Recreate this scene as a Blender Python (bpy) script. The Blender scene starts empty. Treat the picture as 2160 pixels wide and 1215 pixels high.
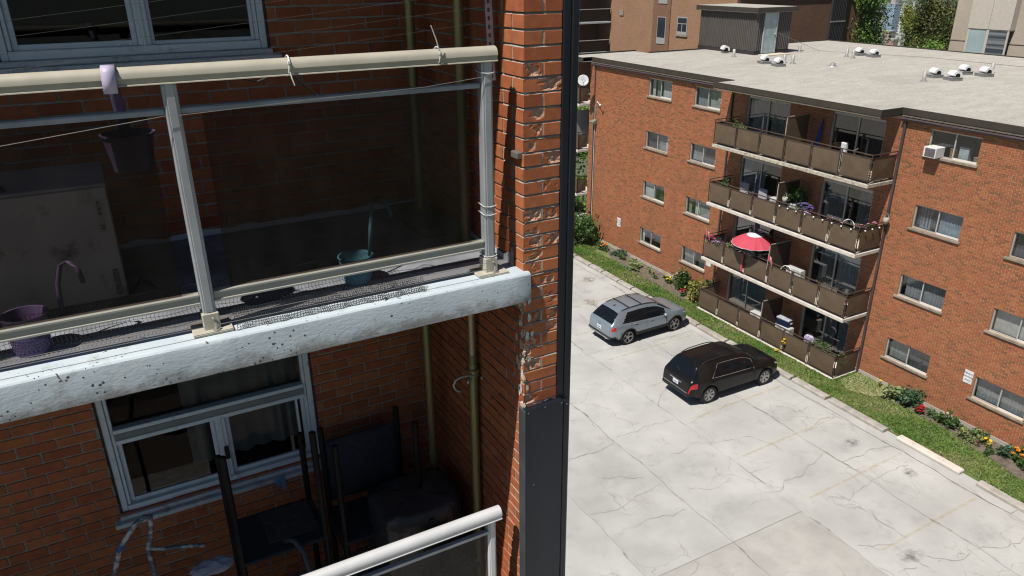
import bpy, bmesh, math, random
import numpy as np
from mathutils import Vector, Matrix
random.seed(7); RNG = np.random.default_rng(7)
R = math.radians
sc = bpy.context.scene
col = sc.collection

# ------------------------------------------------------------------ camera
CAM = Vector((0.0, 0.0, 15.56))
PITCH, YAW, ROLL = 0.40254772, 0.49477956, -0.00828475
fw = Vector((math.sin(YAW)*math.cos(PITCH), math.cos(YAW)*math.cos(PITCH), -math.sin(PITCH)))
rt = Vector((math.cos(YAW), -math.sin(YAW), 0)); up = rt.cross(fw)
r2 = rt*math.cos(ROLL)+up*math.sin(ROLL); u2 = -rt*math.sin(ROLL)+up*math.cos(ROLL)
cd = bpy.data.cameras.new('camera'); cam = bpy.data.objects.new('camera', cd); col.objects.link(cam)
cd.sensor_width = 36; cd.lens = 36*1582.97/2160; cd.clip_start = 0.05; cd.clip_end = 20000
m = Matrix((r2, u2, -fw)).transposed().to_4x4(); m.translation = CAM
cam.matrix_world = m; sc.camera = cam

# ------------------------------------------------------------------ sky, sun, exposure
SUN = Vector((-0.58, -0.17, 1.0)).normalized()          # towards the sun
w = bpy.data.worlds.new('World'); sc.world = w; w.use_nodes = True
nt = w.node_tree
sky = nt.nodes.new('ShaderNodeTexSky'); sky.sky_type = 'NISHITA'; sky.sun_disc = False
sky.sun_elevation = math.asin(SUN.z); sky.sun_rotation = math.atan2(SUN.x, SUN.y)
sky.air_density = 1.0; sky.dust_density = 0.6; sky.ozone_density = 1.0
bg = nt.nodes['Background']; bg.inputs[1].default_value = 0.052
nt.links.new(sky.outputs[0], bg.inputs[0])
sd = bpy.data.lights.new('sun', 'SUN'); sd.energy = 5.0; sd.angle = R(0.53); sd.color = (1.0, 0.95, 0.87)
so = bpy.data.objects.new('sun', sd); col.objects.link(so); so.location = (0, 0, 60)
so.rotation_euler = SUN.to_track_quat('Z', 'Y').to_euler()
vs = sc.view_settings; vs.view_transform = 'Standard'; vs.look = 'None'; vs.exposure = 0.31; vs.gamma = 1.0
vs.use_curve_mapping = False
sc.cycles.use_denoising = True; sc.cycles.max_bounces = 8; sc.cycles.transparent_max_bounces = 24
sc.cycles.diffuse_bounces = 1; sc.cycles.glossy_bounces = 3; sc.cycles.caustics_reflective = False; sc.cycles.caustics_refractive = False
sc.cycles.sample_clamp_indirect = 6.0; sc.cycles.filter_width = 1.15

# ------------------------------------------------------------------ materials
MATS = {}; ALB = 0.83          # one reflectance scale for every surface, paired with the exposure above
def mat(name, c, rough=0.7, metal=0.0, var=0.15, scale=6.0, bump=0.0, bscale=60.0, spec=0.4, c2=None, detail=6.0, stretch=None, coat=0.0, lo=0.35, hi=0.65, grime=None):
    """Principled surface whose colour drifts between c*(1-var) and c*(1+var), or c and c2, by noise in world space."""
    if name in MATS: return MATS[name]
    c = [q*ALB for q in c]; c2 = [q*ALB for q in c2] if c2 else None
    if grime: grime = ([q*ALB for q in grime[0]], *grime[1:])
    ma = bpy.data.materials.new(name); ma.use_nodes = True; MATS[name] = ma
    n = ma.node_tree.nodes; l = ma.node_tree.links; p = n['Principled BSDF']
    p.inputs['Roughness'].default_value = rough; p.inputs['Metallic'].default_value = metal
    p.inputs['Specular IOR Level'].default_value = spec; p.inputs['Coat Weight'].default_value = coat
    g = n.new('ShaderNodeNewGeometry'); src = g.outputs['Position']
    if stretch:
        mp = n.new('ShaderNodeMapping'); mp.inputs['Scale'].default_value = stretch; l.new(src, mp.inputs[0]); src = mp.outputs[0]
    no = n.new('ShaderNodeTexNoise'); no.inputs['Scale'].default_value = scale; no.inputs['Detail'].default_value = detail; l.new(src, no.inputs['Vector'])
    ra = n.new('ShaderNodeValToRGB'); ra.color_ramp.elements[0].position = lo; ra.color_ramp.elements[1].position = hi
    a = [max(0, x*(1-var)) for x in c]; b = [min(1, x*(1+var)) for x in c]
    if c2: a, b = list(c), list(c2)
    ra.color_ramp.elements[0].color = (*a, 1); ra.color_ramp.elements[1].color = (*b, 1)
    l.new(no.outputs['Fac'], ra.inputs[0]); out = ra.outputs[0]
    if grime:
        gc, gs, g0, g1 = grime
        n2 = n.new('ShaderNodeTexNoise'); n2.inputs['Scale'].default_value = gs; n2.inputs['Detail'].default_value = 8; n2.inputs['Roughness'].default_value = 0.65; l.new(src, n2.inputs['Vector'])
        r3 = n.new('ShaderNodeMapRange'); r3.inputs[1].default_value = g0; r3.inputs[2].default_value = g1; l.new(n2.outputs['Fac'], r3.inputs[0])
        mx = n.new('ShaderNodeMixRGB'); mx.inputs[2].default_value = (*gc, 1); l.new(r3.outputs[0], mx.inputs[0]); l.new(out, mx.inputs[1]); out = mx.outputs[0]
    l.new(out, p.inputs['Base Color'])
    if bump:
        nb = n.new('ShaderNodeTexNoise'); nb.inputs['Scale'].default_value = bscale; nb.inputs['Detail'].default_value = 5; l.new(g.outputs['Position'], nb.inputs['Vector'])
        bu = n.new('ShaderNodeBump'); bu.inputs['Strength'].default_value = min(1, bump); bu.inputs['Distance'].default_value = 0.01; l.new(nb.outputs['Fac'], bu.inputs['Height']); l.new(bu.outputs[0], p.inputs['Normal'])
    return ma

def mat_pieces(name, cols, attr=None, rough=0.85, var=0.18, scale=30.0, bump=0.25, bscale=120.0, blotch=None):
    """Many alike pieces (bricks, leaves): each piece takes its own colour from a ramp, by object or by a face attribute."""
    if name in MATS: return MATS[name]
    cols = [tuple(q*ALB for q in c) for c in cols]
    ma = bpy.data.materials.new(name); ma.use_nodes = True; MATS[name] = ma
    n = ma.node_tree.nodes; l = ma.node_tree.links; p = n['Principled BSDF']
    p.inputs['Roughness'].default_value = rough; p.inputs['Specular IOR Level'].default_value = 0.25
    if attr: at = n.new('ShaderNodeAttribute'); at.attribute_name = attr; f = at.outputs['Fac']
    else: oi = n.new('ShaderNodeObjectInfo'); f = oi.outputs['Random']
    ra = n.new('ShaderNodeValToRGB'); ra.color_ramp.interpolation = 'LINEAR'; e = ra.color_ramp.elements
    while len(e) < len(cols): e.new(0.5)
    for i, c in enumerate(cols): e[i].position = i/(len(cols)-1); e[i].color = (*c, 1)
    l.new(f, ra.inputs[0])
    g = n.new('ShaderNodeNewGeometry'); no = n.new('ShaderNodeTexNoise'); no.inputs['Scale'].default_value = scale; no.inputs['Detail'].default_value = 5; l.new(g.outputs['Position'], no.inputs['Vector'])
    mr = n.new('ShaderNodeMapRange'); mr.inputs[1].default_value = 0.3; mr.inputs[2].default_value = 0.7; mr.inputs[3].default_value = 1-var; mr.inputs[4].default_value = 1+var; l.new(no.outputs['Fac'], mr.inputs[0])
    mx = n.new('ShaderNodeMixRGB'); mx.blend_type = 'MULTIPLY'; mx.inputs[0].default_value = 1; l.new(ra.outputs[0], mx.inputs[1]); l.new(mr.outputs[0], mx.inputs[2]); out = mx.outputs[0]
    if blotch:
        bc, bs, b0, b1 = blotch
        n2 = n.new('ShaderNodeTexNoise'); n2.inputs['Scale'].default_value = bs; n2.inputs['Detail'].default_value = 7; l.new(g.outputs['Position'], n2.inputs['Vector'])
        r3 = n.new('ShaderNodeMapRange'); r3.inputs[1].default_value = b0; r3.inputs[2].default_value = b1; l.new(n2.outputs['Fac'], r3.inputs[0])
        m2 = n.new('ShaderNodeMixRGB'); m2.inputs[2].default_value = (*bc, 1); l.new(r3.outputs[0], m2.inputs[0]); l.new(out, m2.inputs[1]); out = m2.outputs[0]
    l.new(out, p.inputs['Base Color'])
    if bump:
        nb = n.new('ShaderNodeTexNoise'); nb.inputs['Scale'].default_value = bscale; l.new(g.outputs['Position'], nb.inputs['Vector'])
        bu = n.new('ShaderNodeBump'); bu.inputs['Strength'].default_value = bump; bu.inputs['Distance'].default_value = 0.006; l.new(nb.outputs['Fac'], bu.inputs['Height']); l.new(bu.outputs[0], p.inputs['Normal'])
    return ma

def mat_leaf(name, cols, attr='tint', trans=0.3):
    ma = mat_pieces(name, cols, attr, rough=0.55, var=0.2, scale=3.0, bump=0)
    n = ma.node_tree.nodes; l = ma.node_tree.links; p = n['Principled BSDF']
    if any(x.type == 'MIX_SHADER' for x in n): return ma
    tr = n.new('ShaderNodeBsdfTranslucent'); mx = n.new('ShaderNodeMixShader'); mx.inputs[0].default_value = trans
    src = p.inputs['Base Color'].links[0].from_socket
    l.new(src, tr.inputs[0]); l.new(p.outputs[0], mx.inputs[1]); l.new(tr.outputs[0], mx.inputs[2]); l.new(mx.outputs[0], n['Material Output'].inputs[0])
    return ma

def mat_glass(name, tint=(0.8, 0.85, 0.87), refl=0.12, rough=0.02):
    """Thin pane: lets tinted light through, mirrors more at glancing angles."""
    if name in MATS: return MATS[name]
    ma = bpy.data.materials.new(name); ma.use_nodes = True; MATS[name] = ma
    n = ma.node_tree.nodes; l = ma.node_tree.links; n.remove(n['Principled BSDF'])
    t = n.new('ShaderNodeBsdfTransparent'); t.inputs[0].default_value = (*tint, 1)
    g = n.new('ShaderNodeBsdfGlossy'); g.inputs['Roughness'].default_value = rough
    lw = n.new('ShaderNodeLayerWeight'); lw.inputs[0].default_value = 0.25
    mr = n.new('ShaderNodeMapRange'); mr.inputs[3].default_value = refl*0.45; mr.inputs[4].default_value = min(1, refl*4); l.new(lw.outputs['Facing'], mr.inputs[0])
    mx = n.new('ShaderNodeMixShader'); l.new(mr.outputs[0], mx.inputs[0]); l.new(t.outputs[0], mx.inputs[1]); l.new(g.outputs[0], mx.inputs[2]); l.new(mx.outputs[0], n['Material Output'].inputs[0])
    return ma

# ------------------------------------------------------------------ mesh building
class MB:
    def __init__(s): s.v = []; s.f = []; s.t = []; s.mi = []; s.tag = 0.5; s.m = 0
    def add(s, vs, fs):
        o = len(s.v); s.v += [tuple(q) for q in vs]
        for f in fs: s.f.append(tuple(i+o for i in f)); s.t.append(s.tag); s.mi.append(s.m)
        return s
    def box(s, x0, x1, y0, y1, z0, z1, M=None):
        vs = [(x0,y0,z0),(x1,y0,z0),(x1,y1,z0),(x0,y1,z0),(x0,y0,z1),(x1,y0,z1),(x1,y1,z1),(x0,y1,z1)]
        if M is not None: vs = [M @ Vector(q) for q in vs]
        return s.add(vs, [(0,3,2,1),(4,5,6,7),(0,1,5,4),(1,2,6,5),(2,3,7,6),(3,0,4,7)])
    def bbox(s, x0, x1, y0, y1, z0, z1, b=0.01, M=None):
        """box with chamfered edges"""
        b = min(b, (x1-x0)*.45, (y1-y0)*.45, (z1-z0)*.45)
        bm = bmesh.new(); bmesh.ops.create_cube(bm, size=1)
        for q in bm.verts: q.co = Vector(((x0+x1)/2+q.co.x*(x1-x0), (y0+y1)/2+q.co.y*(y1-y0), (z0+z1)/2+q.co.z*(z1-z0)))
        bmesh.ops.bevel(bm, geom=bm.edges[:], offset=b, segments=1, affect='EDGES', profile=0.5)
        vs = [(M @ q.co) if M is not None else q.co.copy() for q in bm.verts]; bm.verts.index_update()
        fs = [tuple(q.index for q in f.verts) for f in bm.faces]; bm.free(); return s.add(vs, fs)
    def tube(s, path, r, n=8, cap=True, closed=False):
        P = [Vector(q) for q in path]; k = len(P); rr = r if isinstance(r, (list, tuple)) else [r]*k
        rings = []; prev = None
        for i in range(k):
            if closed: d = P[(i+1) % k]-P[i-1]
            else: d = (P[min(i+1, k-1)]-P[max(i-1, 0)])
            d = d.normalized() if d.length > 1e-9 else Vector((0, 0, 1))
            a = prev-d*prev.dot(d) if prev is not None else d.orthogonal()
            if a.length < 1e-6: a = d.orthogonal()
            a.normalize(); prev = a; b = d.cross(a)
            rings.append([P[i]+(a*math.cos(2*math.pi*j/n)+b*math.sin(2*math.pi*j/n))*rr[i] for j in range(n)])
        vs = [q for g in rings for q in g]; fs = []
        for i in range(k if closed else k-1):
            i2 = (i+1) % k
            for j in range(n): fs.append((i*n+j, i*n+(j+1) % n, i2*n+(j+1) % n, i2*n+j))
        if cap and not closed: fs += [tuple(range(n))[::-1], tuple(range((k-1)*n, k*n))]
        return s.add(vs, fs)
    def cyl(s, p0, p1, r0, r1=None, n=12): return s.tube([p0, p1], [r0, r0 if r1 is None else r1], n)
    def lathe(s, prof, c=(0, 0, 0), n=20, M=None, a0=0, a1=2*math.pi):
        """prof: (radius, height) pairs turned about z"""
        full = abs(a1-a0-2*math.pi) < 1e-6; k = n if full else n+1; vs = []
        for (r, z) in prof:
            for j in range(k):
                a = a0+(a1-a0)*j/n; q = Vector((r*math.cos(a), r*math.sin(a), z)); q = (M @ q) if M is not None else q; vs.append(q+Vector(c))
        fs = []
        for i in range(len(prof)-1):
            for j in range(n): fs.append((i*k+j, i*k+(j+1) % k, (i+1)*k+(j+1) % k, (i+1)*k+j))
        return s.add(vs, fs)
    def poly(s, pts): return s.add(pts, [tuple(range(len(pts)))])
    def prism(s, pts, d):
        """extrude a planar polygon by the vector d"""
        n = len(pts); d = Vector(d); a = [Vector(q) for q in pts]; b = [q+d for q in a]
        return s.add(a+b, [tuple(range(n))[::-1], tuple(range(n, 2*n))]+[(i, (i+1) % n, n+(i+1) % n, n+i) for i in range(n)])
    def strip(s, pts, wd, z=None, jit=0.0):
        """flat ribbon along a ground polyline"""
        P = [Vector((q[0], q[1])) for q in pts]; vs = []
        for i, q in enumerate(P):
            d = P[min(i+1, len(P)-1)]-P[max(i-1, 0)]; d.normalize(); nn = Vector((-d.y, d.x)); ww = wd*(1+random.uniform(-jit, jit))/2
            vs += [(q.x+nn.x*ww, q.y+nn.y*ww, z), (q.x-nn.x*ww, q.y-nn.y*ww, z)]
        return s.add(vs, [(2*i, 2*i+1, 2*i+3, 2*i+2) for i in range(len(P)-1)])
    def sphere(s, c, r, n=12, k=8, sq=(1, 1, 1)):
        pr = [(math.sin(math.pi*i/k)*r, -math.cos(math.pi*i/k)*r) for i in range(k+1)]; pr[0] = (1e-4, pr[0][1]); pr[-1] = (1e-4, pr[-1][1])
        return s.lathe(pr, c, n, Matrix.Diagonal((*sq, 1)))
    def quads(s, C, A, B, tags=None):
        """numpy: quads centred at C with half-axes A, B"""
        o = len(s.v); V = np.stack([C-A-B, C+A-B, C+A+B, C-A+B], 1).reshape(-1, 3); s.v += [tuple(q) for q in V.tolist()]
        for i in range(len(C)): s.f.append((o+4*i, o+4*i+1, o+4*i+2, o+4*i+3)); s.t.append(s.tag if tags is None else float(tags[i])); s.mi.append(s.m)
        return s
    def mesh(s, name, mats, smooth=False, tint=False):
        me = bpy.data.meshes.new(name); me.from_pydata(s.v, [], s.f)
        for q in (mats if isinstance(mats, (list, tuple)) else [mats]): me.materials.append(q)
        if any(s.mi): me.polygons.foreach_set('material_index', s.mi)
        if tint: a = me.attributes.new('tint', 'FLOAT', 'FACE'); a.data.foreach_set('value', s.t)
        if smooth: me.polygons.foreach_set('use_smooth', [True]*len(s.f))
        me.update(); return me
    def obj(s, name, mats, parent=None, smooth=False, tint=False, edge=None, **kw):
        o = bpy.data.objects.new(name, s.mesh(name, mats, smooth, tint)); col.objects.link(o)
        if parent is not None: o.parent = parent
        if edge is not None and smooth:
            bm = bmesh.new(); bm.from_mesh(o.data)
            for e in bm.edges:
                if len(e.link_faces) == 2 and e.calc_face_angle(0) > edge: e.smooth = False
            bm.to_mesh(o.data); bm.free()
        for k, q in kw.items(): o[k] = q
        return o
def thing(name, label, cat, loc=(0, 0, 0), rz=0.0, group=None):
    o = bpy.data.objects.new(name, None); col.objects.link(o); o.location = loc; o.rotation_euler = (0, 0, rz); o.empty_display_size = 0.2
    o['label'] = label; o['category'] = cat
    if group: o['group'] = group
    return o
def tag(o, label, cat, group=None):
    o['label'] = label; o['category'] = cat
    if group: o['group'] = group
    return o
def inst(me, name, parent, loc=(0, 0, 0), rot=(0, 0, 0), scl=(1, 1, 1)):
    o = bpy.data.objects.new(name, me); col.objects.link(o); o.parent = parent; o.location = loc; o.rotation_euler = rot; o.scale = scl; return o
def copy_tree(o, parent=None):
    c = o.copy(); col.objects.link(c); c.parent = parent
    for ch in list(o.children): copy_tree(ch, c)
    return c
def leaves(mb, c, rad, n, size, shell=0.55, flat=0.0, seed=0, lump=0.25):
    """leaf-sized quads through an ellipsoid's volume, thickened into clumps"""
    g = np.random.default_rng(seed); c = np.array(c, float); rad = np.array(rad, float)
    k = max(4, int(n/45)); d = g.normal(size=(k, 3)); d /= np.linalg.norm(d, axis=1)[:, None]; cc = d*(shell+(1-shell)*g.random((k, 1)))*rad
    w_ = g.integers(0, k, n); C = cc[w_]+g.normal(size=(n, 3))*rad*lump
    N = g.normal(size=(n, 3)); N[:, 2] += flat; N /= np.linalg.norm(N, axis=1)[:, None]
    A = np.cross(N, g.normal(size=(n, 3))); A /= np.linalg.norm(A, axis=1)[:, None]; B = np.cross(N, A)
    sz = size*(0.6+0.8*g.random((n, 1))); tg = np.clip(0.5+0.22*g.normal(size=k)[w_]+0.15*g.normal(size=n), 0, 1)
    mb.quads(C+c, A*sz*0.5, B*sz*0.32, tg); return mb
# ================================================================== GROUND, LOT, LAWN
# the ground: flat round the buildings, falling away down the escarpment to the city plain
def terrain_z(x, y):
    s = math.hypot(x-20, y-20); t = min(1, max(0, (s-75)/230)); t = t*t*(3-2*t)
    return -0.06-98*t+3.0*t*math.sin(x*0.011)*math.cos(y*0.013)
gm = MB(); rs = [0, 20, 40, 60, 75, 90, 110, 135, 165, 200, 240, 280, 320, 420, 600, 900, 1300, 1900, 2800, 4200, 6500, 10000, 15000]; na = 64
gv = []; 
for r_ in rs:
    for j in range(na): a = 2*math.pi*j/na; x, y = 20+r_*math.cos(a), 20+r_*math.sin(a); gv.append((x, y, terrain_z(x, y)))
gf = [(i*na+j, (i+1)*na+j, (i+1)*na+(j+1) % na, i*na+(j+1) % na) for i in range(len(rs)-1) for j in range(na)]
gm.add(gv, gf)
gm.obj('ground', mat('ground_green', (0.07, 0.10, 0.045), 0.95, var=0.4, scale=0.02, c2=(0.11, 0.115, 0.08), detail=12), None, True, kind='structure')

CONC = mat('lot_concrete', (0.43, 0.425, 0.41), 0.9, c2=(0.505, 0.50, 0.485), scale=0.55, detail=9, bump=0.15, bscale=90, grime=((0.35, 0.345, 0.33), 1.3, 0.54, 0.85))
CONC2 = mat('lot_concrete_b', (0.415, 0.41, 0.395), 0.9, c2=(0.495, 0.49, 0.475), scale=0.8, detail=9, bump=0.15, bscale=90, grime=((0.38, 0.37, 0.345), 0.9, 0.55, 0.82))
PINK = mat('lot_patch', (0.395, 0.38, 0.357), 0.92, c2=(0.465, 0.45, 0.425), scale=1.2, detail=10, bump=0.2, bscale=70, grime=((0.33, 0.315, 0.30), 0.8, 0.52, 0.8))
DIRT = mat('joint_dirt', (0.25, 0.23, 0.20), 0.95, var=0.35, scale=5)
def crackle(ma):
    n = ma.node_tree.nodes; l = ma.node_tree.links; p = n['Principled BSDF']; src = p.inputs['Base Color'].links[0].from_socket; g = n.new('ShaderNodeNewGeometry')
    nz = n.new('ShaderNodeTexNoise'); nz.inputs['Scale'].default_value = 2.2; nz.inputs['Detail'].default_value = 6; l.new(g.outputs['Position'], nz.inputs['Vector']); va = n.new('ShaderNodeVectorMath'); va.operation = 'MULTIPLY_ADD'; va.inputs[1].default_value = (.55, .55, 0); l.new(nz.outputs['Color'], va.inputs[0]); l.new(g.outputs['Position'], va.inputs[2])
    v = n.new('ShaderNodeTexVoronoi'); v.feature = 'DISTANCE_TO_EDGE'; v.inputs['Scale'].default_value = .8; l.new(va.outputs[0], v.inputs['Vector']); mr = n.new('ShaderNodeMapRange'); mr.inputs[1].default_value = .0015; mr.inputs[2].default_value = .009; mr.inputs[3].default_value = 1; mr.inputs[4].default_value = 0; l.new(v.outputs['Distance'], mr.inputs[0])
    n2 = n.new('ShaderNodeTexNoise'); n2.inputs['Scale'].default_value = .45; n2.inputs['Detail'].default_value = 4; l.new(g.outputs['Position'], n2.inputs['Vector']); m2 = n.new('ShaderNodeMapRange'); m2.inputs[1].default_value = .5; m2.inputs[2].default_value = .62; m2.inputs[4].default_value = .75; l.new(n2.outputs['Fac'], m2.inputs[0]); mu = n.new('ShaderNodeMath'); mu.operation = 'MULTIPLY'; l.new(mr.outputs[0], mu.inputs[0]); l.new(m2.outputs[0], mu.inputs[1])
    # broad drifts of tyre grime
    n3 = n.new('ShaderNodeTexNoise'); n3.inputs['Scale'].default_value = .22; n3.inputs['Detail'].default_value = 9; n3.inputs['Roughness'].default_value = .62; l.new(g.outputs['Position'], n3.inputs['Vector']); m3 = n.new('ShaderNodeMapRange'); m3.inputs[1].default_value = .35; m3.inputs[2].default_value = .7; m3.inputs[3].default_value = .88; m3.inputs[4].default_value = 1.08; l.new(n3.outputs['Fac'], m3.inputs[0]); ml = n.new('ShaderNodeMixRGB'); ml.blend_type = 'MULTIPLY'; ml.inputs[0].default_value = 1; l.new(src, ml.inputs[1]); l.new(m3.outputs[0], ml.inputs[2])
    n4 = n.new('ShaderNodeTexNoise'); n4.inputs['Scale'].default_value = 55; n4.inputs['Detail'].default_value = 3; l.new(g.outputs['Position'], n4.inputs['Vector']); m4 = n.new('ShaderNodeMapRange'); m4.inputs[1].default_value = .3; m4.inputs[2].default_value = .7; m4.inputs[3].default_value = .94; m4.inputs[4].default_value = 1.05; l.new(n4.outputs['Fac'], m4.inputs[0]); m5 = n.new('ShaderNodeMixRGB'); m5.blend_type = 'MULTIPLY'; m5.inputs[0].default_value = 1; l.new(ml.outputs[0], m5.inputs[1]); l.new(m4.outputs[0], m5.inputs[2])
    mx = n.new('ShaderNodeMixRGB'); mx.inputs[2].default_value = (.235, .22, .195, 1); l.new(mu.outputs[0], mx.inputs[0]); l.new(m5.outputs[0], mx.inputs[1]); l.new(mx.outputs[0], p.inputs['Base Color'])
for q in (CONC, CONC2, PINK): crackle(q)
lot = MB().box(-40, 22.94, -20, 70, -0.30, -0.012).obj('parking_lot', DIRT, None, kind='structure')
XJ = [4.7, 7.8, 10.83, 13.87, 16.72, 19.89, 22.2, 22.92]
YJ = {0: [-12, 3, 12.2, 24, 36, 60], 1: [-12, 3, 12.2, 26, 40, 60], 2: [-12, 4, 12.2, 21, 34, 60], 3: [-12, 3.5, 12.2, 25, 37, 60], 4: [-12, 6, 24, 41, 60], 5: [-12, 5, 23.6, 42, 60], 6: [-12, 9, 20, 31, 45, 60]}
def wob(a, b, fixed, along_y, n):
    out = []
    for i in range(n+1):
        t = a+(b-a)*i/n; w_ = 0.035*math.sin(t*1.7+fixed*3.1)+0.022*math.sin(t*5.3+fixed)+random.uniform(-.006, .006)
        out.append((fixed+w_, t) if along_y else (t, fixed+w_*0.8))
    return out
random.seed(11)
edgeX = {x: (lambda x: (lambda t: x+0.035*math.sin(t*1.7+x*3.1)+0.022*math.sin(t*5.3+x)))(x) for x in XJ}
edgeX[22.92] = lambda t: 22.92
for i in range(len(XJ)-1):
    ys = YJ[i]
    for k in range(len(ys)-1):
        g_ = random.uniform(0.004, 0.011); a, b = ys[k]+g_, ys[k+1]-g_; n = max(4, int((b-a)/0.35))
        L_ = [(edgeX[XJ[i]](a+(b-a)*q/n)+g_, a+(b-a)*q/n) for q in range(n+1)]; R_ = [(edgeX[XJ[i+1]](a+(b-a)*q/n)-g_*0.8, a+(b-a)*q/n) for q in range(n+1)]
        mb = MB(); vs_ = []
        for (p, q) in zip(L_, R_): vs_ += [(p[0], p[1], 0), (q[0], q[1], 0)]
        mb.add(vs_, [(2*j, 2*j+1, 2*j+3, 2*j+2) for j in range(n)])
        dz = random.uniform(-0.006, 0.004)
        pink = b < 12.3 and a > 2.9 and 10 < XJ[i] < 16
        o = mb.obj('concrete_slab', PINK if pink else random.choice((CONC, CONC2)), lot); o.location.z = dz
# cracks, filled with dirt, as they run across the lot
CR = {
'ca':[(14.0,18.2),(14.52,18.23),(14.94,18.16),(15.57,18.26),(16.05,18.16),(16.6,18.14)],'cb':[(11.66,17.87),(12.18,17.92),(12.67,17.9),(13.23,17.89),(13.64,17.97),(13.9,18.2)],
'cc':[(16.74,17.72),(17.25,17.72),(17.68,17.71),(18.1,17.6),(18.71,17.86),(19.33,17.94),(19.7,17.92)],'cd':[(16.76,16.44),(17.18,16.21),(17.65,16.11),(18.26,15.98),(18.41,15.63),(18.62,15.2),(18.66,14.81)],
'ce':[(10.88,15.24),(11.3,15.12),(11.69,15.03),(12.08,15.09),(12.57,15.2),(12.98,15.27),(13.53,15.35),(13.76,15.4)],'cf':[(11.76,14.13),(12.14,14.18),(12.49,14.18),(12.9,14.11),(13.1,13.93),(13.35,14.02),(13.65,14.02)],
'cg':[(14.37,14.71),(14.67,14.63),(15.11,14.34),(15.52,14.42),(15.9,14.48),(16.19,14.54)],'ch':[(16.4,13.45),(16.74,13.26),(17.06,13.25),(17.21,13.39),(17.81,13.5),(18.2,13.47),(18.65,13.69),(19.26,13.83),(19.71,13.97)],
'ck':[(12.92,19.97),(13.42,19.92),(13.75,19.91)],'cl':[(14.94,16.38),(15.22,16.48),(15.84,16.49),(16.28,16.61)],'cm':[(14.07,13.87),(14.37,13.86)],'cn':[(15.54,13.17),(15.99,13.17),(16.32,13.11)],
'co':[(13.93,12.19),(14.09,12.76),(14.04,13.09),(13.97,13.28)],'cp':[(13.98,16.39),(14.36,16.22),(14.56,16.65),(14.39,16.84)],'cq':[(16.65,14.43),(17.12,14.35),(17.76,14.37)],
'cr':[(19.91,13.33),(20.48,13.3),(20.98,13.27),(21.3,13.34),(21.61,13.22),(22.13,13.13),(22.25,12.87),(22.28,12.54)],'cs':[(19.84,12.15),(20.35,12.14),(20.89,12.21),(21.33,12.2),(21.67,12.1)],
'ct':[(19.84,12.15),(19.4,12.09),(18.89,12.03),(18.55,11.87),(18.38,11.84)],'cu':[(18.35,12.28),(18.44,11.89),(18.44,11.44),(18.5,11.17),(18.42,10.89),(18.23,10.54),(17.87,10.37)],
'cv':[(18.05,12.49),(18.06,12.15),(17.91,11.85),(18.11,11.62),(18.42,11.37)],'cw':[(18.62,11.26),(18.42,10.74),(18.47,10.41),(18.47,10.11),(18.49,9.87)],
'cx':[(16.95,10.37),(17.32,10.1),(17.91,9.84),(17.88,9.58),(17.91,9.22),(17.94,8.87),(17.95,8.6)],'cy':[(18.31,9.13),(18.54,8.87),(18.74,8.69),(19.17,8.52),(19.67,8.65),(20.09,8.56),(20.26,8.4),(20.52,8.25),(21.01,8.19),(21.5,8.21)],
'cz':[(17.02,9.05),(17.38,9.08),(17.66,8.95)],'db':[(19.82,23.69),(19.47,23.1),(19.4,22.59),(19.61,22.36),(19.82,22.14),(20.25,22.11)],'dc':[(22.19,23.42),(21.65,23.49),(21.19,23.51),(20.67,23.45),(20.03,23.81)],
'dd':[(16.53,21.77),(16.28,21.34),(15.7,21.03),(15.58,21.0)],'df':[(17.81,20.02),(17.27,19.79),(16.9,19.4),(16.71,19.04)],'dg':[(18.63,27.72),(18.57,27.1),(18.51,26.74)],
'dh':[(20.18,15.18),(20.52,15.21),(21.15,15.42),(21.83,15.45)],'di':[(22.02,15.82),(22.07,15.38),(22.11,15.01),(21.98,14.51)],
'e2':[(20.0,30.6),(20.8,31.1),(21.6,30.9),(22.1,31.3)],'e3':[(16.7,31.6),(17.6,31.2),(18.5,31.5),(19.6,31.3)],
'e5':[(14.6,20.6),(15.0,19.9),(14.8,19.3),(15.1,18.7),(14.9,18.2)],'e6':[(20.6,17.0),(21.0,16.5),(20.8,16.0),(21.2,15.6)],'e7':[(12.1,16.9),(12.5,16.4),(12.9,16.3),(13.5,15.9)]}
random.seed(5); cm = MB()
def fractal(pts, it=2, amp=0.16):
    P = [Vector(q) for q in pts]
    for _ in range(it):
        Q = [P[0]]
        for a, b in zip(P, P[1:]):
            d = b-a; nn = Vector((-d.y, d.x)); Q += [(a+b)/2+nn*random.uniform(-amp, amp), b]
        P = Q
    return P
for k, pts in CR.items():
    P = fractal(pts); cm.strip(P, random.choice((0.007, 0.011, 0.015)), 0.0085, 0.8)
    for _ in range(max(1, len(pts)//2)):
        q = random.choice(P); a = random.uniform(0, 6.28); ln = random.uniform(0.25, 0.7); cm.strip(fractal([q, q+Vector((math.cos(a), math.sin(a)))*ln*.5, q+Vector((math.cos(a+.4), math.sin(a+.4)))*ln], 2, .25), 0.006, 0.0089, 0.6)
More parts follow.
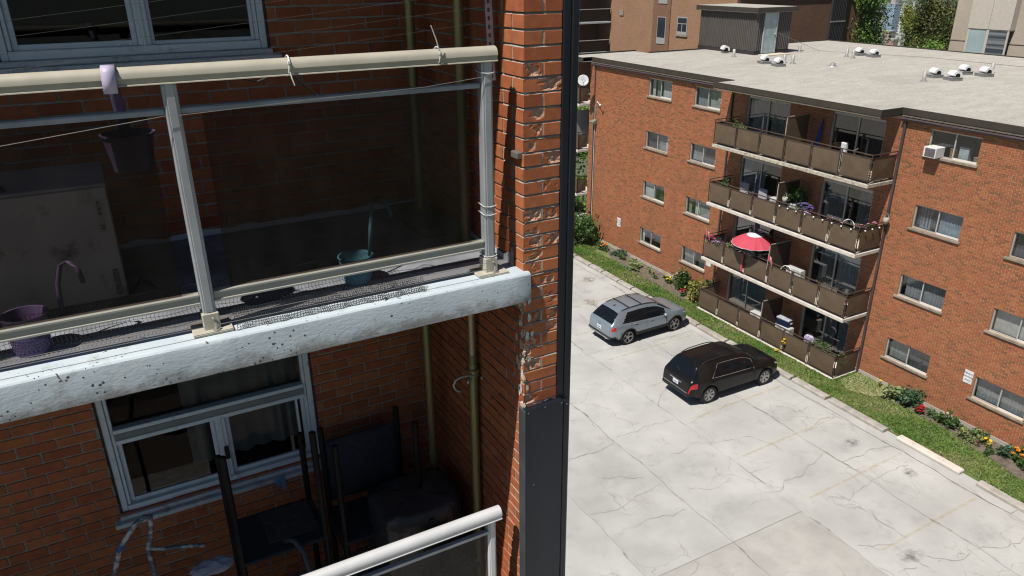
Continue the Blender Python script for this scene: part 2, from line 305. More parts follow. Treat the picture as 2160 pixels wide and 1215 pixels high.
for x_ in (13.87, 16.72, 19.89, 10.83, 22.2):                 # ragged second cracks that follow the joints
    t = 8.0
    while t < 32:
        ln = random.uniform(0.8, 2.2); s_ = random.choice((-1, 1))
        if x_ == 10.83 and random.random() < .6: t += ln; continue
        cm.strip(fractal([(x_, t), (x_+s_*.09, t+ln*.3), (x_+s_*.12, t+ln*.7), (x_+s_*.01, t+ln)], 2, .12), 0.008, 0.0087, .7); t += ln+random.uniform(.3, 2.5)
    t = 8.0
    while t < 32:                                                # crumbled, widened lengths of joint
        t += random.uniform(1.2, 3.5); ln = random.uniform(.4, 1.3); cm.strip(fractal([(x_+edgeX[x_](t)-x_, t), (edgeX[x_](t+ln/2), t+ln/2), (edgeX[x_](t+ln), t+ln)], 2, .05), random.choice((.025, .04, .06)), 0.0083, .7); t += ln
cm.obj('crack', mat('crack_dirt', (0.31, 0.295, 0.27), 0.95, var=0.3, scale=4), lot, kind='stuff')
# worn stains: oil drips and a dark spill
STN = bpy.data.materials.new('oil_stain'); STN.use_nodes = True
def worn(ma, c, sc_, lo, hi, rough=.9, cov=1.0, fade=False):
    n = ma.node_tree.nodes; l = ma.node_tree.links; p = n['Principled BSDF']; p.inputs['Base Color'].default_value = (*c, 1); p.inputs['Roughness'].default_value = rough
    g = n.new('ShaderNodeNewGeometry'); no = n.new('ShaderNodeTexNoise'); no.inputs['Scale'].default_value = sc_; no.inputs['Detail'].default_value = 9; no.inputs['Roughness'].default_value = .7; l.new(g.outputs['Position'], no.inputs['Vector'])
    mr = n.new('ShaderNodeMapRange'); mr.inputs[1].default_value = lo; mr.inputs[2].default_value = hi; mr.inputs[4].default_value = cov; l.new(no.outputs['Fac'], mr.inputs[0])
    fac = mr.outputs[0]
    if fade:                                        # thin out towards the rim of the stain
        tc = n.new('ShaderNodeTexCoord'); sp = n.new('ShaderNodeVectorMath'); sp.operation = 'SUBTRACT'; sp.inputs[1].default_value = (.5, .5, 0); l.new(tc.outputs['Generated'], sp.inputs[0]); ms = n.new('ShaderNodeVectorMath'); ms.operation = 'MULTIPLY'; ms.inputs[1].default_value = (1, 1, 0); l.new(sp.outputs[0], ms.inputs[0]); ln = n.new('ShaderNodeVectorMath'); ln.operation = 'LENGTH'; l.new(ms.outputs[0], ln.inputs[0]); fr = n.new('ShaderNodeMapRange'); fr.inputs[1].default_value = .06; fr.inputs[2].default_value = .45; fr.inputs[3].default_value = 1; fr.inputs[4].default_value = 0; l.new(ln.outputs['Value'], fr.inputs[0]); mu = n.new('ShaderNodeMath'); mu.operation = 'MULTIPLY'; l.new(fac, mu.inputs[0]); l.new(fr.outputs[0], mu.inputs[1]); fac = mu.outputs[0]
    tr = n.new('ShaderNodeBsdfTransparent'); mx = n.new('ShaderNodeMixShader'); l.new(fac, mx.inputs[0]); l.new(tr.outputs[0], mx.inputs[1]); l.new(p.outputs[0], mx.inputs[2]); l.new(mx.outputs[0], n['Material Output'].inputs[0])
worn(STN, (0.17, 0.155, 0.15), 5.0, 0.4, 0.62, cov=.8, fade=True)
for (x, y, rx, ry) in ((17.95, 9.3, .55, .3), (21.2, 13.9, .4, .35), (21.4, 11.8, .35, .3), (20.6, 20.9, .6, .5), (19.9, 28.6, .5, .6), (21.5, 31.2, .5, .5), (20.9, 25.5, .5, .4)):
    MB().poly([(x+rx*math.cos(a*.5236)*random.uniform(.8, 1.1), y+ry*math.sin(a*.5236)*random.uniform(.8, 1.1), 0.0072) for a in range(12)]).obj('oil_stain', STN, lot)
SMG = bpy.data.materials.new('tyre_smudge'); SMG.use_nodes = True; worn(SMG, (0.24, 0.23, 0.22), 3.0, 0.30, 0.80, cov=.20, fade=True)
for (x, y, rx, ry) in ((20.6, 11.3, 1.3, .8), (20.9, 13.9, 1.2, .8), (20.5, 16.5, 1.4, .9), (18.2, 13.6, 1.0, .8), (15.4, 15.6, 1.6, 1.3), (12.4, 16.2, 1.4, 1.2), (20.7, 8.9, 1.1, .7), (17.6, 21.9, .9, .7), (20.4, 22.0, 1.4, .8), (18.6, 29.5, 1.6, 1.2), (15.0, 13.3, 1.3, .9)):
    MB().poly([(x+rx*math.cos(a*.314)*random.uniform(.7, 1.1), y+ry*math.sin(a*.314)*random.uniform(.7, 1.1), 0.0068) for a in range(20)]).obj('tyre_smudge', SMG, lot)
YEL = bpy.data.materials.new('worn_yellow_paint'); YEL.use_nodes = True; worn(YEL, (0.60, 0.44, 0.18), 2.5, 0.35, 0.75, cov=.38)
for (y0, y1, x0, x1) in ((9.87, 9.98, 17.45, 22.05), (12.52, 12.66, 17.35, 22.1), (15.2, 15.34, 17.2, 22.05), (17.86, 17.96, 17.1, 21.9), (20.5, 20.6, 17.2, 22), (23.15, 23.25, 17.2, 22), (25.8, 25.9, 17.2, 22), (28.5, 28.6, 17.2, 22), (31.1, 31.2, 17.2, 22)):
    n = 20; mb = MB(); mb.strip([(x0+(x1-x0)*i/n, y0+(y1-y0)*i/n) for i in range(n+1)], 0.10, 0.0078, .12); mb.obj('yellow_bay_line', YEL, lot)

# kerb: cast lengths with open joints, and a pale wheel stop where one length is missing
KRB = mat('kerb_concrete', (0.31, 0.285, 0.25), 0.9, c2=(0.44, 0.41, 0.37), scale=3, detail=9, bump=.3, bscale=60, grime=((0.25, 0.24, 0.21), 2.5, .56, .75))
kb = MB(); kprof = [(22.60, -0.1), (22.60, 0.10), (22.64, 0.14), (22.87, 0.145), (22.90, 0.12), (22.90, -0.1)]
def kerb_mesh(ln, seed):
    g = random.Random(seed); mb = MB(); n = max(2, int(ln/.3)); vs_ = []
    for i in range(n+1):
        y = ln*i/n
        for (x, z) in kprof: vs_.append((x-22.75+g.uniform(-.006, .006), y, z+(g.uniform(-.008, .004) if z > 0 else 0)))
    k = len(kprof); fs = [(i*k+j, i*k+j+1, (i+1)*k+j+1, (i+1)*k+j) for i in range(n) for j in range(k-1)]+[tuple(range(k))[::-1], tuple(range(n*k, n*k+k))]
    return mb.add(vs_, fs)
ks = [(34.3, 36.1), (32.75, 34.2), (31.55, 32.65), (30.05, 31.45), (28.85, 29.95), (27.6, 28.75), (25.7, 27.5), (23.8, 25.6), (21.9, 23.7), (20.0, 21.8), (18.1, 19.9), (16.35, 18.0), (13.78, 16.2), (8.2, 10.34), (6.1, 8.1)]
where = ['behind the bush at the far end of the lot', 'second from the bush at the far end', 'third from the bush at the far end', 'beside the pale green hosta', 'just beyond the parked cars', 'behind the roof of the grey car', 'level with the grey car roof bars', 'ahead of the grey car bonnet', 'right in front of the grey car bumper', 'between the grey and black cars', 'ahead of the black car bonnet', 'at the black car front bumper', 'long length just before the pale wheel stop', 'just past the pale wheel stop at the frame edge', 'nearest of all, at the right frame edge']
for i, (a, b) in enumerate(ks):
    o = kerb_mesh(b-a, i).obj('kerb_stone', KRB); o.location = (22.75+random.uniform(-.03, .02), a, 0); o.rotation_euler.z = random.uniform(-.008, .008)
    tag(o, 'worn concrete kerb length '+where[i], 'kerb', 'kerb lengths between lot and lawn')
ws = MB(); ws.bbox(22.66, 22.97, 10.95, 13.30, 0.0, 0.13, .03)
stop = ws.obj('wheel_stop', mat('pale_stop', (0.60, 0.53, 0.46), .85, c2=(.68, .61, .54), scale=4, bump=.2)); tag(stop, 'pale cream concrete wheel stop filling the gap in the kerb', 'wheel stop')
for y in (11.6, 12.75): MB().cyl((22.82, y, 0.12), (22.82, y, 0.134), 0.018, n=8).obj('anchor_hole', mat('hole_black', (.02, .02, .02)), stop)

# lawn strip and planting bed
LAWN = mat('lawn_soil', (0.085, 0.15, 0.035), .95, c2=(0.19, 0.20, 0.075), scale=1.4, detail=10, bump=.4, bscale=60)
MB().box(22.90, 25.6, 3, 37.0, -0.2, 0.06).obj('lawn', LAWN, None, kind='structure')
MB().box(15, 25.4, 36.999, 48, -0.2, 0.055).obj('lawn', LAWN, None, kind='structure')
MB().box(19, 36, 39.4, 40.9, -0.1, 0.14).obj('path', CONC, None, kind='structure')
SOIL = mat('bed_soil', (0.105, 0.082, 0.065), .95, c2=(0.19, 0.155, 0.12), scale=6, detail=10, bump=.8, bscale=45)
def bed(pts):
    mb = MB(); mb.poly([(x, y, 0.085) for (x, y) in pts]); o = mb.obj('planting_bed', SOIL, None, kind='structure'); return o
bed([(25.46, 4), (25.46, 15.7), (24.75, 15.3), (24.72, 14.3), (24.63, 12.95), (24.47, 12.1), (24.33, 10.9), (24.1, 10.1), (24.0, 9), (24, 4)])
bed([(25.46, 26.0), (25.46, 34.9), (24.9, 34.4), (24.4, 33), (24.2, 31), (24.15, 28.6), (24.0, 26.6), (24.3, 25.9)])
STRAW = mat('cut_straw', (0.26, 0.25, 0.12), .95, c2=(0.36, 0.33, 0.19), scale=9, detail=9, bump=.5)
MB().poly([(25.46, 15.7, .09), (25.46, 17.1, .09), (24.3, 17.05, .09), (23.9, 16.4, .09), (24.3, 15.6, .09), (24.75, 15.35, .09)]).obj('straw_patch', STRAW, None, kind='structure')
# grass blades: uneven tufts, greener and drier patches
def grass(name, x0, x1, y0, y1, n, seed, size=.055, keep=None):
    g = np.random.default_rng(seed); P = np.stack([g.uniform(x0, x1, n), g.uniform(y0, y1, n)], 1)
    ph = np.sin(P[:, 0]*2.1+P[:, 1]*.9)+np.sin(P[:, 1]*1.7+1)+np.sin(P[:, 0]*5+P[:, 1]*3.1)*.6
    if keep is not None: k = np.array([keep(a, b) for a, b in P]); P = P[k]; ph = ph[k]
    n = len(P); C = np.c_[P, np.full(n, .075)]; az = g.uniform(0, 6.283, n); A = np.c_[np.cos(az), np.sin(az), np.zeros(n)]*.012
    B = np.c_[g.normal(0, .5, n), g.normal(0, .5, n), np.ones(n)]*(size*.5*g.uniform(.6, 1.3, (n, 1)))
    mb = MB(); mb.quads(C+B*.6, A*g.uniform(.7, 1.6, (n, 1)), B, np.clip(.5+.2*ph+g.normal(0, .16, n), 0, 1)); return mb.obj(name, GRM, None, tint=True, kind='stuff')
GRM = mat_leaf('grass_blade', [(0.09, 0.185, 0.032), (0.145, 0.255, 0.048), (0.22, 0.29, 0.08), (0.36, 0.35, 0.16)], trans=.25)
def on_lawn(x, y):
    if x > 25.45: return False
    if 17.2 < y < 25.45 and x > 24.02: return False
    if y < 15.5: return x < 24.72-max(0, 12.5-y)*.22+random.uniform(-.15, .1)
    if y > 25.9 and y < 34.6: return x < 24.2+random.uniform(-.25, .15)
    return True
go = grass('grass', 22.93, 25.45, 7.5, 37, 62000, 3, keep=on_lawn); go['label'] = 'short patchy green lawn strip between kerb and brick wall'; go['category'] = 'grass'
go = grass('grass', 19.5, 25.3, 37, 44, 16000, 4, .07); go['label'] = 'green lawn beyond the far corner of the brick building'; go['category'] = 'grass'

# ================================================================== BRICK APARTMENT BUILDING ACROSS THE LOT
F = 25.5
apt = thing('apartment_building', 'four storey orange brick apartment building with gravel roof and stacked brown balconies', 'building', (F, 21, 0))
class AptMB(MB): pass
def ap(mb, name, mats, parent=None, **kw):
    """part of the apartment building, given in world coordinates"""
    par = apt if parent is None else parent; o = mb.obj(name, mats, par, **kw); o.matrix_parent_inverse = Matrix.Translation((-F, -21, 0)) if par is apt else Matrix.Identity(4); return o
HEAD = [10.26, 7.53, 4.81, 2.14]; SILL = [9.36, 6.65, 3.93, 1.27]
COLS = {'a': (30.13, 31.96), 'b': (26.62, 28.42), 'c': (14.36, 16.17), 'd': (10.82, 12.63)}
FLOOR = [8.20, 5.48, 2.76, 0.10]
OPEN = []
for c, (y0, y1) in COLS.items():
    for h, s_ in zip(HEAD, SILL): OPEN.append((y0, y1, s_, h, c))
DOORS = []
for fl in FLOOR:
    for (y0, y1) in ((17.95, 20.33), (22.5, 24.92)):
        OPEN.append((y0, y1, fl+.06, fl+2.09, 'door')); DOORS.append((y0, y1, fl+.06, fl+2.09))
Y0, Y1, ZT = 4.0, 37.4, 10.62
MORT = mat('far_mortar', (0.62, 0.44, 0.30), .95, var=.12, scale=2, bump=.2)
wm = MB(); ysx = sorted({Y0, Y1, *[q for o in OPEN for q in o[:2]]}); zsx = sorted({0.0, ZT, *[q for o in OPEN for q in o[2:4]]})
for a, b in zip(ysx, ysx[1:]):
    for c, d in zip(zsx, zsx[1:]):
        if any(o[0] <= (a+b)/2 <= o[1] and o[2] <= (c+d)/2 <= o[3] for o in OPEN): continue
        wm.add([(F, a, c), (F, b, c), (F, b, d), (F, a, d)], [(0, 3, 2, 1)])
for (a, b, c, d, _) in OPEN:
    x1 = F+.14; wm.add([(F, a, c), (F, b, c), (F, b, d), (F, a, d), (x1, a, c), (x1, b, c), (x1, b, d), (x1, a, d)], [(0, 1, 5, 4), (1, 2, 6, 5), (2, 3, 7, 6), (3, 0, 4, 7)])
wm.add([(F, Y1, 0), (29.6, Y1, 0), (29.6, Y1, ZT), (F, Y1, ZT)], [(0, 1, 2, 3)]); wm.add([(F, Y0, 0), (45, Y0, 0), (45, Y0, ZT), (F, Y0, ZT)], [(0, 3, 2, 1)])
wm.add([(45, Y0, 0), (45, 37.3, 0), (45, 37.3, ZT), (45, Y0, ZT)], [(0, 1, 2, 3)]); wm.add([(29.6, 37.3, 0), (45, 37.3, 0), (45, 37.3, ZT), (29.6, 37.3, ZT)], [(0, 1, 2, 3)]); wm.add([(29.6, 37.3, 0), (29.6, Y1, 0), (29.6, Y1, ZT), (29.6, 37.3, ZT)], [(0, 3, 2, 1)])
fwall = ap(wm, 'brick_wall', MORT)
# bricks, course by course, cut at every opening
CH, BL, J = 0.0722, 0.2135, 0.0125
cols_far = [(0.21, 0.10, 0.05), (0.27, 0.125, 0.058), (0.36, 0.118, 0.058), (0.385, 0.138, 0.064), (0.41, 0.165, 0.075), (0.35, 0.128, 0.06)]
FBL = ((.21, .09, .045), .6, .48, 1.05); BFI = mat_pieces('far_brick', cols_far, None, var=.12, scale=14, bump=.2, blotch=FBL); BFA = mat_pieces('far_brick_joined', cols_far, 'tint', var=.12, scale=14, bump=.2, blotch=FBL)
random.seed(21); bricks = []
k = 0
while .24+(k+1)*CH < 10.46:
    z0 = .24+k*CH; zm = z0+CH/2; free = [(8.6, Y1)]
    for (a, b, c, d, _) in OPEN:
        if c < zm < d:
            nf = []
            for (p, q) in free:
                if b <= p or a >= q: nf.append((p, q)); continue
                if a > p: nf.append((p, a))
                if b < q: nf.append((b, q))
            free = nf
    off = (BL/2 if k % 2 else 0)+random.uniform(-.012, .012)
    for (p, q) in free:
        y = math.floor((p-off)/BL)*BL+off
        while y < q:
            a, b = max(y+J/2, p), min(y+BL-J/2, q)
            if b-a > .03:
                t = random.random()
                t = t*.38 if random.random() < .25 else .3+t*.7
                if random.random() < .03 and b-a > .18: bricks += [(a, (a+b)/2-J/2, z0+J/2, z0+CH-J/2, t), ((a+b)/2+J/2, b, z0+J/2, z0+CH-J/2, random.random())]
                else: bricks.append((a, b, z0+J/2, z0+CH-J/2, t))
            y += BL
    k += 1
def seen(y, z):
    d = Vector((F, y, z))-CAM; x_, y_, z_ = d.dot(r2), d.dot(u2), d.dot(fw); return abs(1582.97*x_/z_) < 1070 and abs(1582.97*y_/z_) < 600
order = sorted([i for i, b in enumerate(bricks) if b[1]-b[0] > .19 and seen((b[0]+b[1])/2, b[2])], key=lambda i: (bricks[i][0]-0)**2+(bricks[i][2]-15.56)**2)
pick = set(order[:290])
one = MB(); one.box(-.5, .5, -.5, .5, -.5, .5); one_me = one.mesh('brick', BFI)
jm = MB(); ve = []; fe = []; te = []
for i, (a, b, c, d, t) in enumerate(bricks):
    x0 = F-.008-random.uniform(0, .003)
    if i in pick:
        o = inst(one_me, 'brick', fwall, (x0+.02-0, (a+b)/2, (c+d)/2), (0, 0, 0), (.04, b-a, d-c)); continue
    n = len(ve); ve += [(x0, a, c), (x0, b, c), (x0, b, d), (x0, a, d), (F+.01, a, c), (F+.01, b, c), (F+.01, b, d), (F+.01, a, d)]
    fe += [(n, n+3, n+2, n+1), (n+3, n+7, n+6, n+2), (n, n+1, n+5, n+4), (n, n+4, n+7, n+3), (n+1, n+2, n+6, n+5)]; te += [t]*5
jm.v, jm.f, jm.t, jm.mi = ve, fe, te, [0]*len(fe)
bo = jm.obj('bricks', BFA, fwall, tint=True, kind='stuff')
ap(MB().box(F-.035, F+.1, 4, Y1, -.2, .235), 'foundation', mat('foundation', (.42, .385, .33), .9, var=.12, scale=3, grime=((.25, .22, .18), 2, .55, .75)))

# ---- windows
ALU = mat('window_aluminium', (.50, .50, .49), .45, .3, var=.08, scale=20); WHT = mat('white_vinyl', (.74, .74, .73), .5, var=.05)
CSILL = mat('concrete_sill', (.27, .235, .19), .9, var=.2, scale=5, bump=.3, grime=((.16, .14, .11), 3, .55, .75))
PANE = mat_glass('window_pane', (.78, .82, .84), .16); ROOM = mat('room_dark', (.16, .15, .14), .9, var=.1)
def curtain_mb(y0, y1, z0, z1, x, fold=.09, amp=.02, seed=0):
    g = random.Random(seed); n = max(6, int((y1-y0)/fold*4)); mb = MB(); vs_ = []
    for i in range(n+1):
        y = y0+(y1-y0)*i/n; a = amp*math.sin(2*math.pi*(y-y0)/fold*(1+.1*math.sin(y*7))+g.random()); vs_ += [(x+a, y, z0), (x+a*.7, y, z1)]
    return mb.add(vs_, [(2*i, 2*i+1, 2*i+3, 2*i+2) for i in range(n)])
CUR = {'white': mat('curtain_white', (.66, .67, .68), .9, var=.1, scale=3), 'grey': mat('curtain_grey', (.34, .34, .34), .9, var=.12), 'green': mat('curtain_green', (.40, .46, .42), .9, var=.15), 'dark': mat('curtain_dark', (.10, .10, .11), .9), 'blue': mat('curtain_blue', (.30, .38, .44), .9, var=.15), 'beige': mat('blind_beige', (.55, .52, .46), .9)}
def win_parts(y0, y1, z0, z1, curt, seed, bright=True):
    x = F+.075; w_ = MB(); t = .035
    w_.box(x-.02, x+.05, y0, y0+t, z0, z1).box(x-.02, x+.05, y1-t, y1, z0, z1).box(x-.02, x+.05, y0+t, y1-t, z1-t, z1).box(x-.02, x+.05, y0+t, y1-t, z0, z0+t)
    ym = (y0+y1)/2; w_.box(x-.015, x+.04, ym-.022, ym+.022, z0+t, z1-t)
    fr = ap(w_, 'window', ALU)
    for j, (a, b) in enumerate(((y0+t, ym-.022), (ym+.022, y1-t))):
        xx = x+.01+.02*j; MB().add([(xx, a, z0+t), (xx, b, z0+t), (xx, b, z1-t), (xx, a, z1-t)], [(0, 1, 2, 3)]).obj('pane', PANE, fr)
    if bright: MB().box(x-.035, x-.022, y0+.02, ym-.03, z0+.005, z0+.075).obj('sash_rail', WHT, fr)
    MB().bbox(F-.075, F+.07, y0-.07, y1+.11, z0-.085, z0-.003, .008).obj('sill', CSILL, fr)
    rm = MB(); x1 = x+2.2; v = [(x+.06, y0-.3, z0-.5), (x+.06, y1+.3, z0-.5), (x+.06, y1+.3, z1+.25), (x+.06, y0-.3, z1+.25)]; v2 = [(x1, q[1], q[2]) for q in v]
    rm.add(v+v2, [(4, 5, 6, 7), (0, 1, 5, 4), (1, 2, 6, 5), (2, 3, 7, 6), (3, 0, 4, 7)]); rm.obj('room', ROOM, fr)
    for (a, b, m_, xx, zz) in curt: curtain_mb(y0+t+(y1-y0-2*t)*a, y0+t+(y1-y0-2*t)*b, z0+.01+(z1-z0)*zz, z1-.02, x+.10+xx, seed=seed, fold=.1 if m_ != 'beige' else .35, amp=.018 if m_ != 'beige' else .003).obj('curtain', CUR[m_], fr)
    return fr
W = {('a', 0): [(0, .5, 'white', .05, 0), (.62, .8, 'grey', .1, 0), (.86, 1, 'white', .06, 0)], ('a', 1): [(0, .2, 'white', .05, 0), (.2, .55, 'grey', .08, 0), (.6, .95, 'dark', .1, .55)], ('a', 2): [(.5, 1, 'white', .02, 0), (0, .45, 'dark', .2, 0)], ('a', 3): [(0, 1, 'beige', .04, .72), (.9, 1, 'white', .02, 0)],
     ('b', 0): [(0, .48, 'green', .05, 0), (.5, 1, 'grey', .06, 0)], ('b', 1): [(.5, 1, 'grey', .05, .05), (0, .5, 'dark', .1, 0)], ('b', 2): [(0, .5, 'grey', .04, 0), (.52, .75, 'white', .08, 0), (.88, 1, 'grey', .06, 0)], ('b', 3): [(.5, 1, 'grey', .05, 0), (0, .4, 'dark', .1, 0)],
     ('c', 0): [(0, .05, 'white', .3, 0)], ('c', 1): [(0, .5, 'blue', .05, 0), (.5, 1, 'dark', .1, .1), (.7, .95, 'blue', .1, 0)], ('c', 2): [(0, .52, 'grey', .05, 0), (.52, .95, 'grey', .09, 0)], ('c', 3): [(0, .5, 'dark', .06, 0), (.5, 1, 'grey', .1, 0)],
     ('d', 0): [(0, .5, 'grey', .1, 0)], ('d', 1): [(.3, 1, 'dark', .1, 0)], ('d', 2): [(0, 1, 'beige', .05, 0)], ('d', 3): [(0, .5, 'grey', .05, 0), (.5, 1, 'grey', .07, 0)]}
sd_ = 0
for c, (y0, y1) in COLS.items():
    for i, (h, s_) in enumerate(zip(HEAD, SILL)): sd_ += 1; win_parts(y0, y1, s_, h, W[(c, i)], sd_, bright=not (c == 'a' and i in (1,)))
# ---- sliding doors
DPANE = mat_glass('door_pane', (.62, .68, .70), .2)
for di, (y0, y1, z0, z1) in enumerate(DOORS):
    x = F+.08; t = .05; w_ = MB(); ym = (y0+y1)/2
    w_.box(x-.03, x+.06, y0, y0+t, z0, z1).box(x-.03, x+.06, y1-t, y1, z0, z1).box(x-.05, x+.06, y0+t, y1-t, z1-.09, z1).box(x-.03, x+.06, y0+t, y1-t, z0, z0+.05).box(x-.025, x+.05, ym-.03, ym+.03, z0+.05, z1-.09)
    fr = ap(w_, 'sliding_door', ALU)
    for j, (a, b) in enumerate(((y0+t, ym-.03), (ym+.03, y1-t))):
        xx = x+.01+.02*j; MB().add([(xx, a, z0+.05), (xx, b, z0+.05), (xx, b, z1-.09), (xx, a, z1-.09)], [(0, 1, 2, 3)]).obj('pane', DPANE, fr)
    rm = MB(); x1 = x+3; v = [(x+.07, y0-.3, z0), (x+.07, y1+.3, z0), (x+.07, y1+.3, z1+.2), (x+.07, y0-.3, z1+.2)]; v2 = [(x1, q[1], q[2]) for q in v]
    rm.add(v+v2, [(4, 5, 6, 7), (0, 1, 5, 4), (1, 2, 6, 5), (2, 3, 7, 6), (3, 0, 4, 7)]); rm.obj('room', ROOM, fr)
    cs = [[(.02, .3, 'dark')], [(.05, .35, 'grey'), (.36, .48, 'blue'), (.6, .95, 'blue')], [(.55, 1, 'grey'), (.0, .3, 'grey')], [(.45, 1, 'blue')], [(0, .5, 'white'), (.55, .9, 'grey')], [(.4, .7, 'grey')], [(.0, .25, 'blue'), (.3, .6, 'grey')], [(0, 1, 'blue')]][di]
    for (a, b, m_) in cs: curtain_mb(y0+.06+(y1-y0-.12)*a, y0+.06+(y1-y0-.12)*b, z0+.06, z1-.1, x+.16, .12, .03, di).obj('curtain', CUR[m_], fr)

# ---- balconies
SLB = mat('balcony_slab', (.62, .57, .51), .85, var=.1, scale=4, bump=.2, grime=((.3, .27, .22), 3, .58, .8)); SLB1 = mat('balcony_slab_worn', (.50, .46, .38), .9, var=.18, scale=7, bump=.5, grime=((.2, .18, .15), 8, .5, .68))
PAN = mat('brown_panel', (.125, .088, .056), .55, .0, var=.08, scale=2, spec=.3, grime=((.10, .07, .048), 1.5, .5, .75)); BRN = mat('brown_steel', (.085, .058, .043), .5, .2, var=.15, scale=9); PAD = mat('post_pad', (.62, .55, .47), .8)
BY0, BY1, BX = 17.22, 25.40, 24.08
def panel_mb(w_, h_, ax):
    """thin sheet with a shallow X crease, standing in x (ax=0) or y (ax=1)"""
    def q(u, v, d): return (d, u, v) if ax == 0 else (u, d, v)
    mb = MB(); e = .012; P = [(-w_/2, -h_/2), (w_/2, -h_/2), (w_/2, h_/2), (-w_/2, h_/2)]
    f_ = [q(a, b, 0) for a, b in P]+[q(0, 0, -.022)]; bk = [q(a, b, e) for a, b in P]
    return mb.add(f_+bk, [(0, 4, 1), (1, 4, 2), (2, 4, 3), (3, 4, 0), (5, 6, 7, 8), (0, 1, 6, 5), (1, 2, 7, 6), (2, 3, 8, 7), (3, 0, 5, 8)])
NP = 6; PW = (BY1-BY0-.06)/NP
pm_f = panel_mb(PW-.14, .80, 0).mesh('panel', PAN); pm_e = panel_mb(1.18, .80, 1).mesh('panel', PAN)
for bi, fl in enumerate(FLOOR):
    th = .14 if bi < 3 else .1
    sb = MB(); sb.bbox(BX-.04, F+.0, BY0-.0, BY1, fl-th, fl, .012); sl = ap(sb, 'balcony', SLB1 if bi == 0 else SLB)
    zc = fl+.13+.40
    for i in range(NP): inst(pm_f, 'panel', sl, (BX+.02, BY0+.03+PW*(i+.5), zc))
    inst(pm_e, 'panel', sl, (BX+.74, BY0+.045, zc)); inst(pm_e, 'panel', sl, (BX+.74, BY1-.045, zc))
    tr_ = MB(); tr_.bbox(BX-.005, BX+.045, BY0+.01, BY1-.01, fl+1.06, fl+1.095, .006); tr_.obj('top_rail', BRN, sl)
    for y in (BY0+.01, BY1-.05): MB().bbox(BX+.045, F-.01, y, y+.04, fl+1.06, fl+1.095, .006).obj('top_rail', BRN, sl)
    for z in (fl+.095, fl+.935):
        MB().box(BX+.005, BX+.03, BY0+.02, BY1-.02, z, z+.03).obj('rail', BRN, sl)
        for y in (BY0+.03, BY1-.06): MB().box(BX+.03, F-.01, y, y+.025, z, z+.03).obj('rail', BRN, sl)
    for i in range(NP+1):
        y = BY0+.03+PW*i
        for dy in ((-.045, .02) if 0 < i < NP else ((0.0,) if i == 0 else (-.03,))):
            po = MB().box(BX+.0, BX+.04, y+dy, y+dy+.025, fl-.0, fl+1.06).obj('post', BRN, sl)
            if 0 < i < NP and bi > 0: MB().box(BX-.012, BX-.002, y+dy-.006, y+dy+.031, fl+.12, fl+.42 if i % 2 else fl+.3).obj('reflector', PAD, po)
        if 0 < i < NP: MB().box(BX-.02, BX+.1, y-.06, y+.06, fl, fl+.02).obj('post_base', PAD, sl)
    dv = MB(); dv.box(BX+.12, F-.06, 21.40, 21.415, fl+.25, fl+1.78); ds = dv.obj('divider_screen', BRN if bi else PAN, sl)
    fm = MB(); fm.box(BX+.08, BX+.12, 21.39, 21.425, fl, fl+1.82).box(BX+.08, F-.03, 21.39, 21.425, fl+1.78, fl+1.82).box(BX+.12, F-.03, 21.39, 21.425, fl+.22, fl+.25); fm.obj('frame', mat('screen_frame', (.36, .30, .25), .6), ds)
# far end bay, seen past the corner
for bi, fl in enumerate((8.2, 5.48, 2.76)):
    sb = MB(); sb.bbox(24.76, 26.8, 37.41, 38.7, fl-.14, fl, .012); sl = ap(sb, 'balcony', SLB)
    mA = panel_mb(.98, .80, 0).mesh('panel', PAN); mB = panel_mb(.62, .80, 1).mesh('panel', PAN)
    inst(mA, 'panel', sl, (24.79, 38.0, fl+.53))
    inst(mB, 'panel', sl, (25.12, 37.45, fl+.53))
    MB().bbox(24.75, 24.8, 37.42, 38.7, fl+1.05, fl+1.09, .006).obj('top_rail', BRN, sl); MB().bbox(24.8, 25.48, 37.42, 37.46, fl+1.05, fl+1.09, .006).obj('top_rail', BRN, sl)
    for y in (37.42, 38.54): MB().box(24.76, 24.79, y, y+.04, fl, fl+1.05).obj('post', BRN, sl)
ap(MB().box(26.8, 29.6, 37.405, 39.0, 0, 10.6), 'recess_wall', mat('recess_brick', (.33, .13, .065), .9, var=.3, scale=9)); ap(MB().bbox(24.9, 26.78, 38.62, 38.66, 5.50, 7.60, .005), 'privacy_screen', mat('grey_screen', (.40, .40, .38), .8, var=.1))
# ---- roof
GRV = mat('roof_gravel', (0.40, 0.375, 0.335), .95, c2=(.46, .435, .395), scale=1.6, detail=12, bump=.35, bscale=24, grime=((.30, .275, .245), .22, .52, .85), stretch=(.6, 1.6, 1))
# fine stones as a second, finer tone
g_n = GRV.node_tree.nodes; g_l = GRV.node_tree.links; gp = g_n['Principled BSDF']; src = gp.inputs['Base Color'].links[0].from_socket
ge = g_n.new('ShaderNodeNewGeometry'); vo = g_n.new('ShaderNodeTexVoronoi'); vo.inputs['Scale'].default_value = 14; g_l.new(ge.outputs['Position'], vo.inputs['Vector'])
mr_ = g_n.new('ShaderNodeMapRange'); mr_.inputs[3].default_value = .84; mr_.inputs[4].default_value = 1.14; g_l.new(vo.outputs['Color'], mr_.inputs[0]); mm = g_n.new('ShaderNodeMixRGB'); mm.blend_type = 'MULTIPLY'; mm.inputs[0].default_value = 1; g_l.new(src, mm.inputs[1]); g_l.new(mr_.outputs[0], mm.inputs[2]); g_l.new(mm.outputs[0], gp.inputs['Base Color'])
rp = [(25.44, 4), (25.44, 17.38), (24.29, 17.38), (24.29, 25.82), (25.44, 25.82), (25.44, 37.15), (24.80, 37.15), (24.80, 38.7), (29.6, 38.7), (29.6, 37.28), (45, 37.28), (45, 4)]
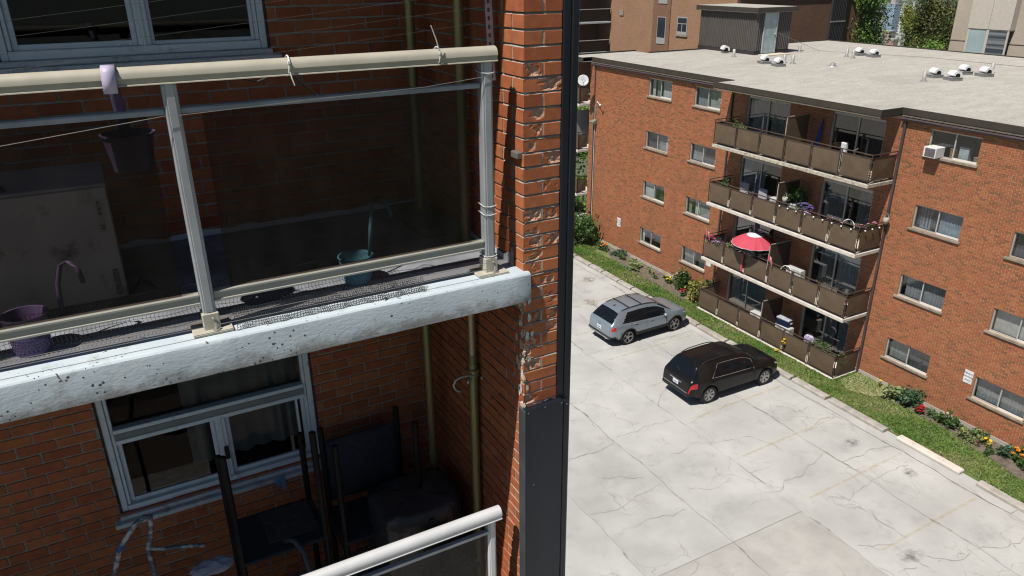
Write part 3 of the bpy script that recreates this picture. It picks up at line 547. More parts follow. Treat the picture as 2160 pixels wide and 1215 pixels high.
rm_ = MB(); rm_.prism([(x, y, 10.60) for x, y in rp], (0, 0, .225)); roof = ap(rm_, 'roof', GRV)
FAS = mat('fascia_brown', (.055, .045, .036), .5, .1, var=.12, scale=3); GUT = mat('gutter_brown', (.085, .065, .07), .45, .2, var=.1, scale=3)
def fascia_run(p, q):
    (x0, y0), (x1, y1) = p, q; e = .05
    return MB().box(min(x0, x1)-e, max(x0, x1)+(e if x0 != x1 else .0), min(y0, y1)-(e if y0 == y1 else 0), max(y0, y1)+(.0 if y0 == y1 else 0), 10.645, 10.855)
for i, (p, q) in enumerate(zip(rp[:8], rp[1:9])):
    if p[0] == q[0]: mb = MB().box(p[0]-.06, p[0]+.0, min(p[1], q[1])-(.06 if i in (2,) else 0), max(p[1], q[1])+(.06 if i in (2,) else 0), 10.645, 10.857)
    else: mb = MB().box(min(p[0], q[0]), max(p[0], q[0])-.061, p[1]-.06 if i == 1 else p[1], p[1] if i == 1 else p[1]+.06, 10.645, 10.857)
    ap(mb, 'fascia', FAS)
ap(MB().box(29.6, 45, 37.28, 37.36, 10.6, 10.90), 'parapet_edge', FAS); ap(MB().box(45, 45.08, 4, 37.28, 10.6, 10.88), 'parapet_edge', FAS); ap(MB().box(24.9, 29.68, 38.7, 38.76, 10.6, 10.9), 'parapet_edge', FAS)
# blended soffits and gutters
ap(MB().box(24.24, F-.02, 17.34, 25.86, 10.56, 10.598), 'soffit', mat('soffit', (.16, .13, .10), .8)); ap(MB().box(25.36, F, 25.9, 37.1, 10.56, 10.598), 'soffit', mat('soffit', (.16, .13, .10), .8)); ap(MB().box(25.36, F, 4, 17.3, 10.56, 10.598), 'soffit', mat('soffit', (.16, .13, .10), .8))
def gutter(y0, y1): return MB().prism([(25.48, y0, 10.53), (25.31, y0, 10.53), (25.29, y0, 10.49), (25.33, y0, 10.42), (25.37, y0, 10.40), (25.48, y0, 10.40)], (0, y1-y0, 0))
ap(gutter(4, 17.28), 'gutter', GUT); ap(gutter(26.95, 36.98), 'gutter', GUT)
ap(MB().bbox(25.40, 25.488, 17.11, 17.20, 0.02, 10.42, .012), 'downspout', GUT); ap(MB().bbox(25.40, 25.488, 25.80, 25.88, 0.1, 10.56, .012), 'downspout', GUT)
ap(MB().bbox(25.43, 25.488, 36.84, 36.90, 0.1, 10.42, .012), 'downspout', GUT)
ap(MB().cyl((25.45, 36.75, .3), (25.45, 36.75, 8.2), .025, n=8), 'conduit', mat('conduit_grey', (.50, .48, .46), .6))
# ---- stair penthouse on the roof
PH = mat('penthouse_cladding', (.104, .093, .084), .55, .1, var=.08, scale=2); PHD = mat('penthouse_base', (.035, .028, .03), .7)
ph = ap(MB().box(33.95, 36.68, 33.16, 37.92, 10.82, 13.16), 'penthouse', PH)
rb = MB()
n_ = 34
for i in range(n_):
    y = 33.18+(37.9-33.18)*(i+.5)/n_; rb.add([(33.95, y-.05, 11.05), (33.90, y-.025, 11.05), (33.90, y+.025, 11.05), (33.95, y+.05, 11.05), (33.95, y-.05, 13.12), (33.90, y-.025, 13.12), (33.90, y+.025, 13.12), (33.95, y+.05, 13.12)], [(0, 1, 5, 4), (1, 2, 6, 5), (2, 3, 7, 6)])
for i in range(19):
    x = 33.97+(36.66-33.97)*(i+.5)/19
    if 34.4 < x < 35.52: continue
    rb.add([(x-.05, 33.16, 11.05), (x-.025, 33.11, 11.05), (x+.025, 33.11, 11.05), (x+.05, 33.16, 11.05), (x-.05, 33.16, 13.12), (x-.025, 33.11, 13.12), (x+.025, 33.11, 13.12), (x+.05, 33.16, 13.12)], [(0, 4, 5, 1), (1, 5, 6, 2), (2, 6, 7, 3)])
rb.obj('cladding_ribs', PH, ph, kind='stuff')
MB().box(33.92, 36.70, 33.13, 37.94, 10.825, 11.04).obj('base_flashing', PHD, ph); MB().box(33.7, 36.9, 32.95, 38.1, 13.14, 13.40).obj('cap', FAS, ph); MB().box(33.78, 36.82, 33.03, 38.02, 13.40, 13.415).obj('cap_gravel', GRV, ph); MB().box(33.68, 36.92, 32.93, 38.12, 13.12, 13.16).obj('cap_drip', mat('drip_grey', (.10, .095, .09), .5), ph)
pd = MB().box(34.52, 35.42, 33.08, 33.12, 10.90, 13.08).obj('door', mat('pale_blue_door', (.36, .46, .50), .6, var=.12, scale=2.5, grime=((.30, .30, .30), 4, .55, .8)), ph)
MB().box(34.44, 34.52, 33.06, 33.14, 10.9, 13.13).box(35.42, 35.5, 33.06, 33.14, 10.9, 13.13).box(34.52, 35.42, 33.06, 33.14, 13.08, 13.13).obj('frame', mat('door_frame_pale', (.42, .48, .50), .6), pd); MB().sphere((35.33, 33.05, 11.95), .045).obj('knob', ALU, pd)
MB().box(34.2, 36.0, 32.3, 33.05, 10.828, 10.87).obj('door_step', mat('pale_board', (.62, .55, .46), .9), ph)
# ================================================================== NEAR BRICK BLOCK WITH THE RECESSED BALCONIES
SW, BWY, PF = 1.790, 4.63, 3.184          # side wall plane x, back wall plane y, pier front plane y
nb = thing('apartment_building', 'near red brick block with recessed balcony, white painted slab and chipped corner pier', 'building', (SW, 4, 0))
def npart(mb, name, mats, parent=None, **kw):
    par = nb if parent is None else parent; o = mb.obj(name, mats, par, **kw)
    if par is nb: o.matrix_parent_inverse = Matrix.Translation((-SW, -4, 0))
    return o
NM = mat('near_mortar', (.37, .34, .30), .95, c2=(.48, .44, .39), scale=25, detail=6, bump=.6, bscale=220)
ZT2 = 19.2
WIN = [(-.40, .935, 15.15, 16.45), (-.385, .935, 12.33, 13.75)]
mb = MB(); xs_ = sorted({-5.0, SW, *[q for o in WIN for q in o[:2]]}); zs_ = sorted({0.0, ZT2, *[q for o in WIN for q in o[2:]]})
for a, b in zip(xs_, xs_[1:]):
    for c, d in zip(zs_, zs_[1:]):
        if any(o[0] <= (a+b)/2 <= o[1] and o[2] <= (c+d)/2 <= o[3] for o in WIN): continue
        mb.add([(a, BWY, c), (b, BWY, c), (b, BWY, d), (a, BWY, d)], [(0, 1, 2, 3)])
for (a, b, c, d) in WIN: y1 = BWY+.13; mb.add([(a, BWY, c), (b, BWY, c), (b, BWY, d), (a, BWY, d), (a, y1, c), (b, y1, c), (b, y1, d), (a, y1, d)], [(0, 4, 5, 1), (1, 5, 6, 2), (2, 6, 7, 3), (3, 7, 4, 0)])
bwall = npart(mb, 'back_wall', NM)
swall = npart(MB().box(SW, 2.0, PF+.21, 6.9, 0, ZT2).box(SW+.05, 2.0, PF+.05, PF+.21, 0, ZT2), 'side_wall', NM)
npart(MB().box(-5, SW, 6.9, 7.0, 0, ZT2).box(-5, 2, 4.7, 6.9, ZT2, ZT2+.2).box(-5.1, -5, 4.63, 7, 0, ZT2), 'rear_mass', mat('plain_wall', (.3, .13, .07), .9))
# ---- bricks
cn = [(.34, .098, .043), (.41, .127, .053), (.47, .158, .065), (.44, .142, .058), (.38, .114, .050)]
BN = mat_pieces('near_brick', cn, None, rough=.8, var=.16, scale=22, bump=.3, bscale=170, blotch=((.25, .10, .055), 9, .60, .78)); BNA = mat_pieces('near_brick_joined', cn, 'tint', rough=.8, var=.16, scale=22, bump=.3, bscale=170, blotch=((.25, .10, .055), 9, .60, .78))
RAW = mat('raw_clay', (.50, .25, .16), .95, c2=(.62, .40, .29), scale=45, detail=8, bump=.8, bscale=160)
HB = .0720; JT = .0115; ZB = 14.362; LB = .2120
def std_brick(seed):
    g = random.Random(seed); m_ = MB(); m_.bbox(-.5, .5, -.5, .5, -.5, .5, .028)
    m_.v = [tuple(c*(1+g.uniform(-.018, .018)) for c in q) for q in m_.v]; return m_.mesh('brick', BN)
BMS = [std_brick(i) for i in range(6)]
random.seed(31)
def lay(z0, p, q, off): 
    out = []; u = math.floor((p-off)/LB)*LB+off
    while u < q:
        a, b = max(u+JT/2, p), min(u+LB-JT/2, q)
        if b-a > .02: out.append((a, b))
        u += LB
    return out
kk = range(int((10.6-ZB)/HB)-1, int((18.2-ZB)/HB)+1)
back, side = [], []
for k in kk:
    z0 = ZB+k*HB+JT/2; z1 = z0+HB-JT; zm = (z0+z1)/2; free = [(-4.2, SW-.004)]
    for (a, b, c, d) in WIN:
        if c < zm < d: free = [s_ for (p, q) in free for s_ in (((p, a), (b, q)) if a > p and b < q else ((p, q),)) if s_[1] > s_[0]]
    for (p, q) in free:
        for (a, b) in lay(z0, p, q, (LB/2 if k % 2 else 0)+.03+random.uniform(-.01, .01)): back.append((a, b, BWY-.006-random.uniform(0, .004), BWY+.02, z0+random.uniform(-.002, .002), z1+random.uniform(-.002, .002)))
    # pier corner: headers and stretchers alternate round the arris
    e = .006
    if k % 2:
        side.append((SW-e, 1.998, PF-e, PF+.098, z0, z1, 'pier')); start = PF+.098+JT
    else:
        side += [(SW-e, SW+.098, PF-e, PF+.200, z0, z1, 'pier'), (SW+.098+JT, 1.998, PF-e, PF+.09, z0, z1, 'front')]; start = PF+.200+JT
    u = start
    while u < BWY-.02:
        b = min(u+LB-JT, BWY-.01); side.append((SW-e-random.uniform(0, .003), SW+.02, u, b, z0, z1, 'side')); u = b+JT
def vis(p):
    d = Vector(p)-CAM; x_, y_, z_ = d.dot(r2), d.dot(u2), d.dot(fw); return z_ > 0 and abs(1582.97*x_/z_) < 1090 and abs(1582.97*y_/z_) < 620
from mathutils import noise
def spalled(x0, x1, y0, y1, z0, z1, seed, amt):
    """brick whose faces have flaked: front (-y) and left (-x) faces carry an uneven, hollowed patch of raw clay"""
    m_ = MB(); g = random.Random(seed); cxn = Vector((g.uniform(x0, x1), y0, g.uniform(z0, z1))); nx, nz = 9, 6
    def hollow(p): return max(0, amt-(p-cxn).length*.5+noise.noise(p*38+Vector((seed*7.3, 0, 0)))*.030)
    P = []; D = []
    for j in range(nz+1):
        for i in range(nx+1):
            p = Vector((x0+(x1-x0)*i/nx, y0, z0+(z1-z0)*j/nz)); h = min(.013, hollow(p)*.6); P.append(p+Vector((min(h*.6, .01) if i == 0 else 0, h, 0))); D.append(h)
    m_.v = [tuple(p) for p in P]
    for j in range(nz):
        for i in range(nx):
            f = (j*(nx+1)+i, j*(nx+1)+i+1, (j+1)*(nx+1)+i+1, (j+1)*(nx+1)+i); m_.f.append(f); m_.t.append(.5); m_.mi.append(1 if sum(D[q] for q in f)/4 > .0025 else 0)
    m_.m = 0; o = len(m_.v)
    m_.add([(x0, y0, z0), (x0, y1, z0), (x0, y1, z1), (x0, y0, z1), (x1, y0, z0), (x1, y1, z0), (x1, y1, z1), (x1, y0, z1)], [(0, 3, 2, 1), (4, 5, 6, 7), (0, 1, 5, 4), (3, 7, 6, 2), (1, 2, 6, 5)])
    m_.m = 1; return m_
jb = MB(); cnt = 0; order = sorted(range(len(back)), key=lambda i: (back[i][0]-0)**2+(back[i][4]-15.56)**2)
good = [i for i in order if vis((back[i][0]+.1, BWY, back[i][4])) and back[i][1]-back[i][0] > .09]; pickb = set(good[:298])
for i, (a, b, y0, y1, z0, z1) in enumerate(back):
    if i in pickb: inst(random.choice(BMS), 'brick', bwall, ((a+b)/2, (y0+y1)/2, (z0+z1)/2), (0, 0, 0), (b-a, y1-y0, z1-z0))
    else: jb.tag = random.random(); jb.box(a, b, y0, y1, z0, z1)
jb.obj('bricks', BNA, bwall, tint=True, kind='stuff')
js = MB(); piers = [i for i, s_ in enumerate(side) if s_[6] != 'side']; rest = [i for i, s_ in enumerate(side) if s_[6] == 'side' and vis((SW, s_[2], s_[4]))]
rest.sort(key=lambda i: side[i][2]+abs(side[i][4]-14.4)*.2); keep_ = set([i for i in piers if vis((SW+.1, PF, side[i][4])) and side[i][4] > 13.1]+rest[:175])
for i, (x0, x1, y0, y1, z0, z1, kd) in enumerate(side):
    j_ = random.uniform(-.0015, .0015)
    if i in keep_:
        dmg = (kd != 'side') and random.random() < (.62 if z0 < 14.35 else .34) and z0 < 15.9
        if dmg:
            o = spalled(x0, x1, y0+random.uniform(0, .004), y1, z0, z1, i, random.uniform(.006, .03)).obj('brick', [BN, RAW], swall)
            o['label'] = 'flaked brick with raw pinkish clay showing'
        else: inst(random.choice(BMS), 'brick', swall, ((x0+x1)/2+j_, (y0+y1)/2+j_, (z0+z1)/2), (0, 0, random.uniform(-.006, .006) if kd != 'side' else 0), (x1-x0, y1-y0, z1-z0))
    else: js.tag = random.random(); js.box(x0, x1, y0, y1, z0, z1)
js.obj('bricks', BNA, swall, tint=True, kind='stuff')
mj = MB()
for k in kk:                                    # mortar beds and upright joints of the pier, set back a little and ragged
    zj = ZB+k*HB; n = 8; e0 = .0015
    for i in range(n):
        a, b = SW+(1.998-SW)*i/n, SW+(1.998-SW)*(i+1)/n; r_ = random.uniform(0, .003); zl, zh = zj-JT/2-.001, zj+JT/2+.001; mj.add([(a, PF-.0052+r_, zl), (b, PF-.0052+r_, zl), (b, PF+.006+r_, zh), (a, PF+.006+r_, zh), (b, PF+.06, zh), (a, PF+.06, zh)], [(0, 1, 2, 3), (3, 2, 4, 5)]); y0, y1 = PF-.005+.215*i/n, PF-.005+.215*(i+1)/n; mj.add([(SW-.0052+r_, y1, zl), (SW-.0052+r_, y0, zl), (SW+.006+r_, y0, zh), (SW+.006+r_, y1, zh), (SW+.06, y0, zh), (SW+.06, y1, zh)], [(0, 1, 2, 3), (3, 2, 4, 5)])
    z0 = zj+JT/2; z1 = z0+HB-JT
    e0 = -.003
    if k % 2: mj.box(SW+e0, SW+.06, PF+.097, PF+.111, z0, z1)
    else: mj.box(SW+.097, SW+.111, PF+e0, PF+.06, z0, z1); mj.box(SW+e0, SW+.06, PF+.199, PF+.213, z0, z1)
mj.obj('mortar_joints', NM, swall, kind='stuff')
# crumbled mortar and flaked paint along the arris below the slab
CRM = mat('crumbled_mortar', (.62, .55, .48), .95, c2=(.46, .27, .19), scale=35, detail=6, bump=.8); g_ = random.Random(3)
for q in range(40):
    z = g_.choice([13.93-abs(g_.gauss(0, .34)) for _ in range(2)]); r_ = g_.uniform(.007, .02); cm2 = MB(); cm2.sphere((SW-.004+g_.uniform(-.003, .004), PF+g_.uniform(-.004, .035), max(13.28, z)), r_, 6, 4, (.55, 1, 1.5))
    cm2.v = [tuple(c+g_.uniform(-.003, .003) for c in p) for p in cm2.v]; cm2.obj('mortar_lump', CRM, swall)
PSM = mat('paint_smear', (.66, .64, .60), .85, c2=(.50, .42, .36), scale=60, detail=6)
for q in range(26):
    z = 13.96-abs(g_.gauss(0, .33)); y = PF+abs(g_.gauss(0, .035)); r_ = g_.uniform(.008, .03); k_ = 9
    if z < 13.3: continue
    if q % 3: MB().poly([(SW-.0098, y+r_*.6*math.cos(-a*6.283/k_)*g_.uniform(.5, 1.2), z+r_*1.5*math.sin(-a*6.283/k_)*g_.uniform(.5, 1.2)) for a in range(k_)]).obj('paint_smear', PSM, swall)
    else:
        xc = SW+.012+abs(g_.gauss(0, .02)); MB().poly([(xc+r_*.5*math.cos(a*6.283/k_)*g_.uniform(.6, 1.2), PF-.0098, z+r_*math.sin(a*6.283/k_)*g_.uniform(.6, 1.2)) for a in range(k_)]).obj('paint_smear', PSM, swall)
MB().bbox(SW-.035, SW+.0, PF+.005, PF+.085, 14.695, 14.728, .004).obj('wall_block', mat('grey_block', (.12, .11, .10), .9), swall)
# ---- dark sheet metal: corner flashing and the panel over the lower pier
NAV = mat('navy_sheet_metal', (.017, .021, .033), .38, .3, var=.25, scale=4, spec=.5, stretch=(1, 1, .3), grime=((.05, .05, .055), 2.0, .6, .9))
fl_ = npart(MB().bbox(2.0, 2.045, PF-.012, 7.0, 0, ZT2, .004), 'corner_flashing', NAV); MB().bbox(2.045, 2.085, PF-.022, 7.0, 0, ZT2, .004).obj('flashing_lip', NAV, fl_)
pn = npart(MB().bbox(1.772, 2.022, PF-.05, PF-.012, 9.0, 13.275, .003), 'metal_panel', NAV); MB().bbox(1.766, 1.786, PF-.046, PF+.022, 9.0, 13.27, .002).obj('panel_return', mat('navy_edge_lit', (.10, .105, .12), .4, .3), pn); MB().bbox(2.026, 2.064, PF-.046, PF-.023, 9.0, 13.262, .003).obj('flashing_cover', NAV, pn)  # return lip painted a paler navy to stand for the sun on it
for (x, z) in ((1.79, 13.255), (1.90, 13.262), (2.01, 13.258), (2.045, 13.24), (1.825, 12.75)): MB().sphere((x, PF-.050, z), .006, 8, 5).obj('screw', mat('dull_screw', (.12, .12, .13), .5, .5), pn)
# ---- windows facing the balconies
FRM = mat('pale_window_paint', (.74, .83, .88), .6, c2=(.84, .90, .94), scale=14, detail=8, bump=.2, bscale=90, grime=((.30, .32, .34), 9, .58, .8))
NPANE = mat_glass('near_pane', (.50, .53, .55), .06); SILLN = mat('rough_painted_sill', (.62, .68, .70), .85, c2=(.72, .74, .75), scale=30, bump=.9, bscale=120, grime=((.26, .26, .26), 12, .55, .75)); CAULK = mat('dark_caulk', (.07, .05, .05), .9)
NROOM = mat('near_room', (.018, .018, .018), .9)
def near_window(x0, x1, z0, z1, transom, mull, curt, lower_sash):
    y = BWY+.015; t = .05
    f = npart(MB().bbox(x0+.012, x0+t, y, y+.09, z0, z1, .004).bbox(x1-t, x1-.012, y, y+.09, z0, z1, .004).bbox(x0+t, x1-t, y, y+.09, z1-t, z1, .004).bbox(x0+t, x1-t, y-.005, y+.09, z0, z0+.045, .004), 'window', FRM)
    MB().box(x0, x0+.011, y-.01, y+.09, z0, z1).obj('caulk', CAULK, f); MB().box(x1-.011, x1, y-.01, y+.09, z0, z1).obj('caulk', CAULK, f)
    MB().bbox(x0+t+.002, x0+t+.022, y+.01, y+.08, z0+.046, z1-t, .003).obj('storm_track', FRM, f); MB().bbox(x1-t-.022, x1-t-.002, y+.01, y+.08, z0+.046, z1-t, .003).obj('storm_track', FRM, f)
    a, b = x0+t+.022, x1-t-.022
    if transom:
        MB().bbox(a, b, y-.004, y+.07, transom, transom+.045, .004).obj('transom', mat('grey_transom', (.26, .28, .29), .6), f); MB().bbox(a, b, y-.01, y+.06, transom+.047, transom+.075, .004).bbox(a, b, y-.008, y+.07, transom-.032, transom-.002, .004).obj('transom_lip', FRM, f)
    zt = transom-.032 if transom else z1-t
    MB().bbox(mull-.032, mull+.032, y+.005, y+.06, z0+.045, zt, .004).bbox(mull-.012, mull+.006, y-.002, y+.005, z0+.045, zt, .002).obj('mullion', FRM, f)
    for s_, (p, q) in enumerate(((a, mull-.032), (mull+.032, b))):
        sh = MB(); w_ = .028 if lower_sash or s_ == 0 else .02
        sh.bbox(p, p+w_, y+.03, y+.055, z0+.045, zt, .003).bbox(q-w_, q, y+.03, y+.055, z0+.045, zt, .003).bbox(p+w_, q-w_, y+.03, y+.055, z0+.045, z0+.045+w_, .003).obj('sash', FRM, f)
        MB().add([(p+w_, y+.042, z0+.045+w_), (q-w_, y+.042, z0+.045+w_), (q-w_, y+.042, zt), (p+w_, y+.042, zt)], [(0, 1, 2, 3)]).obj('pane', NPANE, f)
    if transom: MB().add([(a, y+.042, transom+.075), (b, y+.042, transom+.075), (b, y+.042, z1-t), (a, y+.042, z1-t)], [(0, 1, 2, 3)]).obj('pane', NPANE, f)
    sl = MB(); sl.bbox(x0-.04, x1+.045, BWY-.065, BWY+.03, z0-.062, z0-.03, .005); sl.bbox(x0-.005, x1+.005, BWY-.03, BWY+.05, z0-.029, z0-.001, .004); sl.obj('sill', SILLN, f)
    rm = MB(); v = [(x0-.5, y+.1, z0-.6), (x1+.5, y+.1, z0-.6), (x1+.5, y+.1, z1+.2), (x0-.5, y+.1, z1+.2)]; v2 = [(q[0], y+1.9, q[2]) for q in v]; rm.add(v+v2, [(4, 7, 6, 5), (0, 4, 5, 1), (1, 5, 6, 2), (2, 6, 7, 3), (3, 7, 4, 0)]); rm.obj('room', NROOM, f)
    for (p, q, m_, dy, zlo) in curt:
        n = 40; cm3 = MB(); vs_ = []
        for i in range(n+1): x = p+(q-p)*i/n; d = .018*math.sin(x*52)+.01*math.sin(x*23+1); vs_ += [(x, y+.16+dy+d, zlo), (x, y+.16+dy+d*.6, z1)]
        cm3.add(vs_, [(2*i, 2*i+1, 2*i+3, 2*i+2) for i in range(n)]).obj('curtain', m_, f, smooth=True)
    return f
BEI = mat('beige_curtain', (.42, .38, .33), .9, var=.12, scale=6)
wt = near_window(-.40, .935, 15.15, 16.45, None, .285, [], False)
wl = near_window(-.385, .935, 12.33, 13.75, 12.868, .30, [(.1, .9, BEI, .0, 12.45)], True)
MB().bbox(.80, .815, BWY+.03, BWY+.06, 12.38, 12.83, .003).obj('sash_stile', FRM, wl); MB().bbox(.295, .325, BWY-.0, BWY+.018, 12.52, 12.62, .005).obj('latch', mat('black_latch', (.02, .02, .02), .5), wl)
TAP = mat('blue_painter_tape', (.10, .24, .38), .7)
MB().add([(.575, BWY-.068, 12.30), (.605, BWY-.07, 12.305), (.60, BWY-.075, 12.235), (.572, BWY-.075, 12.25)], [(0, 1, 2, 3)]).add([(.607, BWY-.069, 12.31), (.64, BWY-.07, 12.315), (.645, BWY-.078, 12.21), (.612, BWY-.078, 12.205)], [(0, 1, 2, 3)]).obj('tape_strip', TAP, wl)
# ---- slabs
WP = mat('white_slab_paint', (.52, .60, .66), .75, c2=(.59, .655, .70), scale=6, detail=8, bump=.0)
def slab_paint():
    n = WP.node_tree.nodes; l = WP.node_tree.links; p = n['Principled BSDF']; src = p.inputs['Base Color'].links[0].from_socket
    g = n.new('ShaderNodeNewGeometry')
    v = n.new('ShaderNodeTexVoronoi'); v.inputs['Scale'].default_value = 38; v.inputs['Randomness'].default_value = 1; l.new(g.outputs['Position'], v.inputs['Vector'])
    nz = n.new('ShaderNodeTexNoise'); nz.inputs['Scale'].default_value = 3.4; nz.inputs['Detail'].default_value = 7; nz.inputs['Roughness'].default_value = .7; l.new(g.outputs['Position'], nz.inputs['Vector'])
    th = n.new('ShaderNodeMapRange'); th.inputs[1].default_value = .45; th.inputs[2].default_value = .75; th.inputs[3].default_value = .02; th.inputs[4].default_value = .40; l.new(nz.outputs['Fac'], th.inputs[0])
    lt = n.new('ShaderNodeMath'); lt.operation = 'LESS_THAN'; l.new(v.outputs['Distance'], lt.inputs[0]); l.new(th.outputs[0], lt.inputs[1])
    # grime: rubbed smears, heavier on the lower arris
    n3 = n.new('ShaderNodeTexNoise'); n3.inputs['Scale'].default_value = 7; n3.inputs['Detail'].default_value = 10; n3.inputs['Roughness'].default_value = .75; l.new(g.outputs['Position'], n3.inputs['Vector'])
    sx = n.new('ShaderNodeSeparateXYZ'); l.new(g.outputs['Position'], sx.inputs[0])
    zr = n.new('ShaderNodeMapRange'); zr.inputs[1].default_value = 14.03; zr.inputs[2].default_value = 13.96; zr.inputs[3].default_value = 0; zr.inputs[4].default_value = .27; l.new(sx.outputs['Z'], zr.inputs[0])
    ad = n.new('ShaderNodeMath'); ad.operation = 'ADD'; l.new(n3.outputs['Fac'], ad.inputs[0]); l.new(zr.outputs[0], ad.inputs[1])
    gr = n.new('ShaderNodeMapRange'); gr.inputs[1].default_value = .56; gr.inputs[2].default_value = .78; gr.inputs[4].default_value = .85; l.new(ad.outputs[0], gr.inputs[0])
    m1 = n.new('ShaderNodeMixRGB'); m1.inputs[2].default_value = (.20, .195, .19, 1); l.new(gr.outputs[0], m1.inputs[0]); l.new(src, m1.inputs[1])
    m2 = n.new('ShaderNodeMixRGB'); m2.inputs[2].default_value = (.07, .07, .075, 1); l.new(lt.outputs[0], m2.inputs[0]); l.new(m1.outputs[0], m2.inputs[1]); l.new(m2.outputs[0], p.inputs['Base Color'])
    nb_ = n.new('ShaderNodeTexNoise'); nb_.inputs['Scale'].default_value = 62; nb_.inputs['Detail'].default_value = 9; nb_.inputs['Roughness'].default_value = .62; mp = n.new('ShaderNodeMapping'); mp.inputs['Scale'].default_value = (.5, 1, 1.2); mp.inputs['Rotation'].default_value = (0, .4, 0); l.new(g.outputs['Position'], mp.inputs[0]); l.new(mp.outputs[0], nb_.inputs['Vector'])
    sb_ = n.new('ShaderNodeMath'); sb_.operation = 'SUBTRACT'; l.new(nb_.outputs['Fac'], sb_.inputs[0]); l.new(lt.outputs[0], sb_.inputs[1])
    bu = n.new('ShaderNodeBump'); bu.inputs['Strength'].default_value = .36; bu.inputs['Distance'].default_value = .006; l.new(sb_.outputs[0], bu.inputs['Height']); l.new(bu.outputs[0], p.inputs['Normal'])
slab_paint()
def slab(zt, name='balcony_slab'):
    prof = [(4.62, 0), (3.75, 0), (3.45, .002), (3.24, .008), (3.146, .009), (3.137, .005), (3.131, -.002), (3.129, -.012), (3.128, -.060), (3.126, -.105), (3.127, -.149), (3.132, -.154), (4.62, -.154)]
    k = len(prof); n = 110; vs_ = []
    for i in range(n+1):
        x = -4.8+(1.812+4.8)*i/n; e = min(1, (1.812-x)/.05) if x > 1.76 else 1
        for j, (y, z) in enumerate(prof):
            w_ = 1 if 2 < j < 12 else 0; dy = (.0022*noise.noise(Vector((x*5, j*.7, zt)))+.0012*noise.noise(Vector((x*31, j*1.3, 2))))*w_; yy = y+dy+(.02*(1-e)**2 if y < 3.3 else 0); vs_.append((x, yy, zt+z+dy*.6+(-.01*(1-e)**2 if z > -.05 else .0)))
    fs = [(i*k+j, i*k+(j+1) % k, (i+1)*k+(j+1) % k, (i+1)*k+j) for i in range(n) for j in range(k)]+[tuple(range(n*k, n*k+k))]
    return npart(MB().add(vs_, fs), name, WP, smooth=True, edge=.38)
ZS = 14.10; PIT = 2.72
sl1 = slab(ZS); sl2 = slab(ZS+PIT); sl0 = slab(ZS-PIT)
FLR = mat('grey_floor_paint', (.24, .255, .285), .8, var=.25, scale=5, bump=.2)
for s_, z in ((sl1, ZS), (sl0, ZS-PIT)):
    pts = []; n = 70
    for i in range(n+1): x = -4.7+(SW+4.7)*i/n; pts.append((x, 3.44+.03*noise.noise(Vector((x*6, 1, z)))+.02*noise.noise(Vector((x*19, 3, z)))))
    m_ = MB(); vs_ = []
    for (x, y) in pts: vs_ += [(x, y, z+.0065), (x, 4.60, z+.0065)]
    m_.add(vs_, [(2*i, 2*i+2, 2*i+3, 2*i+1) for i in range(n)]).obj('floor_paint', FLR, s_)
# white paint lapped unevenly up the foot of the walls
m_ = MB(); n = 90; vs_ = []
for i in range(n+1): x = -3+(SW+3)*i/n; h = .035+.02*noise.noise(Vector((x*8, 0, 0)))+.012*noise.noise(Vector((x*27, 5, 0))); vs_ += [(x, BWY-.0125, ZS), (x, BWY-.0125, ZS+h)]
m_.add(vs_, [(2*i, 2*i+2, 2*i+3, 2*i+1) for i in range(n)]).obj('wall_foot_paint', mat('foot_paint', (.60, .66, .70), .8, var=.15, scale=12), sl1)
m_ = MB(); vs_ = []
for i in range(41): y = 3.3+1.3*i/40; h = .04+.025*noise.noise(Vector((y*8, 2, 0)))+.02*(1 if y < 3.36 else 0); vs_ += [(SW-.0125, y, ZS), (SW-.0125, y, ZS+h)]
m_.add(vs_, [(2*i, 2*i+1, 2*i+3, 2*i+2) for i in range(40)]).obj('wall_foot_paint', mat('foot_paint', (.5, .5, .5)), sl1)
# ---- railing
BEIGE = mat('beige_rail', (.46, .43, .35), .45, var=.06, scale=12, spec=.4); GRY = mat('grey_alloy', (.42, .44, .47), .42, .35, var=.08, scale=10); BASEP = mat('beige_base_plate', (.50, .47, .39), .6, var=.1, scale=15, grime=((.3, .28, .24), 20, .6, .8)); STL = mat('zinc_bolt', (.62, .60, .56), .35, .8, var=.1)
SMOKE = mat_glass('smoked_glass', (.63, .585, .575), .022)
def streaked(ma):  # pale diffuse streaks painted in for the faint reflections on the glass
    n = ma.node_tree.nodes; l = ma.node_tree.links; out = n['Material Output']; src = out.inputs[0].links[0].from_socket; g = n.new('ShaderNodeNewGeometry'); mp = n.new('ShaderNodeMapping'); mp.inputs['Scale'].default_value = (1, 1, .35); l.new(g.outputs['Position'], mp.inputs[0]); no = n.new('ShaderNodeTexNoise'); no.inputs['Scale'].default_value = 9; no.inputs['Detail'].default_value = 9; no.inputs['Roughness'].default_value = .7; l.new(mp.outputs[0], no.inputs['Vector'])
    mr = n.new('ShaderNodeMapRange'); mr.inputs[1].default_value = .42; mr.inputs[2].default_value = .75; mr.inputs[3].default_value = .001; mr.inputs[4].default_value = .016; l.new(no.outputs['Fac'], mr.inputs[0]); d = n.new('ShaderNodeBsdfDiffuse'); d.inputs[0].default_value = (.45, .43, .40, 1); mx = n.new('ShaderNodeMixShader'); l.new(mr.outputs[0], mx.inputs[0]); l.new(src, mx.inputs[1]); l.new(d.outputs[0], mx.inputs[2]); l.new(mx.outputs[0], out.inputs[0])
streaked(SMOKE)
SILV = mat('bright_rail', (.70, .70, .71), .35, .15, var=.05)
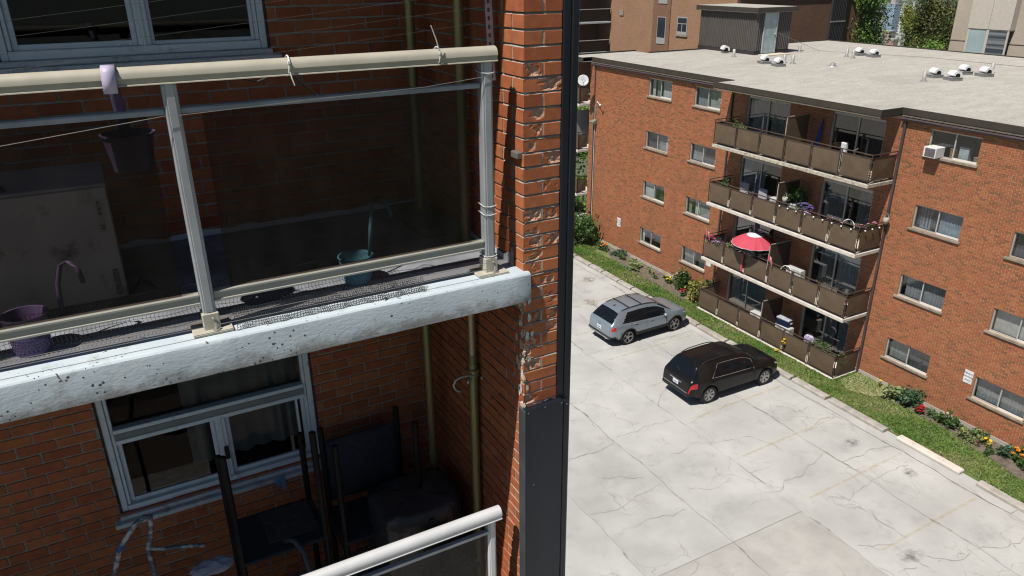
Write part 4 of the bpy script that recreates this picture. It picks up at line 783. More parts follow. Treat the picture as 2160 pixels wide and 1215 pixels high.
def rail_extr(x0, x1, prof, ml, name, par, seg=1):
    k = len(prof); vs_ = [(x0+(x1-x0)*i/seg, y, z) for i in range(seg+1) for (y, z) in prof]
    fs = [(i*k+j, i*k+(j+1) % k, (i+1)*k+(j+1) % k, (i+1)*k+j) for i in range(seg) for j in range(k)]+[tuple(range(k))[::-1], tuple(range(seg*k, seg*k+k))]
    return MB().add(vs_, fs).obj(name, ml, par, smooth=True, edge=.5)
rail = npart(MB().box(-3.9, -3.84, 3.225, 3.28, 14.11, 15.17), 'railing', GRY)
def top_prof(z0, z1, yc, hw):
    p = [(yc-hw, z0), (yc-hw*.98, z0+.004), (yc-hw*.86, z0+.006), (yc-hw*.86, z0+.023), (yc-hw*.98, z0+.026)]
    for i in range(11): a = math.pi*(1-i/10); p.append((yc+hw*math.cos(a), z0+.028+(z1-z0-.028)*math.sin(a)**.8))
    return p+[(yc+hw*.95, z0)]
rail_extr(-4.2, 1.668, top_prof(15.165, 15.232, 3.248, .040), BEIGE, 'handrail', rail)
def post(x0, x1, par, z0=ZS, z1=15.166, ml=GRY, base=True):
    p = MB(); p.bbox(x0, x1, 3.222, 3.278, z0+.02, z1, .006).bbox(x0+.012, x1-.012, 3.2165, 3.223, z0+.1, z1, .002); po = p.obj('post', ml, par)
    if base:
        MB().bbox(x0-.007, x1+.007, 3.212, 3.288, z0+.018, z0+.098, .004).obj('post_sleeve', BASEP, par); xm = (x0+x1)/2
        MB().bbox(xm-.083, xm+.083, 3.178, 3.322, z0+.008, z0+.022, .003).obj('base_plate', BASEP, par)
        b = MB(); b.cyl((xm+.012, 3.196, z0+.02), (xm+.012, 3.196, z0+.030), .016, n=6).cyl((xm+.012, 3.196, z0+.03), (xm+.012, 3.196, z0+.055), .0075, n=8); b.obj('anchor_bolt', STL, par); MB().sphere((xm+.008, 3.208, z0+.075), .006, 8, 5).obj('screw', STL, par)
    return po
post(1.588, 1.645, rail); post(.222, .278, rail); post(-1.14, -1.083, rail)
for (a, b, dz) in ((.280, 1.586, 0), (-1.08, .220, -.004), (-2.5, -1.142, 0)):
    rail_extr(a, b, [(3.236, 15.046), (3.236, 15.064), (3.242, 15.070), (3.262, 15.070), (3.264, 15.046)], mat('mid_rail_blue_grey', (.30, .33, .37), .4, .3), 'mid_rail', rail)
    rail_extr(a, b, [(3.228, 14.243+dz), (3.228, 14.250+dz), (3.233, 14.252+dz), (3.233, 14.278+dz), (3.228, 14.280+dz), (3.228, 14.288+dz), (3.272, 14.288+dz), (3.272, 14.243+dz)], mat('bottom_rail', (.38, .38, .34), .45, .1, var=.06), 'bottom_rail', rail)
    MB().box(a+.075, b-.065, 3.247, 3.253, 14.286+dz, 15.05).obj('glass_panel', SMOKE, rail)
rl2 = npart(MB().box(-3.9, -3.84, 3.225, 3.28, ZS-PIT, 12.55), 'railing', GRY)
rail_extr(-4.2, 1.645, top_prof(12.528, 12.600, 3.230, .037), SILV, 'handrail', rl2)
post(1.562, 1.616, rl2, ZS-PIT, 12.532, SILV, False)
rail_extr(-1.0, 1.562, [(3.218, 12.430), (3.218, 12.450), (3.244, 12.452), (3.246, 12.430)], mat('mid_rail_pale', (.42, .46, .50), .4, .3), 'mid_rail', rl2); MB().box(-1, 1.56, 3.236, 3.242, 11.6, 12.433).obj('glass_panel', SMOKE, rl2)
# ================================================================== PARKED CARS
def smooth_key(keys, xs, s=2):
    a = np.interp(xs, [k[0] for k in keys], [k[1] for k in keys])
    for _ in range(s): a[1:-1] = .25*a[:-2]+.5*a[1:-1]+.25*a[2:]
    return a
RUB = mat('tyre_rubber', (.022, .022, .022), .85, var=.2); BLKP = mat('black_plastic', (.028, .028, .03), .65, var=.1); CGL = mat('car_glass', (.006, .008, .011), .06, var=.1, spec=.28); CHR = mat('chrome_trim', (.62, .62, .62), .25, .9); RIMM = mat('rim_alloy', (.50, .50, .50), .4, .55, var=.08, scale=30); WELL = mat('wheel_well', (.008, .008, .008), .9)
REDL = mat('tail_red', (.52, .012, .02), .15, spec=.6, var=.1, scale=20); HDL = mat('headlamp', (.45, .46, .48), .1, spec=.6); AMB = mat('amber_lens', (.55, .16, .02), .15); PLT = mat('plate_white', (.72, .74, .78), .4)
def wheel(par, x, y, side, r, rim_r, spokes, wid=.23, cover=False):
    wq = bpy.data.objects.new('wheel', None); col.objects.link(wq); wq.parent = par; wq.location = (x, y, r); wq.rotation_euler = (0, random.uniform(0, 1), 0); wq.empty_display_size = .1
    RX = Matrix.Rotation(-math.pi/2*side, 4, 'X')       # lathe axis turned outward; local +y*side is outside
    ty = MB(); h = wid/2; ty.lathe([(rim_r, -h*.8), (r*.90, -h), (r*.97, -h*.75), (r, -h*.4), (r, h*.4), (r*.97, h*.75), (r*.90, h), (rim_r+.01, h*.82), (rim_r, h*.6)], (0, 0, 0), 28, RX); ty.obj('tyre', RUB, wq, smooth=True)
    rm = MB(); rm.lathe([(rim_r, h*.6), (rim_r*.95, h*.75), (rim_r*.90, h*.5), (rim_r*.88, -h*.2), (.01, -h*.2)], (0, 0, 0), 28, RX); rm.obj('rim_barrel', mat('rim_dark', (.07, .07, .07), .6), wq, smooth=True)
    sp = MB()
    def pt(a, rr, d): v = RX @ Vector((rr*math.cos(a), rr*math.sin(a), d)); return v
    for i in range(spokes):
        a = 2*math.pi*i/spokes
        if cover: w0, w1 = .30, .22
        else: w0, w1 = .16, .10
        q = [pt(a-w0, rim_r*.30, h*.62), pt(a+w0, rim_r*.30, h*.62), pt(a+w1, rim_r*.93, h*.72), pt(a-w1, rim_r*.93, h*.72)]
        sp.prism(q, RX @ Vector((0, 0, -.025)))
        if not cover: sp.prism([pt(a+.18-w1*.6, rim_r*.45, h*.62), pt(a+.18+w1*.6, rim_r*.45, h*.62), pt(a+.33+w1*.4, rim_r*.93, h*.72), pt(a+.33-w1*.4, rim_r*.93, h*.72)], RX @ Vector((0, 0, -.02)))
    sp.lathe([(.01, h*.70), (rim_r*.30, h*.66), (rim_r*.34, h*.5)], (0, 0, 0), 16, RX); sp.lathe([(rim_r*.99, h*.66), (rim_r*.96, h*.76), (rim_r*.88, h*.70)], (0, 0, 0), 28, RX)
    sp.obj('rim', RIMM, wq); return wq
def car(spec):
    L, HW, T, Bk, PL, G, ZB_ = spec['L'], spec['HW'], spec['T'], spec['belt'], spec['plan'], spec['roofw'], .23
    xs = np.unique(np.round(np.concatenate([np.linspace(0, .7, 29), np.linspace(.7, L-.7, 80), np.linspace(L-.7, L, 29)]), 4)); n = len(xs)
    t = smooth_key(T, xs); b = smooth_key(Bk, xs); hw = smooth_key(PL, xs)*HW; gw = smooth_key(G, xs)*HW; d1 = smooth_key(spec['drop'], xs)
    Ra, wz = spec['arch'], spec['wr']
    def za(x):
        for xw in spec['wx']:
            if abs(x-xw) < Ra: return wz+math.sqrt(Ra*Ra-(x-xw)**2)
        return 0
    rows = []
    for i, x in enumerate(xs):
        bl = min(b[i], t[i]-.05); z3, z4 = min(.54, ZB_+(bl-ZB_)*.42), min(.80, ZB_+(bl-ZB_)*.74); a = za(x); zs = min(.33, ZB_+.1)
        up_ = spec['under'](x)
        q = [(0, max(up_, min(a, .5))), (hw[i]*.86, max(up_, a)), (hw[i]*.975, max(up_+.06, a)), (hw[i]*1.0, max(z3, a+.045 if a else 0)), (hw[i]*.99, max(z4, a+.07 if a else 0)), (hw[i]*.972, bl-.05), (hw[i]*.93, bl)]
        y6, z6 = q[-1]; y7, z7 = gw[i], max(t[i]-d1[i], bl+.004)
        q += [(y6+(y7-y6)*f_+.018*math.sin(math.pi*f_)*HW, z6+(z7-z6)*f_) for f_ in (.14, .28, .42, .56, .70, .86)]
        q += [(gw[i], max(t[i]-d1[i], bl+.004)), (gw[i]*.93, max(t[i]-d1[i]*.35, bl+.008)), (gw[i]*.55, t[i]-.006), (0, t[i])]
        rows.append(q)
    nr = len(rows[0]); parts = {}
    def put(key, side, i, j):
        P = [rows[i][j], rows[i+1][j], rows[i+1][j+1], rows[i][j+1]]; X = [xs[i], xs[i+1], xs[i+1], xs[i]]
        mb, idx = parts.setdefault(key, (MB(), {})); f = []
        for (ii, jj) in ((i, j), (i+1, j), (i+1, j+1), (i, j+1)):
            if (ii, jj, side) not in idx: idx[(ii, jj, side)] = len(mb.v); y, z = rows[ii][jj]; mb.v.append((float(xs[ii]), float(y)*side, float(z)))
            f.append(idx[(ii, jj, side)])
        mb.f.append(tuple(f if side < 0 else f[::-1])); mb.t.append(.5); mb.mi.append(0)
    for i in range(n-1):
        xm = (xs[i]+xs[i+1])/2
        for j in range(nr-1):
            zm = (rows[i][j][1]+rows[i][j+1][1])/2
            for side in (-1, 1): put(spec['cell'](xm, j, zm, side), side, i, j)
    root = thing('parked_car', spec['label'], 'car', spec['loc'], spec['rz'], 'cars parked on the lot')
    NM_ = {'body': ('body', spec['paint']), 'clad': ('lower_cladding', BLKP), 'well': ('underbody', WELL), 'rglass': ('rear_window', CGL), 'wind': ('windscreen', CGL), 'pillar': ('pillar_trim', mat('pillar_black', (.012, .012, .013), .25)), 'roof': ('roof', spec['paint']), 'bonnet': ('bonnet', spec['paint'])}
    for key, (mb, idx) in parts.items():
        base = key.split(':')[0]
        if base in NM_: nm, m_ = NM_[base]
        elif base.startswith('sw'): nm, m_ = 'side_window', CGL
        elif base == 'tail': nm, m_ = 'taillight', REDL
        elif base == 'tailw': nm, m_ = 'reverse_lamp', mat('reverse_lens', (.42, .34, .34), .2)
        elif base == 'head': nm, m_ = 'headlight', HDL
        mb.obj(nm, m_, root, smooth=True, edge=.75)
    # rear and front closing faces
    for ii, nm in ((0, 'rear_bumper'), (n-1, 'front_bumper')):
        P = [(float(xs[ii]), y, z) for (y, z) in rows[ii]]+[(float(xs[ii]), -y, z) for (y, z) in rows[ii][::-1][1:-1]]; MB().poly(P if ii else P[::-1]).obj(nm, spec['bumper'], root)
    def S(x, j, side=-1, out=0.0):
        i = min(range(n), key=lambda q: abs(xs[q]-x)); y, z = rows[i][j]; return Vector((x, (y+out)*side, z))
    for side in (-1, 1):
        for (xd, j0) in spec['seams']:
            MB().tube([S(xd, 2, side, .0), S(xd, 3, side, .001), S(xd, 4, side, .001), S(xd, 5, side, .001), S(xd, 6, side, .001)], .005, 5).obj('door_seam', mat('seam_black', (.01, .01, .01), .8), root)
        for xh in spec['handles']: q = S(xh, 5, side, .012); q.z -= .03; MB().bbox(q.x-.1, q.x+.1, q.y-.014, q.y+.014, q.z-.018, q.z+.018, .008).obj('door_handle', spec['handle'], root)
        q = S(spec['mirror'], 6, side, .02); mi = MB().sphere((q.x, q.y+.10*side, q.z+.06), .1, 12, 8, (.75, 1.1, .75)).obj('wing_mirror', spec['paint'], root, smooth=True); MB().cyl((q.x, q.y-.03*side, q.z), (q.x, q.y+.08*side, q.z+.04), .025, n=6).obj('mirror_arm', BLKP, mi)
        for xw in spec['wx']: wheel(root, xw, side*(HW-.135), side, spec['wr'], spec['rim'], spec['spokes'], .24, spec['cover'])
        if spec['cladarch']:
            for xw in spec['wx']: MB().tube([(xw+(Ra+.015)*math.cos(a), side*(HW*np.interp(xw+Ra*math.cos(a), [k[0] for k in PL], [k[1] for k in PL])+.002), wz+(Ra+.015)*math.sin(a)) for a in np.linspace(.02*math.pi, .98*math.pi, 22)], .034, 6).obj('arch_moulding', BLKP, root, smooth=True)
        # roof rails follow the roof edge
        x0, x1 = spec['rails']; P = [S(x, 14, side) for x in np.linspace(x0, x1, 14)]
        P = [Vector((p.x, p.y, p.z+spec['railh']*min(1, 5*q_/13, 5*(13-q_)/13)+.012)) for q_, p in enumerate(P)]; MB().tube(P, .019, 8).obj('roof_rail', spec['railm'], root, smooth=True)
    for (x, y0, y1, r_, m_, nm) in spec['tubes'](S): MB().tube([x, y0, y1] if y1 is not None else [x, y0], r_, 8).obj(nm, m_, root)
    spec['extra'](root, S, rows, xs)
    MB().box(.5, L-.5, -HW+.3, HW-.3, .2, .42).obj('chassis', WELL, root)
    return root
def cell_grey(x, j, z, s):
    if j == 0: return 'well'
    if j in (1,): return 'clad'
    if j == 2 and (.62 < x < 4.0 or x < .3): return 'clad'
    if x < .30 and j == 4: return 'tail:%d' % s if .07 < x < .29 and z > .82 else 'body'
    if 4.18 < x < 4.5 and j == 5: return 'head:%d' % s
    if 6 <= j <= 11:
        k_ = (j-6)/2
        if .66+.13*k_ < x < .99+.03*k_: return 'sw0:%d' % s
        if 1.03+.03*k_ < x < 1.94: return 'sw1:%d' % s
        if 2.0 < x < 3.10: return 'sw2:%d' % s
        if .7+.13*k_ < x < 3.05: return 'pillar:%d' % s
    if j >= 13 and .15 < x < .54: return 'rglass'
    if j >= 13 and 2.78 < x < 3.48: return 'wind'
    if j >= 14 and .54 < x < 2.78: return 'roof'
    if j >= 13 and x > 3.48: return 'bonnet'
    return 'body'
def tubes_grey(S):
    out = []
    for xb in (1.15, 1.85):
        a, b = S(xb, 14, -1), S(xb, 14, 1); a.z += .075; b.z += .075; m_ = (a+b)/2; m_.z += .012; out.append((a, m_, b, .024, BLKP, 'crossbar'))
    return out
def extra_grey(root, S, rows, xs):
    MB().bbox(-.012, .035, -.62, .62, .40, .45, .01).obj('skid_trim', mat('skid_silver', (.42, .43, .44), .4, .4), root); MB().bbox(-.02, .12, -.80, .80, .45, .58, .03).obj('bumper_cladding', BLKP, root)
    pl = MB().bbox(-.006, .02, -.155, .155, .70, .85, .006).obj('licence_plate', PLT, root); MB().box(-.009, -.006, -.11, .11, .745, .80).obj('plate_digits', mat('plate_ink', (.25, .30, .45), .6), pl)
    p = S(.20, 15, 1); q = S(.36, 15, 1); MB().tube([(p.x-.01, .02, p.z+.02), (q.x-.03, -.36, q.z-.09)], .009, 6).obj('rear_wiper', BLKP, root)
    t_ = S(.86, 16); MB().add([(t_.x-.1, -.03, t_.z-.005), (t_.x-.1, .03, t_.z-.005), (t_.x+.1, 0, t_.z-.005), (t_.x-.07, 0, t_.z+.055)], [(0, 1, 3), (1, 2, 3), (2, 0, 3)]).obj('aerial_fin', BLKP, root)
    for s_ in (-1, 1): MB().tube([(S(3.40, 15, s_).x, s_*.15, S(3.40, 15).z+.02), (S(3.30, 15, s_).x, s_*.75, S(3.30, 14).z+.0)], .012, 5).obj('wiper', BLKP, root)
    MB().sphere((-.004, 0, .97), .045, 10, 6, (.2, 1.4, .6)).obj('oval_badge', mat('badge_blue', (.15, .18, .26), .3), root)
    for s_ in (-1, 1): MB().bbox(-.02, .03, s_*.5-.06, s_*.5+.06, .36, .41, .02).obj('exhaust_tip', CHR, root)
GREYP = mat('silver_blue_paint', (.27, .325, .385), .32, .45, var=.02, scale=1, coat=.6, spec=.5)
car(dict(L=4.60, HW=.94, paint=GREYP, bumper=GREYP, T=[(0, .70), (.02, .90), (.05, 1.03), (.12, 1.10), (.16, 1.13), (.35, 1.36), (.54, 1.545), (.66, 1.585), (1.0, 1.625), (1.6, 1.66), (2.1, 1.65), (2.5, 1.60), (2.78, 1.52), (3.1, 1.33), (3.48, 1.10), (3.6, 1.075), (4.0, 1.03), (4.3, .95), (4.48, .84), (4.56, .72), (4.60, .58)],
  belt=[(0, .62), (.05, .95), (.15, 1.03), (.5, 1.08), (1.0, 1.05), (2.0, 1.0), (3.1, .965), (3.5, .975), (4.1, .90), (4.45, .76), (4.6, .5)], plan=[(0, .80), (.06, .87), (.2, .94), (.5, .985), (1, 1), (3.6, 1), (4.1, .965), (4.35, .90), (4.52, .78), (4.6, .62)], roofw=[(0, .78), (.15, .80), (.55, .65), (.9, .655), (2.5, .665), (2.9, .70), (3.45, .82), (4.0, .84), (4.4, .76), (4.6, .58)], drop=[(0, .03), (.3, .05), (.6, .09), (2.7, .09), (3.2, .06), (3.5, .03), (4.6, .03)],
  under=lambda x: .40 if x < .4 else .315, arch=.425, wr=.352, wx=(.98, 3.67), rim=.268, spokes=5, cover=False, cladarch=True, seams=((1.98, 0), (1.12, 0), (3.12, 0)), handles=(1.35, 2.25), handle=CHR, mirror=2.98, rails=(.75, 2.7), railh=.02, railm=BLKP, cell=cell_grey, tubes=tubes_grey, extra=extra_grey,
  label='silver blue crossover with black roof bars, parked nose to the lawn', loc=(17.80, 24.80, 0), rz=R(1.4)))
def cell_blk(x, j, z, s):
    if j == 0: return 'well'
    if j == 1: return 'clad'
    if x < .34 and j in (4,): return 'tail:%d' % s
    if 4.38 < x < 4.68 and j == 5: return 'head:%d' % s
    if 6 <= j <= 11:
        k_ = (j-6)/2
        if .27 < x < .62+.13*k_: return 'sw0:%d' % s
        if 1.10+.10*k_ < x < 2.07: return 'sw1:%d' % s
        if 2.12 < x < 3.2: return 'sw2:%d' % s
        if 2.05 < x < 2.14: return 'pillar:%d' % s
    if j >= 13 and .15 < x < .50: return 'rglass'
    if j >= 13 and 2.86 < x < 3.52: return 'wind'
    if j >= 14 and .5 < x < 2.86: return 'roof'
    if j >= 13 and x > 3.52: return 'bonnet'
    return 'body'
def extra_blk(root, S, rows, xs):
    MB().bbox(-.045, .04, -.70, .70, .60, .635, .012).obj('bumper_pad', mat('grey_pad', (.11, .11, .115), .6), root); MB().bbox(-.03, .14, -.78, .78, .42, .60, .04).obj('bumper_cover', BLACKP, root)
    MB().bbox(-.016, .02, -.34, .34, .90, .945, .008).obj('chrome_bar', CHR, root)
    pl = MB().bbox(-.008, .02, -.155, .155, .73, .88, .006).obj('licence_plate', PLT, root); MB().box(-.011, -.008, -.11, .11, .775, .83).obj('plate_digits', mat('plate_ink', (.25, .30, .45), .6), pl)
    p = S(.20, 15, 1); q = S(.30, 15, 1); MB().tube([(p.x-.01, .02, p.z+.01), (q.x-.02, .36, q.z-.06)], .009, 6).obj('rear_wiper', BLKP, root)
    for s_ in (-1, 1): MB().tube([(S(3.45, 15, s_).x, s_*.15, S(3.45, 15).z+.02), (S(3.35, 15, s_).x, s_*.75, S(3.35, 14).z)], .012, 5).obj('wiper', BLKP, root)
    for s_ in (-1, 1):
        P = [S(x, 6, s_, .006) for x in np.linspace(1.08, 3.2, 12)]; Q = [S(x, 12, s_, .004) for x in np.linspace(3.1, 1.42, 14)]
        MB().tube(P+Q, .008, 5, closed=True).obj('chrome_trim', CHR, root)
        MB().bbox(.62, .64, s_*.80-.09, s_*.80+.09, .12, .34, .005).obj('mud_flap', BLKP, root)
    t_ = S(.72, 16); MB().add([(t_.x-.06, -.02, t_.z-.005), (t_.x-.06, .02, t_.z-.005), (t_.x+.06, 0, t_.z-.005), (t_.x-.03, 0, t_.z+.04)], [(0, 1, 3), (1, 2, 3), (2, 0, 3)]).obj('aerial_fin', BLKP, root)
BLACKP = mat('black_brown_paint', (.0085, .0082, .0088), .16, .0, var=.05, scale=1, coat=.0, spec=.32)
car(dict(L=4.77, HW=.925, paint=BLACKP, bumper=BLACKP, T=[(0, .74), (.02, .95), (.05, 1.06), (.12, 1.12), (.16, 1.15), (.33, 1.42), (.48, 1.60), (.6, 1.635), (1.0, 1.675), (1.7, 1.70), (2.3, 1.685), (2.6, 1.65), (2.86, 1.57), (3.2, 1.36), (3.52, 1.15), (3.65, 1.125), (4.1, 1.09), (4.4, 1.02), (4.6, .90), (4.72, .75), (4.77, .6)],
  belt=[(0, .66), (.05, .98), (.15, 1.06), (.5, 1.08), (1.0, 1.055), (2.0, 1.015), (3.2, .99), (3.6, 1.02), (4.2, .96), (4.6, .8), (4.77, .52)], plan=[(0, .82), (.06, .89), (.2, .95), (.5, .985), (1, 1), (3.8, 1), (4.3, .965), (4.55, .90), (4.7, .78), (4.77, .62)], roofw=[(0, .80), (.15, .82), (.5, .675), (.9, .68), (2.5, .69), (2.9, .72), (3.5, .84), (4.2, .86), (4.6, .76), (4.77, .58)], drop=[(0, .03), (.3, .05), (.6, .10), (2.7, .10), (3.2, .06), (3.5, .03), (4.77, .03)],
  under=lambda x: .42 if x < .4 else .325, arch=.43, wr=.355, wx=(.98, 3.87), rim=.255, spokes=7, cover=True, cladarch=False, seams=((2.09, 0), (1.12, 0), (3.22, 0)), handles=(), handle=CHR, mirror=3.05, rails=(.7, 2.3), railh=.05, railm=mat('dark_rail', (.03, .03, .033), .3, .4), cell=cell_blk, tubes=lambda S: [], extra=extra_blk,
  label='black crossover with bright red tail lamps, parked nearest the camera', loc=(17.58, 19.30, 0), rz=R(-.6)))
# ================================================================== THINGS ON THE NEAR BALCONIES
ZINC = mat('yellow_zinc_steel', (.34, .27, .13), .42, .55, c2=(.27, .30, .14), scale=7, detail=3, stretch=(1, 1, .35), grime=((.10, .085, .06), 40, .62, .72)); ZIN2 = mat('pale_zinc', (.50, .42, .28), .4, .6, var=.1, scale=12)
def shore(x, y, z0, z1, label, zc=None, r=.029, base=True):
    t = thing('steel_shore', label, 'steel prop', (x, y, z0), 0, 'steel shores propping the slabs')
    h = z1-z0; zc = h*.62 if zc is None else zc-z0
    MB().cyl((0, 0, .008), (0, 0, zc), r, n=16).obj('outer_tube', ZINC, t, smooth=True, edge=.6); MB().cyl((0, 0, zc), (0, 0, h-.006), r*.80, n=16).obj('inner_tube', ZIN2, t, smooth=True, edge=.6)
    th = MB()
    for i in range(16): th.lathe([(r*1.0, zc-.16+i*.014), (r*1.09, zc-.157+i*.014), (r*1.0, zc-.150+i*.014)], (0, 0, 0), 14)
    th.obj('thread', ZINC, t, smooth=True, kind='stuff')
    MB().lathe([(r, zc-.075), (r*1.45, zc-.07), (r*1.45, zc-.035), (r, zc-.03)], (0, 0, 0), 14).obj('collar_nut', ZINC, t); MB().box(-.06, .06, -.06, .06, 0, .008).obj('base_plate', ZINC, t); MB().box(-.06, .06, -.06, .06, h-.007, h-.001).obj('top_plate', ZINC, t)
    return t
shore(1.665, 4.30, 14.160, 16.66, 'olive steel prop standing on the concrete paver in the upper corner')
shore(1.715, 3.74, 14.107, 16.66, 'olive steel prop by the brick side wall, behind the upper railing post')
shore(1.655, 4.30, 11.387, 13.943, 'olive steel prop in the back corner under the white slab', 13.62)
pB = shore(1.735, 3.74, 11.387, 13.943, 'gold steel prop with hooked pin under the white slab end', 13.30)
z = 13.20-11.387; GAL = mat('galvanised_pin', (.45, .55, .52), .4, .6)
MB().tube([(.04, .0, z+.01), (.0, -.034, z+.03), (-.05, -.035, z+.045), (-.10, -.035, z+.045), (-.135, -.035, z+.035), (-.150, -.035, z+.005), (-.140, -.035, z-.03), (-.115, -.035, z-.05), (-.095, -.035, z-.053)], .007, 8).obj('hook_pin', GAL, pB, smooth=True)
MB().tube([(.05, -.02, z-.0), (.062, -.03, z-.06), (.052, -.035, z-.13)], .004, 6).obj('pin_lever', mat('rust_pin', (.35, .17, .09), .7), pB); MB().lathe([(.006, -.008), (.013, -.006), (.013, .006), (.006, .008)], (.05, -.03, z), 10, Matrix.Rotation(math.pi/2, 4, 'X')).obj('pin_ring', STL, pB); MB().lathe([(.006, -.008), (.013, -.006), (.013, .006), (.006, .008)], (-.045, -.03, z-.005), 10, Matrix.Rotation(math.pi/2, 4, 'X')).obj('pin_ring', STL, pB)
tag(MB().bbox(1.52, 1.775, 3.90, 4.50, 14.1075, 14.158, .006).obj('concrete_paver', mat('dark_paver', (.13, .125, .12), .9, var=.25, scale=12, bump=.4)), 'dark concrete paver under the back prop on the upper balcony', 'paver')
# perforated steel angle leaning in the corner behind the railing
an = thing('perforated_angle', 'galvanised perforated steel angle standing behind the right railing post', 'steel angle', (1.715, 3.40, 15.05))
am = MB(); nh = 40; wd = .034
for s_, (a, b) in enumerate(((0, .30), (.70, 1.0))): am.box(wd*a, wd*b, 0, .003, 0, 1.55)
for i in range(nh+1): z = i*1.55/nh; am.box(wd*.30, wd*.70, 0, .003, max(0, z-.010), min(1.55, z+.010))
am.box(wd, wd+.003, 0, wd, 0, 1.55); ao = am.obj('angle_bar', mat('blue_galv', (.33, .38, .46), .45, .5, var=.12, scale=20), an); an.rotation_euler = (0, R(-2.2), 0)
# bird wires
WIRE = mat('steel_wire', (.34, .32, .29), .4, .5)
wires = [((-1.2, 3.36, 15.30), (1.70, 3.41, 15.62), 'highest'), ((-1.2, 3.36, 15.255), (1.70, 3.41, 15.545), 'second'), ((-1.2, 3.36, 15.21), (1.71, 3.41, 15.465), 'third'), ((-1.2, 3.34, 15.165), (1.715, 3.41, 15.395), 'fourth'), ((-1.2, 3.30, 15.10), (1.715, 3.41, 15.325), 'lowest')]
for a, b, w_ in wires: a, b = Vector(a), Vector(b); mid = (a+b)/2-Vector((0, 0, .008)); tag(MB().tube([a, mid, b], .0008, 4).obj('bird_wire', WIRE), w_+' of the thin wires strung above the beige handrail', 'wire', 'bird wires on the balcony')
tag(MB().tube([(-1.2, 3.205, 14.905), (.23, 3.207, 15.048), (.27, 3.207, 15.045), (.8, 3.21, 15.062), (1.3, 3.21, 15.075), (1.60, 3.21, 15.10), (1.64, 3.21, 15.112)], .0014, 5).obj('bird_wire', WIRE), 'slack thin wire crossing in front of the smoked glass', 'wire', 'bird wires on the balcony')
for k_, (dz, w_) in enumerate(((0, 'upper'), (-.027, 'lower'))): tag(MB().tube([(-1.4, 3.165, 14.185+dz), (.25, 3.170, 14.185+dz), (1.60, 3.175, 14.190+dz*1.2)], .0015, 5).obj('bird_wire', WIRE), w_+' of two thin wires strung along the white slab edge', 'wire', 'bird wires on the balcony')
# cable ties
TIE = mat('white_nylon', (.70, .70, .70), .5)
def tie(x, name_, tail):
    t = thing('cable_tie', name_, 'cable tie', (x, 3.248, 15.20), 0, 'white cable ties on the railing'); P = []
    for i in range(21): a = 2*math.pi*i/20; P.append((0.006*math.sin(a), .046*math.cos(a), -.0+.040*math.sin(a)))
    MB().tube(P[:-1], .0032, 5, closed=True).obj('loop', TIE, t); MB().tube(tail, [.003, .0028, .002], 5).obj('tail', TIE, t); MB().bbox(-.006, .006, -.052, -.042, .010, .024, .002).obj('head', TIE, t)
tie(.71, 'white cable tie hanging below the handrail right of the middle post', [(0, -.046, -.02), (.004, -.05, -.045), (.012, -.052, -.075)])
tie(1.375, 'white cable tie with its tail standing up above the handrail', [(0, -.046, .015), (-.018, -.052, .075), (-.042, -.056, .135)])
for (z, l_) in ((15.112, 'highest'), (14.468, 'upper of the two low ones,'), (14.425, 'lower of the two low ones,'), (14.203, 'lowest, just over the base sleeve,')):
    tag(MB().tube([(1.583, 3.217, z+.004), (1.616, 3.213, z), (1.650, 3.217, z+.004), (1.650, 3.283, z+.010), (1.583, 3.283, z+.010)], .0026, 5, closed=True).obj('cable_tie', TIE), 'white cable tie round the right railing post, '+l_.rstrip(',').strip(), 'cable tie', 'white cable ties on the railing')
# hanging planters with long hook straps
def planter(x, y, z, r, h, c, label, strap=None, woven=False):
    t = thing('planter_pail', label, 'planter', (x, y, z), 0, 'plastic planter pails'); m_ = mat('pail_'+str(len(MATS)), c, .45, var=.08, scale=12, spec=.4)
    p = MB(); p.lathe([(.005, .004), (r*.74, .004), (r*.74, 0), (r*.76, .0), (r*.98, h*.96), (r*1.06, h*.96), (r*1.06, h), (r*.97, h), (r*.74, .012)], (0, 0, 0), 28); p.obj('pail', m_, t, smooth=True, edge=.6)
    if woven:
        q = MB(); k_ = 30
        for ri in range(9):
            for i in range(k_):
                a = 2*math.pi*(i+.5*(ri % 2))/k_; zz = h*(.12+.085*ri); rr = r*(.76+.22*zz/h)+.001; da = 2*math.pi/k_*.42; hz = h*.036
                q.add([(rr*math.cos(a-da), rr*math.sin(a-da), zz), (rr*1.0*math.cos(a), rr*math.sin(a), zz-hz), (rr*math.cos(a+da), rr*math.sin(a+da), zz), (rr*math.cos(a), rr*math.sin(a), zz+hz), ((rr+.004)*math.cos(a), (rr+.004)*math.sin(a), zz)], [(0, 1, 4), (1, 2, 4), (2, 3, 4), (3, 0, 4)])
        q.obj('woven_pattern', m_, t, kind='stuff')
    if strap:
        P, w_, cs = strap; vs_ = []
        for i, q in enumerate(P): vs_ += [(q[0]-w_/2, q[1], q[2]), (q[0]+w_/2, q[1], q[2])]
        sm = MB().add(vs_, [(2*i, 2*i+1, 2*i+3, 2*i+2) for i in range(len(P)-1)]); so_ = sm.obj('strap', cs, t, smooth=True); md = so_.modifiers.new('t', 'SOLIDIFY'); md.thickness = .003
    return t
PUR = (.075, .06, .12)
LIL = mat('lilac_strap', (.50, .44, .60), .5); PST = mat('purple_strap', (.12, .09, .18), .5, var=.2, scale=25)
pl1 = planter(.080, 3.395, 14.815, .098, .15, PUR, 'purple pail hanging inside the handrail by a lilac strap', ([(-.005, .0, .13), (-.010, -.03, .22), (-.014, -.058, .30), (-.020, -.088, .378)], .042, PST))
